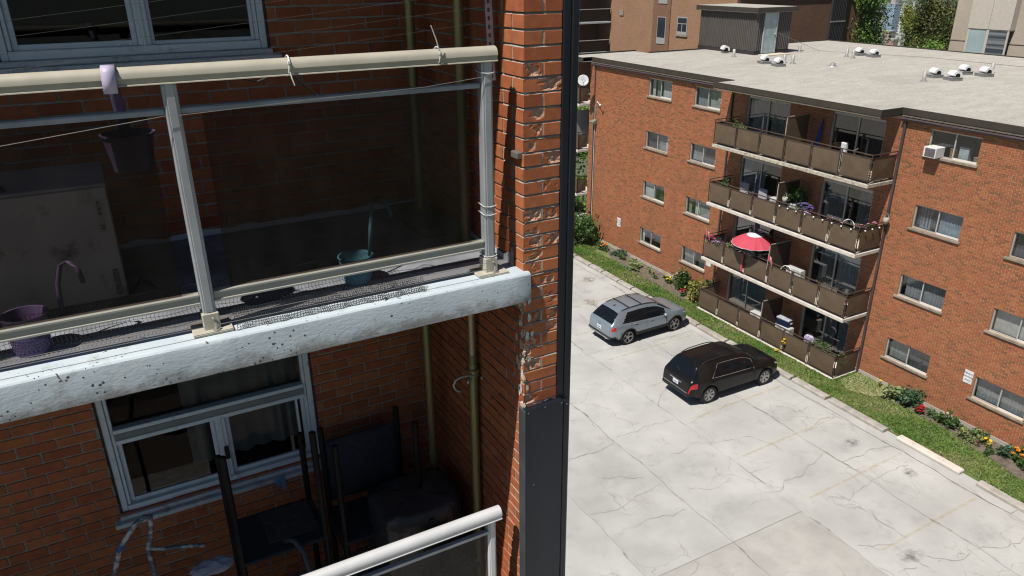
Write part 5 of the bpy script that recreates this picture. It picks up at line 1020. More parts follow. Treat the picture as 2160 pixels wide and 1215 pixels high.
hk = MB(); P = [(.060, 3.292, 15.19), (.058, 3.291, 15.215), (.057, 3.28, 15.238), (.056, 3.25, 15.2385), (.054, 3.215, 15.236), (.052, 3.201, 15.22), (.050, 3.198, 15.19), (.049, 3.1975, 15.145)]
vs_ = []
for q in P: vs_ += [(q[0]-.024, q[1], q[2]), (q[0]+.024, q[1], q[2])]
ho = hk.add([(a-.080, b-3.395, c-14.815) for a, b, c in vs_], [(2*i, 2*i+1, 2*i+3, 2*i+2) for i in range(len(P)-1)]).obj('rail_hook', LIL, pl1, smooth=True); ho.modifiers.new('t', 'SOLIDIFY').thickness = .003
planter(-.435, 3.40, ZS+.008, .083, .17, (.20, .16, .33), 'purple woven pail standing at the left slab edge', ([(.13, .02, .10), (.14, .05, .25), (.165, .06, .33), (.195, .05, .345), (.225, .03, .32), (.235, .02, .25)], .02, PST), True)
TEA = mat('teal_strap', (.07, .20, .24), .5)
planter(.985, 3.475, ZS+.008, .085, .135, (.10, .30, .40), 'teal pail on the floor behind the glass with a tall hooked strap', ([(.075, .0, .12), (.100, .03, .26), (.125, .06, .36), (.155, .08, .395), (.195, .08, .38), (.215, .06, .33), (.220, .05, .29)], .02, TEA), True)
# old beige cabinet with pleated mat on top
cb = thing('metal_cabinet', 'old beige metal cabinet standing behind the smoked glass', 'cabinet', (-.5, 4.05, ZS+.008)); CBM = mat('beige_cabinet', (.70, .68, .64), .6, var=.06, scale=4, grime=((.12, .11, .10), 6, .55, .75))
MB().bbox(-.55, .452, -.22, .26, .0, .55, .006).obj('casing', CBM, cb); MB().bbox(-.55, .456, -.225, .265, .55, .566, .004).obj('lid', mat('pale_lid', (.50, .50, .54), .55, var=.12, scale=8), cb)
st = MB().box(.395, .425, -.2225, -.2205, .335, .495).obj('sticker', mat('label_white', (.55, .54, .5), .6), cb); MB().box(.402, .418, -.2235, -.2227, .42, .485).box(.4, .42, -.2235, -.2227, .35, .375).obj('sticker_print', mat('label_print', (.12, .08, .07), .7, c2=(.5, .48, .45), scale=140, lo=.45, hi=.55), st)
MB().box(.405, .432, -.2225, -.2205, .02, .15).obj('sticker', mat('label_grey', (.20, .19, .18), .6, c2=(.38, .37, .35), scale=120, lo=.45, hi=.55), cb); MB().bbox(-.05, .0, -.2235, -.2205, .40, .44, .002).obj('sticker', mat('label_white', (.5, .5, .5)), cb)
cl = MB(); n = 44; vs_ = []
for i in range(n+1): x = -.55+.62*i/n; e = math.sqrt(max(0, 1-((x+.55)/.62)**2)); zz = .568+.012*(i % 2)+.02*e; vs_ += [(x, -.20, zz), (x, -.20+.30*e+.01, zz)]
cl.add([(a-.5, b+4.05, c+ZS+.008) for a, b, c in vs_], [(2*i, 2*i+2, 2*i+3, 2*i+1) for i in range(n)]); tag(cl.obj('pleated_mat', mat('dark_pleat', (.05, .05, .055), .8)), 'dark pleated mat lying on the beige cabinet', 'mat')
cor = MB().tube([(-.04+.12*i/16+.02*math.sin(i*.4), 3.86+.20*math.sin(i/16*math.pi), ZS+.014) for i in range(17)], .006, 6); tag(cor.obj('black_cord', mat('black_cord', (.02, .02, .02), .6)), 'black cord looping on the floor beside the cabinet', 'cord')
# plastic netting along the slab edge
nt_ = MB(); x0, x1 = .345, 1.235
def netp(u, v): return (x0+(x1-x0)*u+.004*math.sin(u*60+v*5), 3.172+.055*v+.004*math.sin(u*23), ZS+.010+.082*v*(1-.35*u)+.004*math.sin(u*41))
for i in range(88): nt_.tube([netp(i/87+.002*math.sin(i*7), v/4) for v in range(5)], .00125, 4, cap=False)
for v in range(9): nt_.tube([netp(u/44, v/8) for u in range(45)], .0011, 4, cap=False)
def netb(u, v): return (-.80+1.95*u, 3.285+.16*v+.006*math.sin(u*50), ZS+.045+.11*v+.005*math.sin(u*37+v*3))
for i in range(120): nt_.tube([netb(i/119+(.5/119 if v % 2 else 0), v/6) for v in range(7)], .0010, 3, cap=False)
for v in range(7): nt_.tube([netb(u/60, v/6) for u in range(61)], .0010, 3, cap=False)
no_ = nt_.obj('netting', mat('black_netting', (.025, .025, .025), .7)); no_['kind'] = 'stuff'; no_['label'] = 'black plastic bird netting bunched along the white slab edge'; no_['category'] = 'netting'
tag(MB().tube([(.52, 3.30, 15.16), (.60, 3.33, 15.135), (.68, 3.30, 15.17), (.76, 3.34, 15.14), (.84, 3.33, 15.06), (.86, 3.3, 15.05)], .004, 5).obj('black_cord', mat('black_cord', (.02, .02, .02), .6)), 'dark cord sagging under the handrail beside the cable tie', 'cord')
sb_ = MB().bbox(1.752, 1.772, 3.262, 3.268, ZS-.0, ZS+.115, .001); tag(sb_.obj('steel_strap', mat('rusty_strap', (.13, .105, .11), .7, var=.3, scale=40)), 'short rusty steel strap upright where slab meets brick pier', 'strap')
# dead leaves and chips on the white slab
CHIP = mat('dead_leaf', (.13, .07, .04), .9)
for q, (x, y, l_, a) in enumerate(((-.43, 3.140, .055, 1.2), (-.355, 3.138, .02, .5), (-.225, 3.140, .026, 1.6))):
    c, s_ = math.cos(a), math.sin(a); tag(MB().add([(x, y, ZS+.006), (x+.006, y-.004, ZS+.007), (x+.4*l_*c+.004, y-.012, ZS-l_*.95+.006), (x+.4*l_*c, y-.013, ZS-l_*.95+.006)], [(0, 1, 2, 3), (3, 2, 1, 0)]).obj('dead_leaf', CHIP), ['long brown splinter', 'tiny middle splinter', 'right hand splinter'][q]+' hanging over the white slab edge at the left', 'splinter', 'splinters on the slab edge')
# ---- lower balcony: upturned patio furniture in deep shade
ZF = ZS-PIT+.007; BKM = mat('black_patio_metal', (.010, .010, .011), .5, .2, spec=.3); SLG = mat('navy_sling', (.022, .026, .038), .8, var=.25, scale=18, stretch=(1, 1, 4))
def tall_chair(x0, x1, yf, yb, zf, zb, zs, back, label):
    """black director style chair: four upright tubes, a sling seat and, on one, a sling back"""
    t = thing('patio_chair', label, 'chair', ((x0+x1)/2, (yf+yb)/2, ZF), 0, 'black patio chairs'); w_, d_ = (x1-x0)/2, (yb-yf)/2
    for (a, b, h1) in ((-w_, -d_, zf), (w_, -d_, zf), (-w_, d_, zb), (w_, d_, zb)): MB().cyl((a, b, 0), (a, b, h1-ZF), .0205, n=12).obj('leg', BKM, t, smooth=True, edge=.6); MB().sphere((a, b, h1-ZF), .0215, 10, 6, (1, 1, .5)).obj('tube_cap', BKM, t)
    MB().bbox(-w_-.02, w_+.02, -d_-.02, d_+.02, zs-ZF-.03, zs-ZF, .008).obj('seat', SLG, t)
    for s_ in (-w_, w_): MB().bbox(s_-.016, s_+.016, -d_, d_, zs-ZF-.09, zs-ZF-.04, .006).obj('side_rail', BKM, t)
    for h in (.18, .42): MB().cyl((-w_, -d_, h), (w_, -d_, h), .012, n=8).obj('stretcher', BKM, t)
    if back:
        bk = MB(); n, q_ = 10, 14; vs_ = [(-w_+2*w_*k_/q_, d_-.035*math.sin(i/(n-1)*math.pi)*math.sin(k_/q_*math.pi)+.006*math.sin(i*2.1+k_*.8), back[0]-ZF+(back[1]-back[0])*i/(n-1)) for i in range(n) for k_ in range(q_+1)]
        bk.add(vs_, [(i*(q_+1)+k_, i*(q_+1)+k_+1, (i+1)*(q_+1)+k_+1, (i+1)*(q_+1)+k_) for i in range(n-1) for k_ in range(q_)]); b_ = bk.obj('back_sling', SLG, t, smooth=True); b_.modifiers.new('t', 'SOLIDIFY').thickness = .006
    return t
tall_chair(.89, 1.43, 4.02, 4.40, 12.80, 12.71, 12.04, (12.10, 12.60), 'black tube chair with navy sling back in the lower corner'); tall_chair(.235, .76, 4.0, 4.42, 12.955, 12.70, 12.17, None, 'black tube chair frame carrying an etched tile, under the window')
ti = MB().bbox(.42, .74, 4.08, 4.40, 12.172, 12.182, .002).obj('glass_tile', mat('dark_tile', (.055, .055, .052), .4, c2=(.13, .125, .12), scale=30, detail=10, lo=.55, hi=.7)); tag(ti, 'dark etched tile lying on the seat of the left tube chair', 'tile')
hb = thing('blue_hose', 'blue grey hose hooked over the seat of the left tube chair', 'hose', (.56, 3.95, ZF)); MB().tube([(-.05, .1, .80), (.0, .05, .82), (.04, -.02, .76), (.07, -.08, .45), (.10, -.12, .25), (.14, -.14, .02)], .018, 8).obj('hose', mat('hose_blue', (.06, .08, .10), .5), hb, smooth=True)
for i in range(7): MB().tube([(-.03+.008*i+.05*math.cos(a), -.06+.05*math.sin(a)*.3, .25+.17*math.sin(a)) for a in np.linspace(0, 2*math.pi, 20)[:-1]], .005, 5, closed=True).obj('cable_loop', mat('grey_cable', (.10, .10, .10), .6), hb)
# barbecue under a black plastic sheet
g_ = np.random.default_rng(9); sh = MB(); n, mrow = 48, 14; vs_ = []
for j in range(mrow+1):
    v = j/mrow
    for i in range(n):
        a = 2*math.pi*i/n; ex = abs(math.cos(a))**.45*math.copysign(1, math.cos(a)); ey = abs(math.sin(a))**.45*math.copysign(1, math.sin(a))
        if v < .35: f_ = v/.35; zz = .90-.02*f_+.012*math.sin(5*a)*f_; k_ = f_
        else: f_ = (v-.35)/.65; k_ = 1+.10*f_+.10*f_*math.sin(9*a+2*math.sin(3*a)); zz = .88-.84*f_
        vs_.append((1.38+.285*ex*k_, 4.0+.235*ey*k_, ZF+max(.015, zz)))
sh.add(vs_, [(j*n+i, j*n+(i+1) % n, (j+1)*n+(i+1) % n, (j+1)*n+i) for j in range(mrow) for i in range(n)]); so2 = sh.obj('plastic_sheet', mat('black_poly', (.05, .05, .055), .25, var=.2, scale=9, bump=.8, bscale=25, spec=.5), smooth=True); tag(so2, 'black plastic sheet draped over a barbecue beside the gold prop', 'plastic sheet')
# painted tube frame with blue tape and a bag, bottom left
wk = thing('tube_walker', 'paint flecked bent tube frame with blue tape at the bottom left', 'walker', (-.25, 3.85, ZF)); WKM = mat('flecked_tube', (.13, .15, .18), .45, .4, c2=(.48, .50, .52), scale=26, detail=6, lo=.48, hi=.6)
def wp(u, v): return (u+.25, 0, v-ZF)
MB().tube([(-.20, .0, .6), (-.17, .0, 1.13), (-.11, .0, 1.29), (-.02, .0, 1.40), (.035, .01, 1.428), (.06, .02, 1.41), (.055, .04, 1.34), (.03, .06, 1.22), (.01, .08, 1.16), (.02, .1, .6)], .015, 10).obj('frame_tube', WKM, wk, smooth=True); MB().tube([(.01, .08, 1.16), (.10, .07, 1.13), (.20, .05, 1.12), (.30, .04, 1.09)], .012, 8).obj('cross_tube', WKM, wk, smooth=True)
MB().cyl((-.125, 0, 1.265), (-.10, 0, 1.30), .0165, n=10).obj('tape_band', mat('blue_tape', (.03, .10, .28), .6), wk); MB().cyl((-.20, 0, 0), (-.20, 0, .62), .015, n=8).obj('leg', WKM, wk); MB().cyl((.02, .1, 0), (.02, .1, .62), .015, n=8).obj('leg', WKM, wk)
bg_ = MB().sphere((.06, 3.86, 12.335), .09, 14, 10, (1.4, .7, .4)); bg_.v = [tuple(np.array(p)+.014*np.array(noise.noise_vector(Vector(p)*28))) for p in bg_.v]; tag(bg_.obj('plastic_bag', mat('pale_bag', (.40, .42, .50), .4, var=.15, scale=20)), 'crumpled pale plastic bag on the tube frame', 'bag')
# potted shrub in the dark corner
ps = thing('potted_plant', 'small dark shrub behind the lower railing', 'plant', (1.46, 3.72, ZF)); LFD = mat_leaf('dark_leaf', [(.02, .035, .014), (.035, .06, .02), (.05, .08, .03)]); leaves(MB(), (0, 0, .50), (.16, .14, .22), 420, .045, seed=4).obj('foliage', LFD, ps, tint=True); MB().lathe([(.005, 0), (.09, 0), (.12, .22), (.11, .22), (.10, .2), (.005, .2)], (0, 0, 0), 18).obj('pot', mat('brown_pot', (.10, .05, .03), .8), ps); MB().cyl((0, 0, .2), (0, 0, .45), .012, n=6).obj('stem', BRN, ps)
# ================================================================== THINGS ON AND AROUND THE BUILDING ACROSS THE LOT
def text_mesh(txt, size, ml, name, parent, loc, rot, spacing=1.0, align='CENTER'):
    cu = bpy.data.curves.new(name, 'FONT'); cu.body = txt; cu.size = size; cu.align_x = align; cu.align_y = 'CENTER'; cu.space_line = spacing; cu.extrude = .0015; cu.resolution_u = 3
    to = bpy.data.objects.new('tmp', cu); col.objects.link(to); bpy.context.view_layer.update(); me = bpy.data.meshes.new_from_object(to.evaluated_get(bpy.context.evaluated_depsgraph_get())); bpy.data.objects.remove(to); bpy.data.curves.remove(cu)
    me.materials.clear(); me.materials.append(ml); o = bpy.data.objects.new(name, me); col.objects.link(o); o.parent = parent; o.location = loc; o.rotation_euler = rot; return o
INK = mat('sign_ink', (.02, .02, .02), .6); SGN = mat('sign_white', (.72, .73, .75), .5)
for (y0, y1, z0, z1, l_) in ((12.71, 13.03, 1.73, 2.23, 'white tenant parking sign beside the nearest ground floor window'), (33.80, 34.13, 1.56, 2.08, 'white tenant parking sign near the far corner of the brick wall')):
    t = thing('wall_sign', l_, 'sign', (F-.02, (y0+y1)/2, (z0+z1)/2), 0, 'parking signs on the brick wall'); w_, h_ = (y1-y0)/2, (z1-z0)/2
    MB().bbox(-.006, .008, -w_, w_, -h_, h_, .002).obj('plate', SGN, t)
    text_mesh('TENANT\nPARKING\nONLY', .082, INK, 'lettering', t, (-.009, 0, .0), (R(90), 0, R(-90)), 1.55)
t = thing('wall_sign', 'small white notice on the brick just under a balcony slab', 'sign', (F-.02, 26.34, 1.78)); MB().bbox(-.006, .008, -.17, .17, -.13, .13, .002).obj('plate', SGN, t); text_mesh('12', .07, mat('faint_ink', (.35, .36, .40), .6), 'lettering', t, (-.009, 0, 0), (R(90), 0, R(-90)))
# window air conditioner
acx = thing('window_air_conditioner', 'white window air conditioner jutting from the top floor window', 'air conditioner', (F, 15.83, 9.37)); ACW = mat('ac_white', (.72, .72, .71), .5, var=.06)
MB().bbox(-.40, .1, -.235, .235, 0, .36, .012).obj('casing', ACW, acx); gr = MB().box(-.407, -.402, -.205, .165, .035, .325).obj('grille', mat('ac_grille', (.13, .12, .125), .8), acx)
for i in range(12): MB().box(-.4105, -.4075, -.20, .16, .05+i*.023, .058+i*.023).obj('slat', mat('ac_slat', (.17, .16, .165), .7), gr)
# things on the sill inside that window
for (n_, y, z0, w_, h_, m_, l_) in (('storage_box', 15.38, 9.40, .10, .30, mat('ochre_bin', (.42, .24, .06), .7), 'ochre bin behind the glass beside the air conditioner'), ('storage_box', 15.0, 9.40, .17, .42, mat('frosted_drawers', (.55, .60, .60), .4), 'frosted plastic drawers behind the top floor glass'), ('storage_box', 14.52, 9.40, .10, .16, mat('tan_box', (.36, .28, .20), .8), 'tan cardboard box at the right end of the top floor window')):
    b = thing(n_, l_, 'box', (F+.32, y, z0-.35)); MB().bbox(-.1, .1, -w_, w_, 0, h_+.3, .01).obj('bin', m_, b); MB().bbox(-.11, .11, -w_-.01, w_+.01, h_+.3, h_+.34, .008).obj('lid', SGN if 'dr' in m_.name else m_, b)
# condensers on the balcony floors
CND = mat('condenser_grey', (.50, .52, .51), .6, var=.08)
def condenser(x, y, z, rz, label):
    t = thing('air_condenser', label, 'air conditioner', (x, y, z+.26), rz, 'condenser units on the balconies'); MB().bbox(-.16, .16, -.40, .40, .05, .62, .02).obj('casing', CND, t)
    MB().lathe([(.20, -.003), (.215, .004), (.19, .006), (.02, -.006)], (-.163, .10, .33), 24, Matrix.Rotation(-math.pi/2, 4, 'Y')).obj('fan_grille', mat('grille_grey', (.28, .29, .29), .6), t, smooth=True)
    for i in range(6): MB().cyl((-.172, .10+.195*math.cos(i*math.pi/6), .33+.195*math.sin(i*math.pi/6)), (-.172, .10-.195*math.cos(i*math.pi/6), .33-.195*math.sin(i*math.pi/6)), .004, n=4).obj('grille_wire', CND, t)
    for s_ in (-.3, .3): MB().box(-.15, .15, s_-.03, s_+.03, -.26, .05).obj('foot', BRN, t)
condenser(24.95, 21.95, FLOOR[1], .05, 'grey condenser unit left of the second storey divider screen'); condenser(24.92, 20.95, FLOOR[1], -.05, 'grey condenser unit right of the second storey divider screen')
condenser(24.95, 20.55, FLOOR[2], 0, 'grey condenser unit behind the white chair on the umbrella balcony'); condenser(24.70, 22.0, FLOOR[3], .08, 'grey condenser unit left of the ground floor divider'); condenser(24.72, 20.5, FLOOR[3], 0, 'grey condenser unit under the blue cooler')
ck = thing('cool_box', 'navy cool box with pale lid sitting on a ground floor condenser', 'cooler', (24.74, 20.55, FLOOR[3]+.88), .1); MB().bbox(-.17, .17, -.32, .32, 0, .28, .02).obj('box', mat('navy_plastic', (.012, .018, .05), .45), ck); MB().bbox(-.18, .18, -.335, .335, .28, .36, .02).obj('lid', mat('cool_lid', (.42, .45, .48), .5), ck); MB().bbox(-.06, .06, -.36, -.335, .14, .22, .008).obj('handle', SGN, ck)
pw = thing('cushion', 'pale purple patterned cushion on the ground floor balcony', 'cushion', (24.85, 19.25, FLOOR[3]+.68), .3); cu_ = MB().sphere((0, 0, 0), .24, 14, 10, (.32, .85, 1)); cu_.v = [(math.copysign(abs(a/.08)**.7*.08, a), math.copysign(abs(b/.24)**.6*.24, b), math.copysign(abs(c/.24)**.6*.24, c)) for a, b, c in cu_.v]; cu_.obj('cover', mat('purple_pattern', (.30, .25, .42), .9, c2=(.55, .50, .62), scale=14, lo=.45, hi=.55), pw, smooth=True)
cha = MB(); 
def slat_chair(x, y, z, rz, m_, label, fan=True, cushion=None):
    t = thing('patio_chair', label, 'chair', (x, y, z), rz, 'patio chairs on the far balconies')
    for (a, b) in ((-.22, -.22), (-.22, .22), (.22, -.22), (.22, .22)): MB().cyl((a, b, 0), (a*.9, b*.9, .42), .018, n=6).obj('leg', m_, t)
    MB().bbox(-.23, .23, -.23, .23, .40, .44, .01).obj('seat', m_, t)
    arc = [(.22+.06*(math.sin(q)), .25*math.cos(q), .62+.30*math.sin(q)) for q in np.linspace(0, math.pi, 13)]; MB().tube([(.21, .25, .42)]+arc+[(.21, -.25, .42)], .018, 6).obj('back_hoop', m_, t, smooth=True)
    if fan:
        for q in np.linspace(.25, math.pi-.25, 7): MB().tube([(.21, .07*math.cos(q), .44), (.22+.06*math.sin(q), .235*math.cos(q), .62+.28*math.sin(q))], .012, 5).obj('back_slat', m_, t)
    for s_ in (-.25, .25): MB().tube([(.22, s_, .64), (0, s_*1.06, .66), (-.2, s_, .62), (-.22, s_*.9, .42)], .014, 6).obj('arm', m_, t)
    if cushion: MB().bbox(-.22, .20, -.22, .22, .44, .53, .03).obj('seat_cushion', cushion, t); MB().bbox(.14, .22, -.24, .24, .50, 1.05, .035).obj('back_cushion', cushion, t)
    return t
slat_chair(25.1, 24.45, FLOOR[0], .4, mat('teal_plastic', (.03, .10, .16), .5), 'dark teal plastic chair on the top balcony')
LIC = mat('lilac_cushion', (.40, .38, .43), .9, var=.06)
slat_chair(24.98, 24.2, FLOOR[1], .1, BKM, 'left of two chairs with pale grey cushions, second balcony down', False, LIC); slat_chair(24.88, 22.98, FLOOR[1], .1, BKM, 'right of two chairs with pale grey cushions, second balcony down', False, LIC)
DKC = mat('iron_grey', (.10, .10, .12), .5, .3); WIC = mat('white_iron', (.60, .58, .58), .5)
slat_chair(24.95, 24.95, FLOOR[2], .5, DKC, 'dark hoop back chair at the flowered end of the umbrella balcony'); slat_chair(24.75, 23.45, FLOOR[2], -.2, WIC, 'pale iron chair left of the umbrella pole'); slat_chair(24.55, 21.95, FLOOR[2], 2.2, WIC, 'pale iron chair right of the umbrella pole'); slat_chair(24.45, 20.8, FLOOR[2], .2, mat('white_plastic', (.74, .74, .72), .5), 'white plastic chair just inside the umbrella balcony rail', False)
slat_chair(24.75, 18.35, FLOOR[1], .3, mat('white_plastic', (.7, .7, .7)), 'white chair at the flower box end, second balcony down', False)
# parasol
um = thing('parasol', 'red parasol with white crown on the third balcony down', 'parasol', (24.42, 22.55, FLOOR[2])); REDC = mat('parasol_red', (.52, .065, .10), .85, var=.06, scale=3); PWH = mat('parasol_white', (.66, .66, .70), .85)
RC = 1.0; H0, H1 = 1.50, 1.93; seg = 16
for i in range(seg):
    a0, a1 = 2*math.pi*i/seg, 2*math.pi*(i+1)/seg; mb = MB(); vs_ = []
    for j in range(7):
        f_ = .28+.72*j/6; rr = RC*f_; zz = H1-(H1-H0)*f_**1.9
        for q in range(5):
            t_ = q/4; a = a0+(a1-a0)*t_; sg = 1-.03*math.sin(math.pi*t_)*f_; dz = -.012*math.sin(math.pi*t_)*f_; zl = zz+dz-(.02*math.sin(math.pi*t_) if j == 6 else 0); vs_.append((rr*sg*math.cos(a), rr*sg*math.sin(a), zl))
    mb.add(vs_, [(j*5+q, j*5+q+1, (j+1)*5+q+1, (j+1)*5+q) for j in range(6) for q in range(4)]); g1 = mb.obj('canopy_gore', REDC, um, smooth=True)
    edge_ = vs_[-5:]; MB().tube(edge_, .008, 4).obj('trim', PWH, g1)
MB().lathe([(.005, H1+.01), (.12, H1), (.36, H1-.052), (.365, H1-.065)], (0, 0, 0), 24).obj('crown', PWH, um, smooth=True); MB().cyl((0, 0, 0), (0, 0, H1+.03), .02, n=8).obj('pole', SGN, um); MB().lathe([(.005, .05), (.2, .05), (.22, 0)], (0, 0, 0), 16).obj('base', BRN, um)
rt_ = thing('round_table', 'red topped round table under the parasol', 'table', (24.62, 22.4, FLOOR[2])); MB().lathe([(.005, .70), (.42, .70), (.42, .67), (.005, .66)], (0, 0, 0), 24).obj('table_top', mat('red_cloth', (.30, .015, .03), .8), rt_)
for i in range(3): MB().cyl((.3*math.cos(i*2.09), .3*math.sin(i*2.09), 0), (.1*math.cos(i*2.09), .1*math.sin(i*2.09), .67), .015, n=6).obj('leg', DKC, rt_)
tag(MB().bbox(24.02, 24.05, 22.72, 22.82, FLOOR[2]+.15, FLOOR[2]+.95, .005).obj('red_ribbon', REDC), 'red ribbon hanging between two brown panels below the parasol', 'ribbon')
# flags
def flag(y, z, label, tilt):
    t = thing('small_flag', label, 'flag', (24.06, y, z), 0, 'red and white flags on the umbrella balcony'); MB().cyl((0, 0, -.35), (0, 0, .34), .008, n=6).obj('staff', WIC, t)
    def fp(u, v): return (-.02+.05*math.sin(u*5), -tilt*u*.30-.02, .30-.22*u-v*.24)
    for k_, (a, b, m_) in enumerate(((0, .27, REDC), (.27, .73, SGN), (.73, 1, REDC))):
        vs_ = [fp(a+(b-a)*i/4, v) for i in range(5) for v in (0, 1)]; MB().add(vs_, [(2*i, 2*i+1, 2*i+3, 2*i+2) for i in range(4)]).obj('red_bar' if k_ != 1 else 'white_field', m_, t, smooth=True)
    lf = [(0, .5), (.12, .25), (.3, .32), (.24, .0), (.42, -.05), (.2, -.28), (.03, -.26), (.02, -.45), (-.02, -.45), (-.03, -.26), (-.2, -.28), (-.42, -.05), (-.24, 0), (-.3, .32), (-.12, .25)]
    c0 = Vector(fp(.5, .5)); MB().poly([(c0.x-.012, c0.y+p*.13, c0.z+q*.17) for p, q in lf]).obj('leaf', REDC, t)
flag(21.34, FLOOR[2]+1.10, 'red and white flag on the rail right of the parasol', 1); flag(25.2, FLOOR[2]+1.12, 'red and white flag at the flowered far end of the umbrella balcony', 1)
# string of bulbs along the second balcony rail
BLB = mat('bulb_white', (.78, .77, .72), .2)
tag(MB().tube([(24.05, 21.2-.42*i/2, FLOOR[1]+1.02-.05*(i % 2)) for i in range(20)], .006, 4).obj('light_string', BKM), 'black cord of festoon bulbs along the flowered balcony rail', 'light string')
wh = ['first bulb, beside the divider screen', 'second from the divider screen', 'third from the divider screen', 'fourth from the divider screen', 'fifth from the divider screen', 'sixth from the divider screen', 'seventh from the divider screen', 'eighth from the divider screen', 'ninth, nearest the balcony corner']
for i in range(9):
    y = 21.1-.44*i; t = thing('festoon_bulb', 'white festoon bulb on the flowered rail, '+wh[i], 'bulb', (24.04, y, FLOOR[1]+.92), 0, 'festoon bulbs'); MB().sphere((0, 0, 0), .036, 10, 8).obj('bulb', BLB, t, smooth=True); MB().cyl((0, 0, .03), (0, 0, .09), .014, n=6).obj('socket', BKM, t)
for i, x in enumerate((24.35, 24.75, 25.15)): t = thing('festoon_bulb', 'white festoon bulb on the end rail, '+['outermost', 'middle', 'nearest the wall'][i]+' of three', 'bulb', (x, 17.19, FLOOR[1]+.92), 0, 'festoon bulbs'); MB().sphere((0, 0, 0), .034, 10, 8).obj('bulb', BLB, t, smooth=True); MB().cyl((0, 0, .03), (0, 0, .09), .014, n=6).obj('socket', BKM, t)
# plants
LG = mat_leaf('leaf_mid', [(.035, .075, .02), (.06, .125, .03), (.095, .17, .045), (.14, .21, .07)]); LY = mat_leaf('leaf_yellow_green', [(.10, .14, .025), (.19, .22, .04), (.30, .30, .07), (.38, .36, .12)]); LB_ = mat_leaf('leaf_bluegreen', [(.05, .10, .05), (.09, .16, .08), (.15, .22, .12)]); LP = mat_leaf('leaf_pale', [(.16, .22, .07), (.28, .33, .14), (.42, .45, .24)])
FLW = {c: mat('petal_'+c, v, .7, var=.15, scale=30) for c, v in dict(pink=(.62, .17, .33), magenta=(.50, .03, .16), purple=(.16, .10, .36), lilac=(.42, .30, .52), white=(.70, .66, .66), orange=(.72, .22, .02), yellow=(.72, .48, .02), red=(.36, .01, .02), rose=(.66, .36, .40)).items()}
def flowers(mb, c, rad, n, size, seed):
    g = np.random.default_rng(seed)
    for i in range(n):
        d = g.normal(size=3); d /= np.linalg.norm(d); d[2] = abs(d[2]); p = np.array(c)+d*np.array(rad)*g.uniform(.8, 1.05)
        for k_ in range(5):
            a = k_*1.2566+g.uniform(0, .4); u = Vector((math.cos(a), math.sin(a), .35)); v = u.cross(Vector((0, 0, 1))).normalized(); u = u*size; v = v*size*.5; q = Vector(p); mb.add([q, q+u*.6+v, q+u, q+u*.6-v], [(0, 1, 2, 3)])
    return mb
PK = 0
def plant(x, y, z, rad, n, size, lm, label, fl=None, pot=None, cat='plant', name='garden_plant', stem=True, group='plants in the beds', flat=.3):
    global PK; PK += 1; t = thing(name, label, cat, (x, y, z), 0, group); zb = (.16 if pot else 0)
    leaves(MB(), (0, 0, zb+rad[2]*.95), rad, n, size, .45, flat, seed=PK).obj('foliage', lm, t, tint=True)
    if stem:
        sm = MB()
        for i in range(5): a = i*1.26+PK; sm.tube([(0, 0, zb*.9), (rad[0]*.35*math.cos(a), rad[1]*.35*math.sin(a), zb+rad[2]*.6), (rad[0]*.6*math.cos(a), rad[1]*.6*math.sin(a), zb+rad[2]*1.2)], [.012, .009, .004], 5)
        sm.obj('stems', mat('stem', (.10, .11, .04), .8), t, kind='stuff')
    if fl: c_, k_, s_ = fl; flowers(MB(), (0, 0, zb+rad[2]), rad, k_, s_, PK).obj('blossom', FLW[c_], t, kind='stuff')
    if pot: MB().lathe([(.005, 0), (pot*.75, 0), (pot, .2), (pot*.9, .2), (pot*.8, .16), (.005, .16)], (0, 0, 0), 14).obj('pot', mat('terracotta', (.30, .12, .06), .8), t)
    return t
plant(24.45, 36.35, .05, (.95, .95, .85), 2600, .13, LG, 'big round green bush at the far corner of the brick wall', name='round_bush', cat='bush')
plant(24.75, 34.35, .06, (.28, .30, .26), 260, .09, LB_, 'orange lily clump by the far foundation', ('orange', 14, .075)); plant(25.0, 33.4, .06, (.35, .5, .20), 260, .10, LB_, 'spiky blue green clump beside the orange lilies'); plant(24.75, 32.6, .06, (.2, .25, .14), 110, .08, LG, 'small green tuft between the lilies and the hosta')
plant(24.62, 31.15, .06, (.42, .45, .24), 420, .14, LP, 'pale variegated hosta midway along the far bed', flat=.9); plant(24.8, 29.9, .06, (.25, .3, .16), 160, .09, LP, 'thin pale clump right of the hosta'); plant(24.7, 29.3, .06, (.18, .2, .12), 90, .08, LG, 'small green tuft left of the yellow flowers')
plant(24.85, 28.55, .06, (.2, .25, .2), 170, .08, LG, 'yellow flowering clump left of the peony bush', ('yellow', 12, .07)); plant(24.92, 27.55, .06, (.42, .48, .52), 1100, .09, LG, 'dark green peony bush with pink blooms by the wall', ('rose', 9, .08), name='peony_bush', cat='bush')
plant(24.4, 26.85, .06, (.18, .2, .18), 110, .07, LG, 'low red flowers beside the yellow bush', ('red', 9, .07)); plant(24.65, 26.05, .06, (.5, .42, .55), 1300, .10, LY, 'yellow green bush at the left end of the ground floor balcony', name='golden_bush', cat='bush'); plant(25.1, 25.75, .06, (.28, .2, .62), 500, .10, LG, 'dark shaded bush behind the yellow green bush', name='golden_bush', cat='bush')
plant(24.85, 15.05, .06, (.48, .34, .28), 800, .10, LP, 'wide leafy clump left of the red flower, pale side', flat=.6); plant(24.98, 14.45, .06, (.38, .36, .34), 700, .09, LB_, 'darker bushy clump right against the red flower'); plant(24.82, 13.92, .06, (.18, .18, .17), 170, .07, LG, 'deep red sweet william flower clump', ('red', 18, .07))
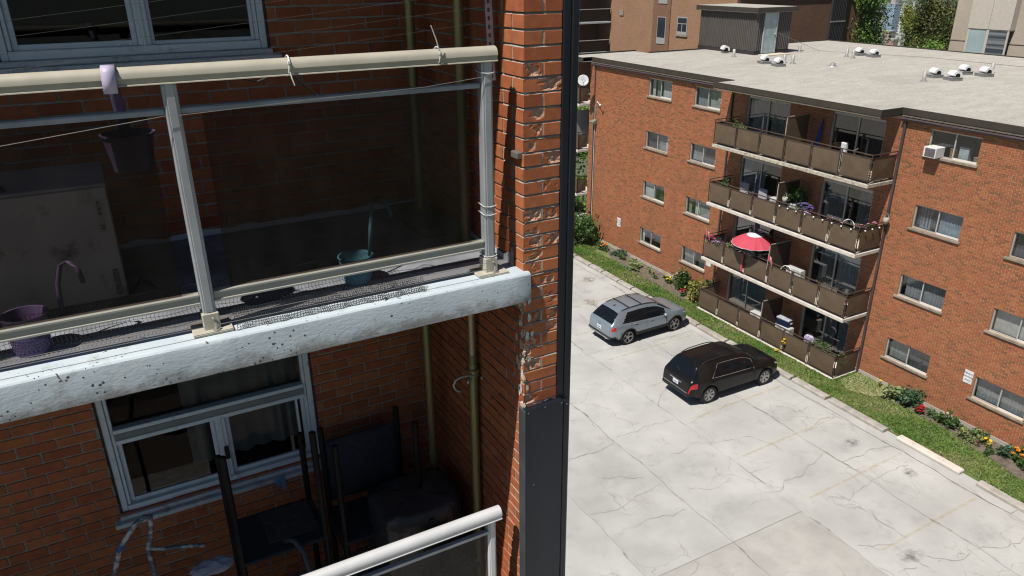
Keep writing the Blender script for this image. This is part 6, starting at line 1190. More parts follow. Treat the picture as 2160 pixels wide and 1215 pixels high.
plant(25.05, 13.45, .06, (.25, .28, .16), 190, .08, LB_, 'low green mat right of the red flower'); plant(24.92, 12.95, .06, (.3, .34, .30), 420, .08, LG, 'rose bush midway along the near bed', ('rose', 3, .05)); plant(25.05, 12.5, .06, (.16, .18, .14), 90, .07, LG, 'small seedling right of the rose bush')
plant(24.8, 11.95, .06, (.36, .34, .22), 520, .10, LP, 'bright green sedum clump in the near bed', ('yellow', 2, .05), flat=.6); plant(25.1, 11.75, .06, (.3, .28, .2), 240, .09, LB_, 'ferny clump against the foundation behind the sedum'); plant(24.95, 11.45, .06, (.12, .13, .18), 80, .06, LY, 'small yellow daisies in the near bed', ('yellow', 9, .06)); plant(24.72, 11.6, .06, (.12, .13, .12), 50, .07, mat_leaf('leaf_dry', [(.24, .15, .09), (.34, .22, .15)]), 'dry reddish stalks beside the yellow daisies')
plant(24.55, 11.12, .06, (.2, .22, .13), 150, .08, LG, 'low tuft below the yellow daisies'); plant(24.95, 10.85, .06, (.32, .28, .22), 420, .08, LB_, 'grey green mound left of the orange flowers'); plant(25.02, 10.38, .06, (.24, .25, .26), 330, .09, LG, 'bright orange flower clump at the right frame edge', ('orange', 22, .08)); plant(24.65, 10.1, .06, (.2, .22, .2), 220, .08, LG, 'green seedling below the orange flowers')
plant(25.2, 15.9, .06, (.08, .08, .20), 30, .05, LY, 'single yellow bloom on a tall stalk by the downspout', ('yellow', 2, .06)); plant(25.2, 15.25, .06, (.08, .08, .20), 30, .05, LY, 'second single yellow bloom against the wall', ('yellow', 2, .06))
bg2 = dict(group='balcony planters'); 
plant(24.4, 24.75, FLOOR[1]+.55, (.22, .30, .26), 260, .10, LG, 'green potted plant at the left end, second balcony down', pot=.14, **bg2); plant(24.95, 21.0, FLOOR[1]+.6, (.34, .38, .38), 330, .16, LG, 'palm like potted plant by the second divider screen', pot=.16, **bg2); plant(24.62, 20.3, FLOOR[1]+.55, (.28, .36, .22), 260, .07, LG, 'dark purple petunias, second balcony down', ('purple', 46, .06), pot=.16, **bg2); plant(24.35, 20.1, FLOOR[1]+.75, (.12, .36, .08), 70, .05, LG, 'lilac flower trough on the rail, second balcony down', ('lilac', 40, .05), **bg2)
plant(24.22, 18.5, FLOOR[1]+.80, (.13, .34, .14), 130, .06, LG, 'pink flower box on the rail, second balcony down', ('pink', 12, .06), **bg2); plant(24.3, 17.4, FLOOR[1]+.88, (.12, .12, .13), 50, .05, LG, 'pink flowers at the corner, second balcony down', ('pink', 9, .06), **bg2); plant(24.85, 17.3, FLOOR[1]+.90, (.3, .10, .12), 60, .05, LG, 'sparse pink flowers on the end rail, second balcony down', ('pink', 5, .06), **bg2)
plant(24.2, 25.05, FLOOR[2]+.78, (.12, .28, .16), 110, .05, LG, 'magenta petunias beside the far flag', ('magenta', 22, .08), **bg2); plant(24.15, 24.6, FLOOR[2]+.78, (.12, .34, .10), 110, .05, LG, 'white and lilac petunias spilling over the umbrella balcony rail', ('lilac', 36, .05), **bg2); plant(24.28, 23.95, FLOOR[2]+.72, (.16, .24, .16), 220, .08, LP, 'bright green herb pot left of the parasol', **bg2)
plant(24.5, 24.3, FLOOR[0]+.4, (.3, .4, .3), 200, .10, LG, 'dark potted plant beside the teal chair', pot=.16, **bg2); plant(24.35, 17.55, FLOOR[3]+.62, (.16, .35, .18), 200, .07, LG, 'trailing green plant at the ground floor corner', **bg2); plant(24.6, 17.35, FLOOR[3]+.70, (.3, .10, .14), 130, .06, LP, 'pale green trailing plant on the ground floor end rail', **bg2); plant(24.2, 18.75, FLOOR[3]+.6, (.12, .18, .26), 120, .06, LP, 'green climber between two ground floor panels', **bg2); plant(24.9, 18.6, FLOOR[3]+.3, (.25, .5, .3), 260, .08, LG, 'dim leafy pot by the ground floor door', pot=.15, **bg2)
plant(23.85, 19.95, .06, (.07, .1, .1), 30, .05, LY, 'small yellow flowers at the foot of the ground floor balcony', ('yellow', 5, .07)); plant(24.0, 19.85, .3, (.05, .06, .25), 30, .05, LY, 'yellow flowers climbing a ground floor balcony post', ('yellow', 6, .07))
# more balcony clutter
fb = thing('folded_umbrella', 'blue folded umbrella leaning on the wall of the top balcony', 'umbrella', (25.28, 20.7, FLOOR[0])); MB().tube([(0, .1, .3), (.02, .05, .7), (.06, .0, 1.2), (.1, -.05, 1.75)], [.05, .09, .08, .02], 8).obj('canopy', mat('deep_blue', (.02, .06, .28), .7), fb, smooth=True); MB().tube([(0, .12, 0), (.1, -.05, 1.8)], .012, 6).obj('pole', DKC, fb)
wt_ = thing('side_table', 'white side table by the top divider screen', 'table', (24.75, 21.75, FLOOR[0])); MB().bbox(-.22, .22, -.3, .3, .58, .62, .01).obj('table_top', SGN, wt_)
for (a, b) in ((-.18, -.26), (.18, -.26), (-.18, .26), (.18, .26)): MB().cyl((a, b, 0), (a, b, .58), .018, n=6).obj('leg', SGN, wt_)
bk_ = thing('wicker_basket', 'tan wicker basket chair beside the blue folded umbrella', 'basket', (24.65, 20.6, FLOOR[0])); MB().lathe([(.005, .02), (.2, .02), (.30, .35), (.28, .62), (.26, .60), (.27, .36), (.18, .06), (.005, .06)], (0, 0, 0), 18).obj('bowl', mat('wicker', (.26, .17, .10), .9, var=.3, scale=40), bk_, smooth=True); MB().lathe([(.15, 0), (.2, .03), (.15, .05)], (0, 0, 0), 14).obj('foot', BRN, bk_)
wp_ = thing('air_purifier', 'tall pale tower fan before the right top floor door', 'fan', (25.0, 19.2, FLOOR[0])); MB().bbox(-.08, .08, -.12, .12, .06, 1.1, .03).obj('tower', SGN, wp_); MB().lathe([(.005, .06), (.2, .04), (.2, 0)], (0, 0, 0), 16).obj('base', SGN, wp_)
bq = thing('bicycle', 'dark bicycle stored at the right end of the top balcony', 'bicycle', (24.75, 18.15, FLOOR[0]), .15)
for y in (-.5, .5): w_ = MB(); w_.tube([(0, y+.31*math.cos(a), .33+.31*math.sin(a)) for a in np.linspace(0, 2*math.pi, 25)[:-1]], .018, 6, closed=True); wo = w_.obj('wheel', RUB, bq); MB().tube([(0, y-.3, .33), (0, y+.3, .33)], .004, 4).tube([(0, y, .03), (0, y, .63)], .004, 4).obj('spokes', ALU, wo, kind='stuff')
MB().tube([(0, -.5, .33), (0, -.15, .78), (0, .38, .8), (0, .5, .33), (0, .05, .3), (0, -.15, .78)], .016, 6).tube([(0, .05, .3), (0, .38, .8)], .016, 6).obj('frame', BKM, bq); MB().tube([(-.25, .36, .98), (0, .38, .95), (.25, .36, .98)], .013, 6).obj('handlebar', ALU, bq); MB().bbox(-.05, .05, -.3, -.06, .84, .89, .02).obj('saddle', BKM, bq)
gb = thing('kettle_barbecue', 'black round barbecue bowl at the corner of the umbrella balcony', 'barbecue', (24.62, 17.75, FLOOR[2])); MB().lathe([(.005, .62), (.18, .64), (.29, .74), (.32, .88), (.31, .92), (.28, .9), (.26, .76), (.005, .66)], (0, 0, 0), 24).obj('bowl', BKM, gb, smooth=True)
for i in range(3): MB().cyl((.26*math.cos(i*2.09), .26*math.sin(i*2.09), 0), (.15*math.cos(i*2.09), .15*math.sin(i*2.09), .66), .012, n=6).obj('leg', BKM, gb)
MB().bbox(-.5, -.18, -.22, .1, .66, .70, .01).obj('side_shelf', SGN, gb)
for (x, y, z, l_) in ((24.25, 21.05, FLOOR[1]+1.05, 'pale hanging bucket on the second divider screen'), (25.25, 17.05, FLOOR[1]+1.1, 'grey hanging bucket on the wall by the downspout')): t = thing('hanging_bucket', l_, 'bucket', (x, y, z), 0, 'hanging buckets'); MB().lathe([(.005, 0), (.08, 0), (.11, .22), (.1, .22), (.075, .02), (.005, .02)], (0, 0, 0), 16).obj('bucket', mat('bucket_grey', (.36, .36, .32), .6), t, smooth=True); MB().tube([(0, -.1, .22), (0, -.02, .42), (0, .1, .22)], .006, 5).obj('handle', WIC, t)
# satellite dish, camera and floodlight at the far corner
di = thing('satellite_dish', 'white satellite dish on the far end balcony rail', 'satellite dish', (24.62, 36.85, 9.03)); Mx = Vector((-.5, -.78, .36)).to_track_quat('Z', 'Y').to_matrix().to_4x4(); DW = mat('dish_grey', (.60, .61, .62), .5)
MB().lathe([(.005, -.05), (.15, -.04), (.27, -.012), (.31, 0), (.315, -.006), (.27, -.025), (.15, -.055), (.005, -.065)], (0, 0, .62), 28, Mx).obj('reflector', DW, di, smooth=True); nrm = (Mx @ Vector((0, 0, 1))); MB().tube([Vector((0, 0, .35)), Vector((0, 0, .30))+nrm*.28, Vector((0, 0, .40))+nrm*.36], .018, 6).obj('feed_arm', DW, di); MB().bbox(-.04, .04, -.08, .08, -.03, .05, .015, Matrix.Translation(Vector((0, 0, .44))+nrm*.38)).obj('feed_horn', DW, di); MB().tube([(.06, .03, .5), (.25, .1, .2), (.3, .1, -.1)], .025, 6).obj('mast', DKC, di)
q_ = nrm.to_track_quat('Z', 'Y').to_euler(); text_mesh('Bell', .15, mat('dish_ink', (.25, .26, .28), .6), 'lettering', di, Vector((0, 0, .66))+nrm*.022, q_)
sc_ = thing('security_camera', 'white camera on an arm at the far corner of the brick wall', 'camera', (25.47, 36.6, 8.22)); MB().tube([(0, 0, .1), (0, 0, .2), (-.08, -.1, .22), (-.25, -.62, .12)], .022, 6).obj('arm', DW, sc_); MB().sphere((-.26, -.68, .10), .075, 12, 8).obj('housing', SGN, sc_, smooth=True); MB().sphere((-.26, -.69, .05), .045, 10, 6).obj('lens', BKM, sc_, smooth=True)
fl2 = thing('flood_light', 'grey box floodlight on the far corner of the brick wall', 'light', (25.45, 36.72, 7.25)); MB().prism([(-.28, -.16, .0), (.02, -.16, .12), (.02, -.16, -.12), (-.24, -.16, -.12)], (0, .32, 0)).obj('housing', mat('flood_grey', (.23, .22, .18), .6), fl2); MB().box(-.2, -.04, -.12, .12, -.125, -.12).obj('lens', SGN, fl2)
# roof vents
VNT = mat('vent_white', (.74, .74, .75), .8, var=.04); CRB = mat('vent_curb', (.24, .24, .24), .6, .2)
ZR = 10.825
def vent(x, y, label, base=True):
    t = thing('roof_vent', label, 'roof vent', (x, y, ZR), R(-20), 'white barrel vents on the gravel roof'); t.scale = (.64, .64, .64); r_ = .33
    hd = MB(); n = 14; vs_ = []
    for (yy) in (-.32, .36):
        for i in range(n+1): a = math.pi*(-.12+1.12*i/n); vs_.append((r_*math.cos(a), yy, .33+r_*math.sin(a)))
    k_ = n+1; hd.add(vs_, [(i, i+1, k_+i+1, k_+i) for i in range(n)]+[tuple(range(k_, 2*k_))]); ho_ = hd.obj('hood', VNT, t, smooth=True, edge=.7); ho_.modifiers.new('t', 'SOLIDIFY').thickness = .012
    rg = MB(); ring = [(math.cos(math.pi*(-.12+1.12*i/n)), math.sin(math.pi*(-.12+1.12*i/n))) for i in range(n+1)]; vs_ = [(r_*c, -.315, .33+r_*s_) for c, s_ in ring]+[(r_*.55*c, -.315, .33+r_*.55*s_) for c, s_ in ring]; rg.add(vs_, [(i, i+1, k_+i+1, k_+i) for i in range(n)]).obj('end_plate', VNT, t); MB().box(-.25, .25, -.30, -.28, .2, .55).obj('fan_mouth', BKM, t)
    if base: MB().box(-.40, .40, -.34, .62, .0, .20).obj('curb', CRB, t); MB().box(-.42, .42, -.36, .64, .20, .235).obj('curb_cap', ALU, t)
    else: MB().box(-.25, .25, -.25, .3, .0, .28).obj('curb', CRB, t)
for (x, y, l_, b) in ((33.35, 34.9, 'white barrel vent tucked against the stair penthouse', False), (31.35, 29.75, 'white barrel vent in front of the penthouse, left of a pair', True), (31.1, 28.55, 'white barrel vent in front of the penthouse, right of a pair', True), (38.8, 29.8, 'white barrel vent near the trees, left of a pair', True), (38.75, 28.8, 'white barrel vent near the trees, right of a pair', True), (33.8, 21.8, 'white barrel vent on the near roof, front left of four', True), (33.65, 20.8, 'white barrel vent on the near roof, front right of four', True), (36.0, 21.8, 'white barrel vent on the near roof, back left of four', True), (36.05, 20.85, 'white barrel vent on the near roof, back right of four', True)): vent(x, y, l_, b)
PIP = mat('vent_pipe', (.56, .55, .52), .45, .5)
for (x, y, l_) in ((32.29, 33.05, 'in front of the penthouse wall'), (32.42, 29.45, 'left of two behind the penthouse pair of vents'), (32.55, 29.0, 'right of two behind the penthouse pair of vents'), (37.44, 32.95, 'right of the penthouse'), (37.55, 29.68, 'left of two beside the far vents'), (37.35, 29.1, 'right of two beside the far vents'), (32.26, 21.3, 'left of the four near vents'), (37.6, 21.5, 'behind the four near vents')):
    t = thing('vent_pipe', 'short metal vent pipe '+l_, 'vent pipe', (x, y, ZR), 0, 'vent pipes on the roof'); MB().lathe([(.085, 0), (.085, .42), (.075, .43), (.07, .36), (.005, .36)], (0, 0, 0), 16).obj('pipe', PIP, t, smooth=True, edge=.8); MB().lathe([(.17, .0), (.10, .05), (.086, .08)], (0, 0, 0), 14).obj('boot', CRB, t)
t = thing('roof_drain', 'small grey domed drain on the gravel roof', 'roof drain', (33.35, 27.1, ZR)); MB().lathe([(.2, 0), (.2, .04), (.14, .06), (.12, .16), (.04, .2), (.005, .2)], (0, 0, 0), 16).obj('dome', CRB, t, smooth=True); MB().lathe([(.26, 0), (.24, .025), (.2, .02)], (0, 0, 0), 16).obj('flange', ALU, t)
tag(MB().tube([(35.5, 33.0, 12.0), (38, 32, 10.95), (41, 27, 10.84), (41, 20, 10.84), (39, 9, 10.84)], .012, 4).obj('roof_cable', mat('grey_cable_b', (.16, .16, .16), .7)), 'thin dark cable running across the gravel roof from the penthouse', 'cable')
# ================================================================== BUILDINGS, TREES AND CITY BEHIND
TAN = mat_pieces('tan_wall', [(.36, .21, .115), (.40, .24, .13)], None, var=.1, scale=1.2, bump=0)
def brick_mat(name, c1, c2, mo, sc_):
    ma = bpy.data.materials.new(name); ma.use_nodes = True; n = ma.node_tree.nodes; l = ma.node_tree.links; p = n['Principled BSDF']; p.inputs['Roughness'].default_value = .9; p.inputs['Specular IOR Level'].default_value = .2
    g = n.new('ShaderNodeNewGeometry'); sx = n.new('ShaderNodeSeparateXYZ'); l.new(g.outputs['Position'], sx.inputs[0]); ad = n.new('ShaderNodeMath'); ad.operation = 'ADD'; l.new(sx.outputs[0], ad.inputs[0]); l.new(sx.outputs[1], ad.inputs[1]); cb = n.new('ShaderNodeCombineXYZ'); l.new(ad.outputs[0], cb.inputs[0]); l.new(sx.outputs[2], cb.inputs[1])
    b = n.new('ShaderNodeTexBrick'); b.inputs['Scale'].default_value = 1; b.inputs['Brick Width'].default_value = .215*sc_; b.inputs['Row Height'].default_value = .075*sc_; b.inputs['Mortar Size'].default_value = .008*sc_; b.inputs['Color1'].default_value = (*c1, 1); b.inputs['Color2'].default_value = (*c2, 1); b.inputs['Mortar'].default_value = (*mo, 1); b.inputs['Bias'].default_value = .0; l.new(cb.outputs[0], b.inputs[0])
    no = n.new('ShaderNodeTexNoise'); no.inputs['Scale'].default_value = .5; no.inputs['Detail'].default_value = 8; l.new(g.outputs['Position'], no.inputs['Vector']); mr = n.new('ShaderNodeMapRange'); mr.inputs[3].default_value = .8; mr.inputs[4].default_value = 1.2; l.new(no.outputs['Fac'], mr.inputs[0]); mx = n.new('ShaderNodeMixRGB'); mx.blend_type = 'MULTIPLY'; mx.inputs[0].default_value = 1; l.new(b.outputs['Color'], mx.inputs[1]); l.new(mr.outputs[0], mx.inputs[2]); l.new(mx.outputs[0], p.inputs['Base Color']); return ma
BTAN = brick_mat('far_tan_brick', (.285, .163, .098), (.235, .125, .075), (.31, .21, .14), 1); BTAN_SH = brick_mat('far_tan_brick_shaded', (.20, .105, .068), (.155, .08, .05), (.20, .13, .095), 1); BBEI = brick_mat('far_beige_brick', (.40, .345, .285), (.36, .31, .255), (.38, .33, .27), 1)  # brown brick: shade on the tan block's turned-away faces put into the colour
SID = mat('dark_siding', (.045, .043, .045), .55, .1, var=.1); GLD = mat('far_pane', (.03, .04, .05), .06, spec=.5); GLB = mat('far_pane_blind', (.36, .46, .48), .15, var=.1, scale=.6)
tw = thing('apartment_building', 'tall tan brick block with dark balconies rising behind the gravel roof', 'building', (45.7, 47, 0))
def tp(mb, name, m_, par=None, **kw):
    p = tw if par is None else par; o = mb.obj(name, m_, p, **kw)
    if p is tw: o.matrix_parent_inverse = Matrix.Translation((-45.7, -47, 0))
    return o
tp(MB().box(45.7, 61, 47, 66, -1, 16.05), 'tan_wall', BTAN); tp(MB().box(20, 45.7, 66, 72, -1, 22), 'rear_wing_wall', BTAN_SH); tp(MB().box(45.69-.0, 58.1, 46.96, 46.999, -1, 14.2), 'shaded_wall', BTAN_SH)
# stair window strip in the tan wall, recess shade put into its darker brick
st_ = tp(MB().box(45.62, 45.70, 54.9, 57.3, 8, 22), 'window_strip', BTAN_SH)
for (z0, z1) in ((9.2, 11.5), (12.6, 14.9), (16, 18)):
    w_ = MB().box(45.57, 45.62, 55.35, 56.55, z0, z1).obj('window', ALU, st_); MB().box(45.56, 45.569, 55.42, 56.48, z0+.55, z1-.06).obj('pane', GLB if z0 > 12 else GLD, w_); MB().box(45.56, 45.569, 55.42, 56.48, z0+.06, z0+.48).obj('pane', GLD, w_) if False else None
tp(MB().box(45.45, 45.62, 54.7, 57.5, 15.2, 16.0), 'siding_hood', SID)
w_ = tp(MB().box(45.64, 45.70, 52.6, 53.9, 10.15, 11.6), 'window', ALU)
for (a, b, c, d) in ((52.68, 53.82, 11.1, 11.52), (52.68, 53.21, 10.42, 11.03), (53.29, 53.82, 10.42, 11.03)): MB().box(45.63, 45.639, a, b, c, d).obj('pane', GLD, w_)
MB().box(45.6, 45.7, 52.5, 54.0, 10.0, 10.14).obj('sill', CSILL, w_)
for (y, z) in ((61.9, 14.9), (62.1, 11.6)): tp(MB().box(45.62, 45.69, y-.3, y+.3, z-.25, z+.25), 'wall_vent', mat('wall_vent_grey', (.30, .27, .24), .7))
# siding band and corner on the shaded wall, in ribs
tp(MB().box(45.5, 61.0, 46.80, 46.95, 14.2, 16.4), 'siding_band', SID); tp(MB().box(56.4, 58.2, 46.75, 46.95, -1, 14.2), 'siding_corner', SID); rb2 = MB()
for i in range(70): x = 45.6+i*.22; rb2.box(x, x+.06, 46.76, 46.80, 14.25, 16.4)
for i in range(9): x = 56.45+i*.2; rb2.box(x, x+.06, 46.71, 46.75, 0, 14.15)
tp(rb2, 'siding_ribs', SID, kind='stuff'); tp(MB().box(56.38, 58.22, 46.70, 46.75, 11.1, 11.2), 'siding_joint', ALU); tp(MB().box(45.4, 61.1, 46.7, 46.96, 14.10, 14.2), 'siding_drip', mat('drip_dark', (.12, .12, .12), .5))
tp(MB().box(58.2, 61, 46.99, 66, -1, 16), 'end_wall', BTAN_SH)
SMK2 = mat('balcony_smoke_glass', (.012, .011, .012), .12, spec=.4)
for z in (7.9, 10.75, 13.6, 16.45):
    b_ = tp(MB().bbox(30, 45.6, 63.7, 66, z-.18, z, .02), 'balcony', mat('pale_blue_slab', (.50, .56, .58), .8)); MB().box(30, 45.5, 63.75, 63.78, z+.1, z+1.1).obj('glass_panel', SMK2, b_); MB().box(45.42, 45.47, 63.78, 66, z+.1, z+1.1).obj('glass_panel', SMK2, b_); MB().bbox(30, 45.55, 63.72, 63.82, z+1.1, z+1.17, .01).obj('handrail', mat('pale_green_rail', (.36, .36, .32), .5), b_)
    for x in (36, 39, 42, 45.4): MB().box(x, x+.06, 63.72, 63.75, z, z+1.1).obj('post', BKM, b_)
# beige block at the right with bay windows
be = thing('apartment_building', 'beige brick block with projecting bay windows at the top right', 'building', (52, 33, 0))
def ep(mb, name, m_, par=None, **kw):
    p = be if par is None else par; o = mb.obj(name, m_, p, **kw)
    if p is be: o.matrix_parent_inverse = Matrix.Translation((-52, -33, 0))
    return o
ep(MB().box(52, 70, 8, 33.0, -1, 26), 'wall', BBEI)
for z in (13.62, 10.85): ep(MB().box(51.965, 51.999, 8, 33.0, z, z+.06), 'course_line', mat('course_tan', (.33, .27, .21), .9))  # thin course lines, darker than the beige brick
CREM = mat('cream_panel', (.56, .51, .45), .7, var=.04); 
for yc in (30.25, 21.0):
    for (z0, z1) in ((9.15, 11.65), (13.6, 16.1)):
        bw = ep(MB().box(51.45, 52, yc-1.35, yc+1.35, z0-.06, z0).box(51.45, 52, yc-1.35, yc+1.35, z1, z1+.06), 'bay_window', CREM)
        MB().box(51.44, 51.52, yc+1.2, yc+1.35, z0, z1).box(51.44, 51.52, yc-.08, yc+.08, z0, z1).box(51.44, 51.52, yc-1.35, yc-1.25, z0, z1).obj('bay_frame', CREM, bw, kind='stuff')
        MB().box(51.47, 51.50, yc+.08, yc+1.2, z0, z1).obj('pane', GLB, bw); MB().box(51.47, 51.50, yc-1.25, yc-.08, z0, z1).obj('pane', mat('far_pane_dark', (.06, .075, .09), .08, c2=(.22, .24, .25), scale=.9, stretch=(0, 0, 2), lo=.48, hi=.52), bw); MB().box(51.52, 52, yc+1.30, yc+1.35, z0, z1).obj('side_pane', GLD, bw)
    for z0 in (11.71, 7.2): pn_ = ep(MB().box(51.42, 52, yc+.01, yc+1.38, z0, z0+1.83), 'spandrel_panel', CREM); pn2 = ep(MB().box(51.42, 52, yc-1.38, yc-.01, z0, z0+1.83), 'spandrel_panel', CREM)
# trees beyond the roof
BARK = mat('bark', (.10, .075, .055), .95, var=.3, scale=6)
def tree(x, y, h, rad, n, size, lm, label, z0=-.1, low=.35, seed=1, group='trees behind the gravel roof'):
    t = thing('leafy_tree', label, 'tree', (x, y, z0), 0, group); g = random.Random(seed); tr_ = MB(); tr_.tube([(0, 0, 0), (.15, .1, h*.3), (.05, .2, h*.6), (0, 0, h*.9)], [.32, .24, .15, .04], 9)
    for i in range(9): a = i*2.4+g.random(); hh = h*(.3+.06*i); L_ = rad[0]*g.uniform(.6, .95); tr_.tube([(.1, .1, hh), (L_*.5*math.cos(a), L_*.5*math.sin(a), hh+L_*.35), (L_*math.cos(a), L_*math.sin(a), hh+L_*.6)], [.12, .07, .02], 6)
    tr_.obj('trunk', BARK, t, smooth=True); cr = MB(); k_ = 9
    leaves(cr, (0, 0, h*(low+1)/2), (rad[0]*.8, rad[1]*.8, h*(1-low)/2*.85), n//2, size, .3, .2, seed, .22)
    for i in range(k_): a = i*2.4+g.random(); zz = h*(low+.1+(1-low-.15)*g.random()); rr = g.uniform(.55, .85); leaves(cr, (rad[0]*rr*math.cos(a), rad[1]*rr*math.sin(a), zz), (rad[0]*.38, rad[1]*.38, rad[2]*.30), n//(2*k_), size, .4, .2, seed*31+i, .3)
    cr.obj('crown', lm, t, tint=True); return t
LT1 = mat_leaf('tree_leaf_green', [(.07, .15, .03), (.15, .28, .05), (.24, .40, .075), (.34, .50, .12)], trans=.4); LT2 = mat_leaf('tree_leaf_yellow', [(.16, .22, .05), (.28, .34, .07), (.40, .45, .12)], trans=.4); LT3 = mat_leaf('tree_leaf_rust', [(.07, .12, .03), (.12, .18, .045), (.20, .21, .07), (.28, .23, .09)], trans=.4)
def at_u(u, dist):
    d = fw+r2*((u-1080)/1582.97)+u2*(540/1582.97); d.z = 0; d.normalize(); return d.x*dist, d.y*dist
tree(*at_u(1804, 78), 15.4, (3.0, 3.0, 4.4), 36000, .15, LT1, 'broad bright green tree beside the dark siding corner', seed=3, low=.2)
tree(*at_u(1943, 80), 12.6, (1.7, 1.7, 3), 16000, .14, LT2, 'yellow green tree left of the rust tinted tree', seed=5, low=.25); tree(*at_u(1986, 79), 14.5, (2.5, 2.5, 4), 30000, .14, LT3, 'dark rust tinted tree against the beige block', seed=7, low=.2); tree(*at_u(1975, 70), 9.9, (2.1, 2.1, 3), 14000, .13, LT1, 'dark green tree at the foot of the beige block', seed=9)
tree(*at_u(1905, 70), 7.6, (1.9, 1.9, 2.2), 9000, .13, LT1, 'low rounded tree in the gap before the city', seed=11, low=.2)
tree(30.5, 47.5, 7.2, (2.4, 2.4, 3), 3200, .22, LT1, 'small green tree past the far corner of the brick building', seed=13, low=.15, group='trees past the corner'); tree(27.6, 42.3, 2.6, (1.5, 1.5, 1.4), 1500, .16, LT1, 'low green shrub under the far end balconies', seed=15, low=.1, group='trees past the corner')
# city on the plain
def tower_mat(name, wall, glass, sx_, sz_):
    ma = bpy.data.materials.new(name); ma.use_nodes = True; n = ma.node_tree.nodes; l = ma.node_tree.links; p = n['Principled BSDF']; p.inputs['Roughness'].default_value = .6
    g = n.new('ShaderNodeNewGeometry'); s_ = n.new('ShaderNodeSeparateXYZ'); l.new(g.outputs['Position'], s_.inputs[0]); ad = n.new('ShaderNodeMath'); ad.operation = 'ADD'; l.new(s_.outputs[0], ad.inputs[0]); l.new(s_.outputs[1], ad.inputs[1])
    def stripe(src, per, duty):
        d = n.new('ShaderNodeMath'); d.operation = 'DIVIDE'; d.inputs[1].default_value = per; l.new(src, d.inputs[0]); f = n.new('ShaderNodeMath'); f.operation = 'FRACT'; l.new(d.outputs[0], f.inputs[0]); q = n.new('ShaderNodeMath'); q.operation = 'LESS_THAN'; q.inputs[1].default_value = duty; l.new(f.outputs[0], q.inputs[0]); return q.outputs[0]
    a, b = stripe(ad.outputs[0], sx_, .55), stripe(s_.outputs[2], sz_, .55); mu = n.new('ShaderNodeMath'); mu.operation = 'MULTIPLY'; l.new(a, mu.inputs[0]); l.new(b, mu.inputs[1]); mx = n.new('ShaderNodeMixRGB'); mx.inputs[1].default_value = (*wall, 1); mx.inputs[2].default_value = (*glass, 1); l.new(mu.outputs[0], mx.inputs[0]); l.new(mx.outputs[0], p.inputs['Base Color']); return ma
TM = [tower_mat('tower_white', (.62, .60, .57), (.14, .16, .19), 4.2, 3.4), tower_mat('tower_glass', (.25, .33, .40), (.10, .17, .24), 3.0, 3.4), tower_mat('tower_pale', (.46, .45, .44), (.16, .18, .2), 3.6, 3.2), tower_mat('tower_brick', (.36, .22, .16), (.12, .12, .13), 3.4, 3.2), tower_mat('tower_grey', (.34, .36, .38), (.12, .14, .17), 3.2, 3.2)]
def city(u, dist, top_v, wpx, mi, label, cap=False):
    """block at pixel column u of the skyline, at its own distance on the plain"""
    d = fw+r2*((u-1080)/1582.97)+u2*((607.5-top_v-20)/1582.97); d.z = 0; d.normalize(); base = Vector((CAM.x, CAM.y, 0))+d*dist; dep = dist*(fw.x*d.x+fw.y*d.y); 
    px = dep/math.cos(PITCH)*1.0; wd = wpx/1582.97*px*1.02
    vy = (607.5-top_v)/1582.97; rz_ = fw*1.0+u2*vy+r2*((u-1080)/1582.97); ht = CAM.z+rz_.z/math.hypot(rz_.x, rz_.y)*dist
    z0 = terrain_z(base.x, base.y)-3; t = thing('city_block', label, 'building', (base.x, base.y, z0), 0, 'city blocks on the plain'); h = ht-z0
    MB().box(-wd/2.6, wd/2.6, -wd/2.6, wd/2.6, 0, h).obj('wall', TM[mi], t); MB().box(-wd/2.5, wd/2.5, -wd/2.5, wd/2.5, h, h+.8).obj('parapet', mat('city_roof', (.4, .39, .37), .9), t)
    if cap: MB().box(-wd/5, wd/5, -wd/5, wd/5, h+.8, h+6).obj('plant_room', mat('city_roof', (.4, .4, .4)), t)
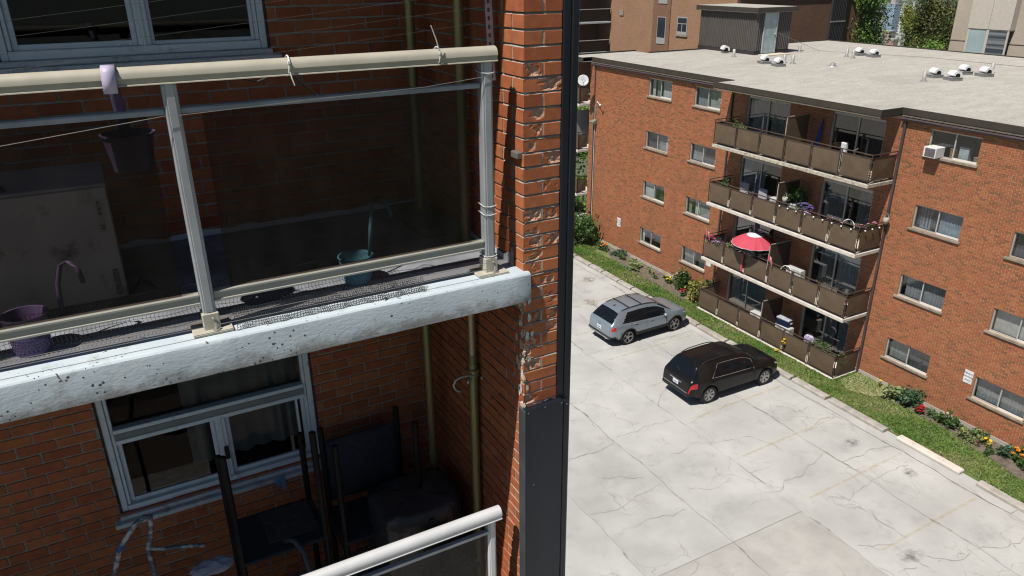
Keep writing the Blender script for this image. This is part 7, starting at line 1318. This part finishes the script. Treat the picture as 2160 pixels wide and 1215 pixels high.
for a in ((1883, 1150, 9, 24, 1, 'tall blue glass tower in the gap between the trees', True), (1906, 1250, 15, 17, 0, 'white gridded tower right of the blue glass tower', True), (1924, 1350, 12, 16, 0, 'stepped white tower behind the yellow green tree', True), (1846, 1300, 22, 12, 2, 'pale tower half hidden by the broad green tree', False), (1862, 1500, 44, 18, 2, 'low pale slab left of the glass tower', False), (1871, 800, 66, 22, 3, 'brick block below the glass tower', False), (1853, 760, 74, 16, 2, 'pale block at the left foot of the skyline', False), (1908, 900, 50, 18, 4, 'dark grey gridded block below the white tower', False), (1896, 780, 74, 16, 2, 'wide pale low block in the middle of the gap', False), (1912, 720, 78, 16, 4, 'low grey block at the right foot of the gap', False), (1880, 620, 84, 18, 3, 'low brick roofs nearest in the gap', False), (1930, 1050, 62, 12, 2, 'pale block behind the yellow tree trunk', False), (1855, 2100, 8, 26, 4, 'far hazy slab near the top left of the gap', False), (1900, 2500, 2, 24, 2, 'far hazy slab at the top of the gap', False), (1975, 2300, 3, 22, 2, 'far pale slab above the rust tinted tree', False), (1950, 2000, 7, 20, 4, 'far grey slab left above the rust tinted tree', False)): city(*a)
# woods between the city blocks: read as one mass
wd_ = MB(); g = np.random.default_rng(2)
for i in range(420):
    u = g.uniform(1790, 2030); dist = 330+2600*g.random()**1.4; d = fw+r2*((u-1080)/1582.97)+u2*(560/1582.97); d.z = 0; d.normalize(); b = d*dist; r_ = g.uniform(5, 9)*(1+dist/1800); z_ = terrain_z(b.x, b.y); k_ = len(wd_.v); wd_.tag = float(g.random()); wd_.sphere((b.x, b.y, z_+r_*.5), r_, 7, 5, (1, 1, .75))
    wd_.v[k_:] = [(p[0]+g.normal(0, r_*.1), p[1]+g.normal(0, r_*.1), p[2]+g.normal(0, r_*.1)) for p in wd_.v[k_:]]
wo_ = wd_.obj('woodland', mat_pieces('far_woods', [(.03, .055, .02), (.055, .085, .03), (.08, .10, .045)], 'tint', var=.35, scale=.25, bump=0), None, tint=True, kind='stuff'); wo_['label'] = 'hazy woods filling the plain between the city blocks'; wo_['category'] = 'woodland'
# haze over the plain
hz = MB().box(-1200, 6000, -2500, 6000, -104, 30).obj('haze', [], None, kind='stuff'); hm = bpy.data.materials.new('haze_air'); hm.use_nodes = True; hn = hm.node_tree.nodes; hn.remove(hn['Principled BSDF']); pv = hn.new('ShaderNodeVolumePrincipled'); pv.inputs['Color'].default_value = (.82, .90, 1, 1); pv.inputs['Density'].default_value = .00013; pv.inputs['Anisotropy'].default_value = .2; hm.node_tree.links.new(pv.outputs[0], hn['Material Output'].inputs['Volume']); hz.data.materials.append(hm)
